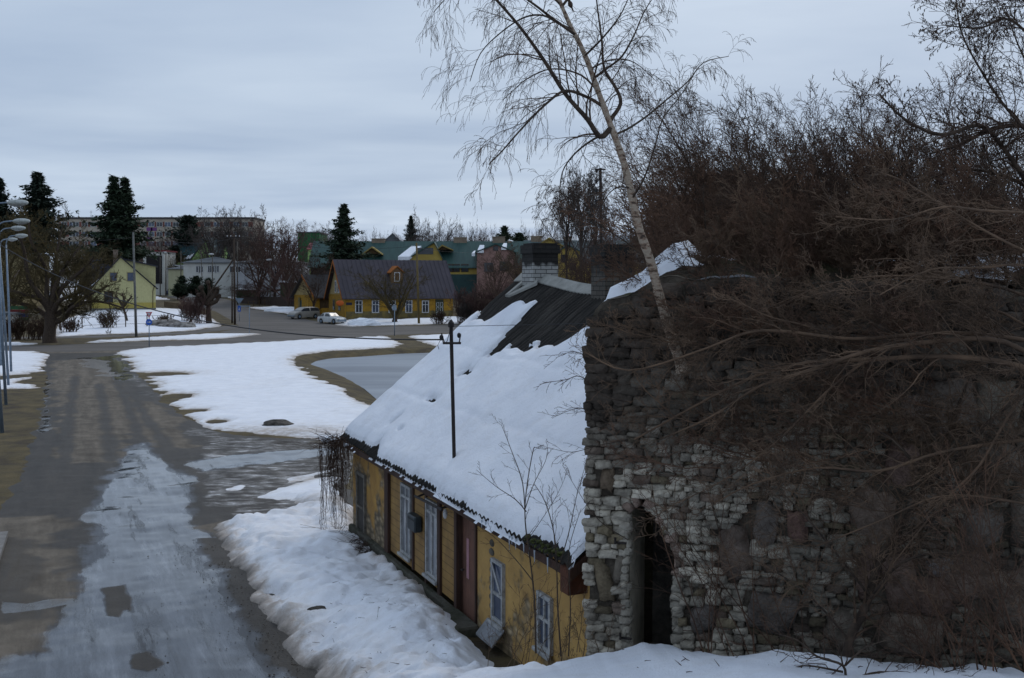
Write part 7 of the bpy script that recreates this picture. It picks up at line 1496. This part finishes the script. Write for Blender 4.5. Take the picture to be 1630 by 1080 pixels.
# willow whose long arching limbs sweep left across the wall
P_wi = dict(seg=[8, 7, 5, 4], wob=[.08, .16, .2, .22], trop=[(-.05, 0, 0), (-.08, 0, -.03), (0, 0, -.02), (0, 0, 0)], kids=[9, 6, 4], f0=[.12, .12, .2], ang=[36, 44, 42], lr=[.45, .5, .5], rr=[.42, .5, .65], rmin=.0020, taper=.28)
limb_tree('willow_tree', W(1740, 900, 9.2), [
 ([(1720,640,0),(1640,590,0),(1560,572,.1),(1480,568,.2),(1380,573,.3),(1290,577,.5),(1200,600,.8),(1100,650,1.0),(1010,700,1.2)], .030, 30),
 ([(1720,620,0),(1600,545,.1),(1480,545,.2),(1380,560,.2),(1290,590,.3),(1210,615,.5),(1130,665,.7),(1050,700,.9)], .026, 28),
 ([(1720,560,0),(1620,540,.2),(1500,530,.4),(1360,540,.5),(1250,528,.7),(1190,530,.8),(1110,560,.9),(1000,590,1.1),(930,560,1.2)], .022, 28),
 ([(1720,480,0),(1640,425,0),(1560,427,-.1),(1480,430,-.2),(1400,470,-.3)], .014, 18),
 ([(1740,700,-.3),(1640,700,-.3),(1500,720,-.2),(1400,750,-.1),(1300,745,0),(1200,770,.2),(1140,800,.3)], .018, 26),
 ([(1720,350,0),(1640,340,0),(1560,335,0),(1500,330,-.1),(1420,350,-.2),(1330,345,-.2)], .014, 20), ([(1720,430,0),(1620,395,0),(1520,340,.1),(1440,290,.2),(1400,275,.3)], .014, 18),
 ([(1700,560,-.3),(1620,640,-.3),(1560,740,-.4),(1500,800,-.4),(1420,900,-.4)], .016, 18), ([(1720,820,-.5),(1620,800,-.5),(1500,790,-.4),(1400,830,-.3),(1300,870,-.1)], .014, 20),
 ([(1740,520,.5),(1600,460,.6),(1450,440,.8),(1330,450,1.0),(1200,500,1.2)], .016, 26), ([(1740,600,.5),(1600,500,.6),(1480,480,.8),(1380,500,1.0),(1300,540,1.2)], .016, 24), ([(1380,573,.3),(1320,620,.3),(1240,700,.3),(1160,760,.3),(1080,800,.3)], .012, 18)],
 'willow whose long arching limbs sweep across the dark upper wall', P_wi, 9.2, lenf=.66, tm=M['twig_wall'], limbm=M['twig_wall'], seed=62, trunk=[(1740, 1100, 0, .16), (1740, 800, 0, .14), (1735, 640, 0, .11), (1725, 400, 0, .06)])
limb_tree('willow_tree', W(1345, 1075, 9.0), [
 ([(1345,1080,0),(1352,1020,.1),(1380,960,.2),(1400,890,.3),(1440,830,.3),(1480,770,.2),(1540,710,.1),(1600,650,0),(1680,600,0)], .045, 34),
 ([(1400,890,.3),(1450,850,.2),(1520,800,0),(1580,740,-.2),(1660,690,-.3)], .028, 24), ([(1440,830,.3),(1490,740,.5),(1520,660,.6),(1560,560,.7),(1610,440,.8)], .022, 28), ([(1385,950,.2),(1330,880,.1),(1280,820,0),(1240,780,0)], .012, 18),
 ([(1380,960,.2),(1430,900,-.1),(1500,880,-.3),(1580,900,-.4),(1650,960,-.5)], .014, 22), ([(1352,1020,.1),(1300,960,-.1),(1250,920,-.1),(1180,880,0)], .010, 16), ([(1480,770,.2),(1420,700,.4),(1340,660,.6),(1260,640,.8)], .014, 20)],
 'crooked trunked willow in front of the boulders at the lower right', P_wi, 9.0, lenf=.6, tm=M['twig_wall'], seed=63)
# low twisted bush in the foreground snow at the lower right
limb_tree('twisted_bush', W(1345, 1085, 8.2), [([(1345,1090,0),(1342,1060,0),(1300,1045,0),(1270,1020,0),(1240,1010,0)], .012, 14), ([(1342,1070,0),(1280,1060,.1),(1240,1075,.1)], .009, 12), ([(1345,1060,0),(1380,1030,0),(1430,1015,.1)], .009, 12), ([(1350,1085,0),(1400,1070,0),(1480,1075,0),(1540,1060,0)], .010, 14), ([(1342,1062,0),(1335,1030,0),(1320,1000,0)], .008, 10)],
 'low twisted bush poking out of the foreground snow', dict(P_al, seg=[5, 5, 4], wob=[.15, .2, .2], trop=[(0, 0, 0)]*3, kids=[5, 4], lr=[.5, .5], f0=[.2, .2], ang=[45, 45], rr=[.6, .6]), 8.2, lenf=.30, seed=64, cat='bush')
# thin twiggy shrubs at the foot of the wall
P_s = dict(seg=[8, 5, 4], wob=[.07, .12, .15], trop=[(0, 0, .04), (0, 0, .06), (0, 0, 0)], kids=[7, 4], f0=[.3, .2], ang=[35, 38], lr=[.35, .45], rr=[.5, .6], rmin=.0018, taper=.35)
for i, (px, py, D, hh, n, lab, db) in enumerate([(1165, 1030, 10.2, 1.7, 7, 'thin rusty shrub right of the doorway', (-.15, 0, 1)), (1225, 1025, 10.0, 1.6, 7, 'thin rusty shrub left of the crooked willow', (0, 0, 1)), (1560, 1060, 8.6, 1.5, 12, 'dense thin shrub at the lower right corner', (-.35, 0, 1)), (1630, 1010, 8.6, 1.6, 14, 'dense thin shrub cut by the right edge', (-.5, 0, 1)), (1470, 1050, 8.9, 1.1, 8, 'thin shrub between the crooked willow and the corner', (-.3, 0, 1))]):
    thicket(px, py, D, hh, n, lab, TR, db, spr=.33, P=dict(P_s, kids=[9, 5]), r=.008, seed=400+i, base_spread=.18, grp='thin shrubs at the foot of the wall')
# saplings in front of the cottage
sap = [([(853,1040,0),(851,960,0),(845,900,0),(836,830,0),(838,780,0),(848,720,0),(852,712,0)], .011, 12), ([(836,830,0),(832,770,0),(815,720,.1),(798,676,.1)], .007, 8), ([(848,925,0),(820,890,0),(780,850,.1),(700,800,.1)], .006, 8), ([(838,815,0),(820,795,0),(790,775,0),(758,748,0)], .006, 6), ([(836,810,0),(850,770,0),(868,735,0),(872,715,0)], .005, 6),([(840,860,0),(880,800,0),(900,760,0)],.004,5)]
R = random.Random(3)
limb_tree('sapling', W(853, 1050, 11.4), sap, 'slim bare sapling left in the pair in front of the cottage end', dict(P_s, kids=[4, 3], seg=[6, 4, 3]), 11.4, lenf=.22, seed=71, grp='saplings before the cottage')
limb_tree('sapling', W(895, 1050, 11.2), [([(893,1045,0),(888,970,0),(886,900,0),(882,850,0),(868,800,0),(850,770,0)], .010, 12), ([(887,910,0),(905,850,0),(918,790,0),(935,730,0)], .006, 9), ([(884,880,0),(880,830,0),(878,790,0)], .004, 6), ([(905,1045,0),(908,960,0),(905,880,0),(925,810,0)], .008, 10)],
 'slim bare sapling right in the pair, close to the ruin', dict(P_s, kids=[4, 3], seg=[6, 4, 3]), 11.2, lenf=.24, seed=72, grp='saplings before the cottage')
for i, (px, py, D, hh, n, lab) in enumerate([(820, 1035, 12.2, .95, 9, 'tuft of dry stems at the foot of the cottage wall'), (880, 1035, 11.8, .8, 8, 'tuft of dry stems between the saplings'), (930, 1010, 11.3, .6, 6, 'tuft of dry stems at the corner of the ruin')]):
    thicket(px, py, D, hh, n, lab, M['twig_pale'], (.05, 0, 1), spr=.28, P=P_s, r=.005, seed=430+i, base_spread=.22, name='dry_tuft', grp='dry stems below the cottage wall')
for i, (px, py, D) in enumerate([(575, 905, 19), (623, 985, 16), (598, 965, 16.4)]):
    thicket(px, py+20, D, [.12, .35, .4][i], 2, ['single dry stalk in the snow left of the ditch', 'tall dry stalk standing in the snowbank', 'leaning dry stalk in the snowbank'][i], M['twig_pale'], (.1, 0, 1), spr=.2, P=dict(P_s, kids=[0, 0]), r=.004, seed=440+i, base_spread=.03, name='dry_stalk', grp='stalks in the snowbank')
# twigs reaching in over the roof beside the ruin
limb_tree('hanging_branch', W(1000, 600, 11.2), [([(1000,640,0),(960,630,0),(925,600,0),(900,605,0),(865,610,0)], .007, 14), ([(990,690,0),(945,660,0),(920,650,0),(880,665,0)], .006, 12), ([(1000,585,0),(950,575,0),(915,560,0),(885,570,0)], .006, 10), ([(1000,700,0),(950,710,0),(910,720,0),(870,712,0)], .005, 9), ([(1000,860,0),(955,830,0),(925,790,0),(895,740,0)], .005, 8)],
 'twiggy branch overhanging the snowy roof beside the ruin edge', dict(P_s, kids=[5, 3], trop=[(0, 0, -.05)]*3, seg=[5, 4, 3]), 11.0, lenf=.22, seed=73, cat='branch')
# dead vine hanging round the far corner of the cottage
R = random.Random(8); vp0 = W(530, 860, 23.3); vine = empty('climbing_vine', vp0, 0, 'leafless vine hanging in brown strings from the far eave of the cottage', 'vine'); ls = []
for i in range(95):
    x = R.uniform(508, 548) if i < 70 else R.uniform(534, 556); D = 23.2+R.uniform(-.25, .25) if x < 538 else 23.6-.4+R.uniform(-.2, .0)-(x-538)*.06
    z = W(0, R.uniform(697, 715) if x > 515 else R.uniform(704, 720), D)[2]; X = (x-815)/F*D; L_ = R.uniform(.5, 2.0); n_ = 8; pts = []; xx = X; yy = D
    for k_ in range(n_+1): pts.append((xx-vp0[0], yy-vp0[1], z-L_*k_/n_-vp0[2])); xx += R.gauss(0, .022); yy += R.gauss(0, .015)
    ls.append((pts, [.006*(1-.5*k_/n_) for k_ in range(n_+1)]))
    for q_ in range(3): p_ = pts[R.randint(1, n_)]; ls.append(([p_, (p_[0]+R.gauss(0, .06), p_[1]+R.gauss(0, .04), p_[2]-.07), (p_[0]+R.gauss(0, .08), p_[1]+R.gauss(0, .05), p_[2]-.16)], [.004, .003, .002]))
tubes_mesh('strings', ls, 3, M['twig'], vine)
ls = []
for i in range(110):
    x = R.uniform(512, 552); D = 23.1+R.uniform(-.3, .2); X = (x-815)/F*D; z = W(0, R.uniform(696, 712), D)[2]; ls.append(([(X-vp0[0]+R.gauss(0, .12)*k_, D-vp0[1]+R.gauss(0, .08)*k_, z-vp0[2]+R.gauss(0, .06)*k_) for k_ in range(3)], [.006, .005, .003]))
for i in range(160):
    x = R.uniform(516, 585); px_ = x; g_ = G(x, 868+.0*(x-516)+(x-540)*.5 if x > 540 else 862); ls.append(([(g_[0]-vp0[0]+R.gauss(0, .1)*k_, g_[1]-vp0[1]+.1+R.gauss(0, .1)*k_, g_[2]-vp0[2]+.10*k_*R.random()+.05) for k_ in range(4)], [.006, .005, .004, .003]))
tubes_mesh('tangle', ls, 3, M['twig'], vine)
# snow lump on the far eave corner and rubble shelf under the front
p = W(527, 700, 23.4); b = MB(); b.ball((0, 0, 0), (.20, .22, .09), 14, 8); vs = np.array(b.v); vs *= (1+.25*fbm(vs[:, 0]*9, vs[:, 1]*9+vs[:, 2]*9, 2, 3))[:, None]; b.v = [tuple(v) for v in vs]; o = b.build('snow_lump', M['snow'], None, True); o.location = p; tag(o, 'small lump of snow on the vine at the far eave corner', 'snow')

# twigs and bark bits lying on the snow below the wall and on the bank
R = random.Random(12); ls = []
for i in range(240):
    x, y = (R.uniform(1.0, 5.0), R.uniform(8.3, 10.9)) if i < 130 else (R.uniform(-3.2, -.6), R.uniform(12.5, 19))
    z = float(H(np.array([x]), np.array([y]))[0])+.31 if True else 0
    k_ = int(np.argmin((Xf-x)**2+(Yf-y)**2)); z = float(ZS[k_])
    if thick[k_] < .1: continue
    a_ = R.uniform(0, 6.28); l_ = R.uniform(.03, .16); ls.append(([(x, y, z+.004), (x+cos(a_)*l_*.5+R.gauss(0, .01), y+sin(a_)*l_*.5, z+.008), (x+cos(a_)*l_, y+sin(a_)*l_, z+R.uniform(0, .03))], [R.uniform(.002, .005), .003, .0015]))
tag(tubes_mesh('fallen_twigs', ls, 4, M['twig']), kind='stuff')
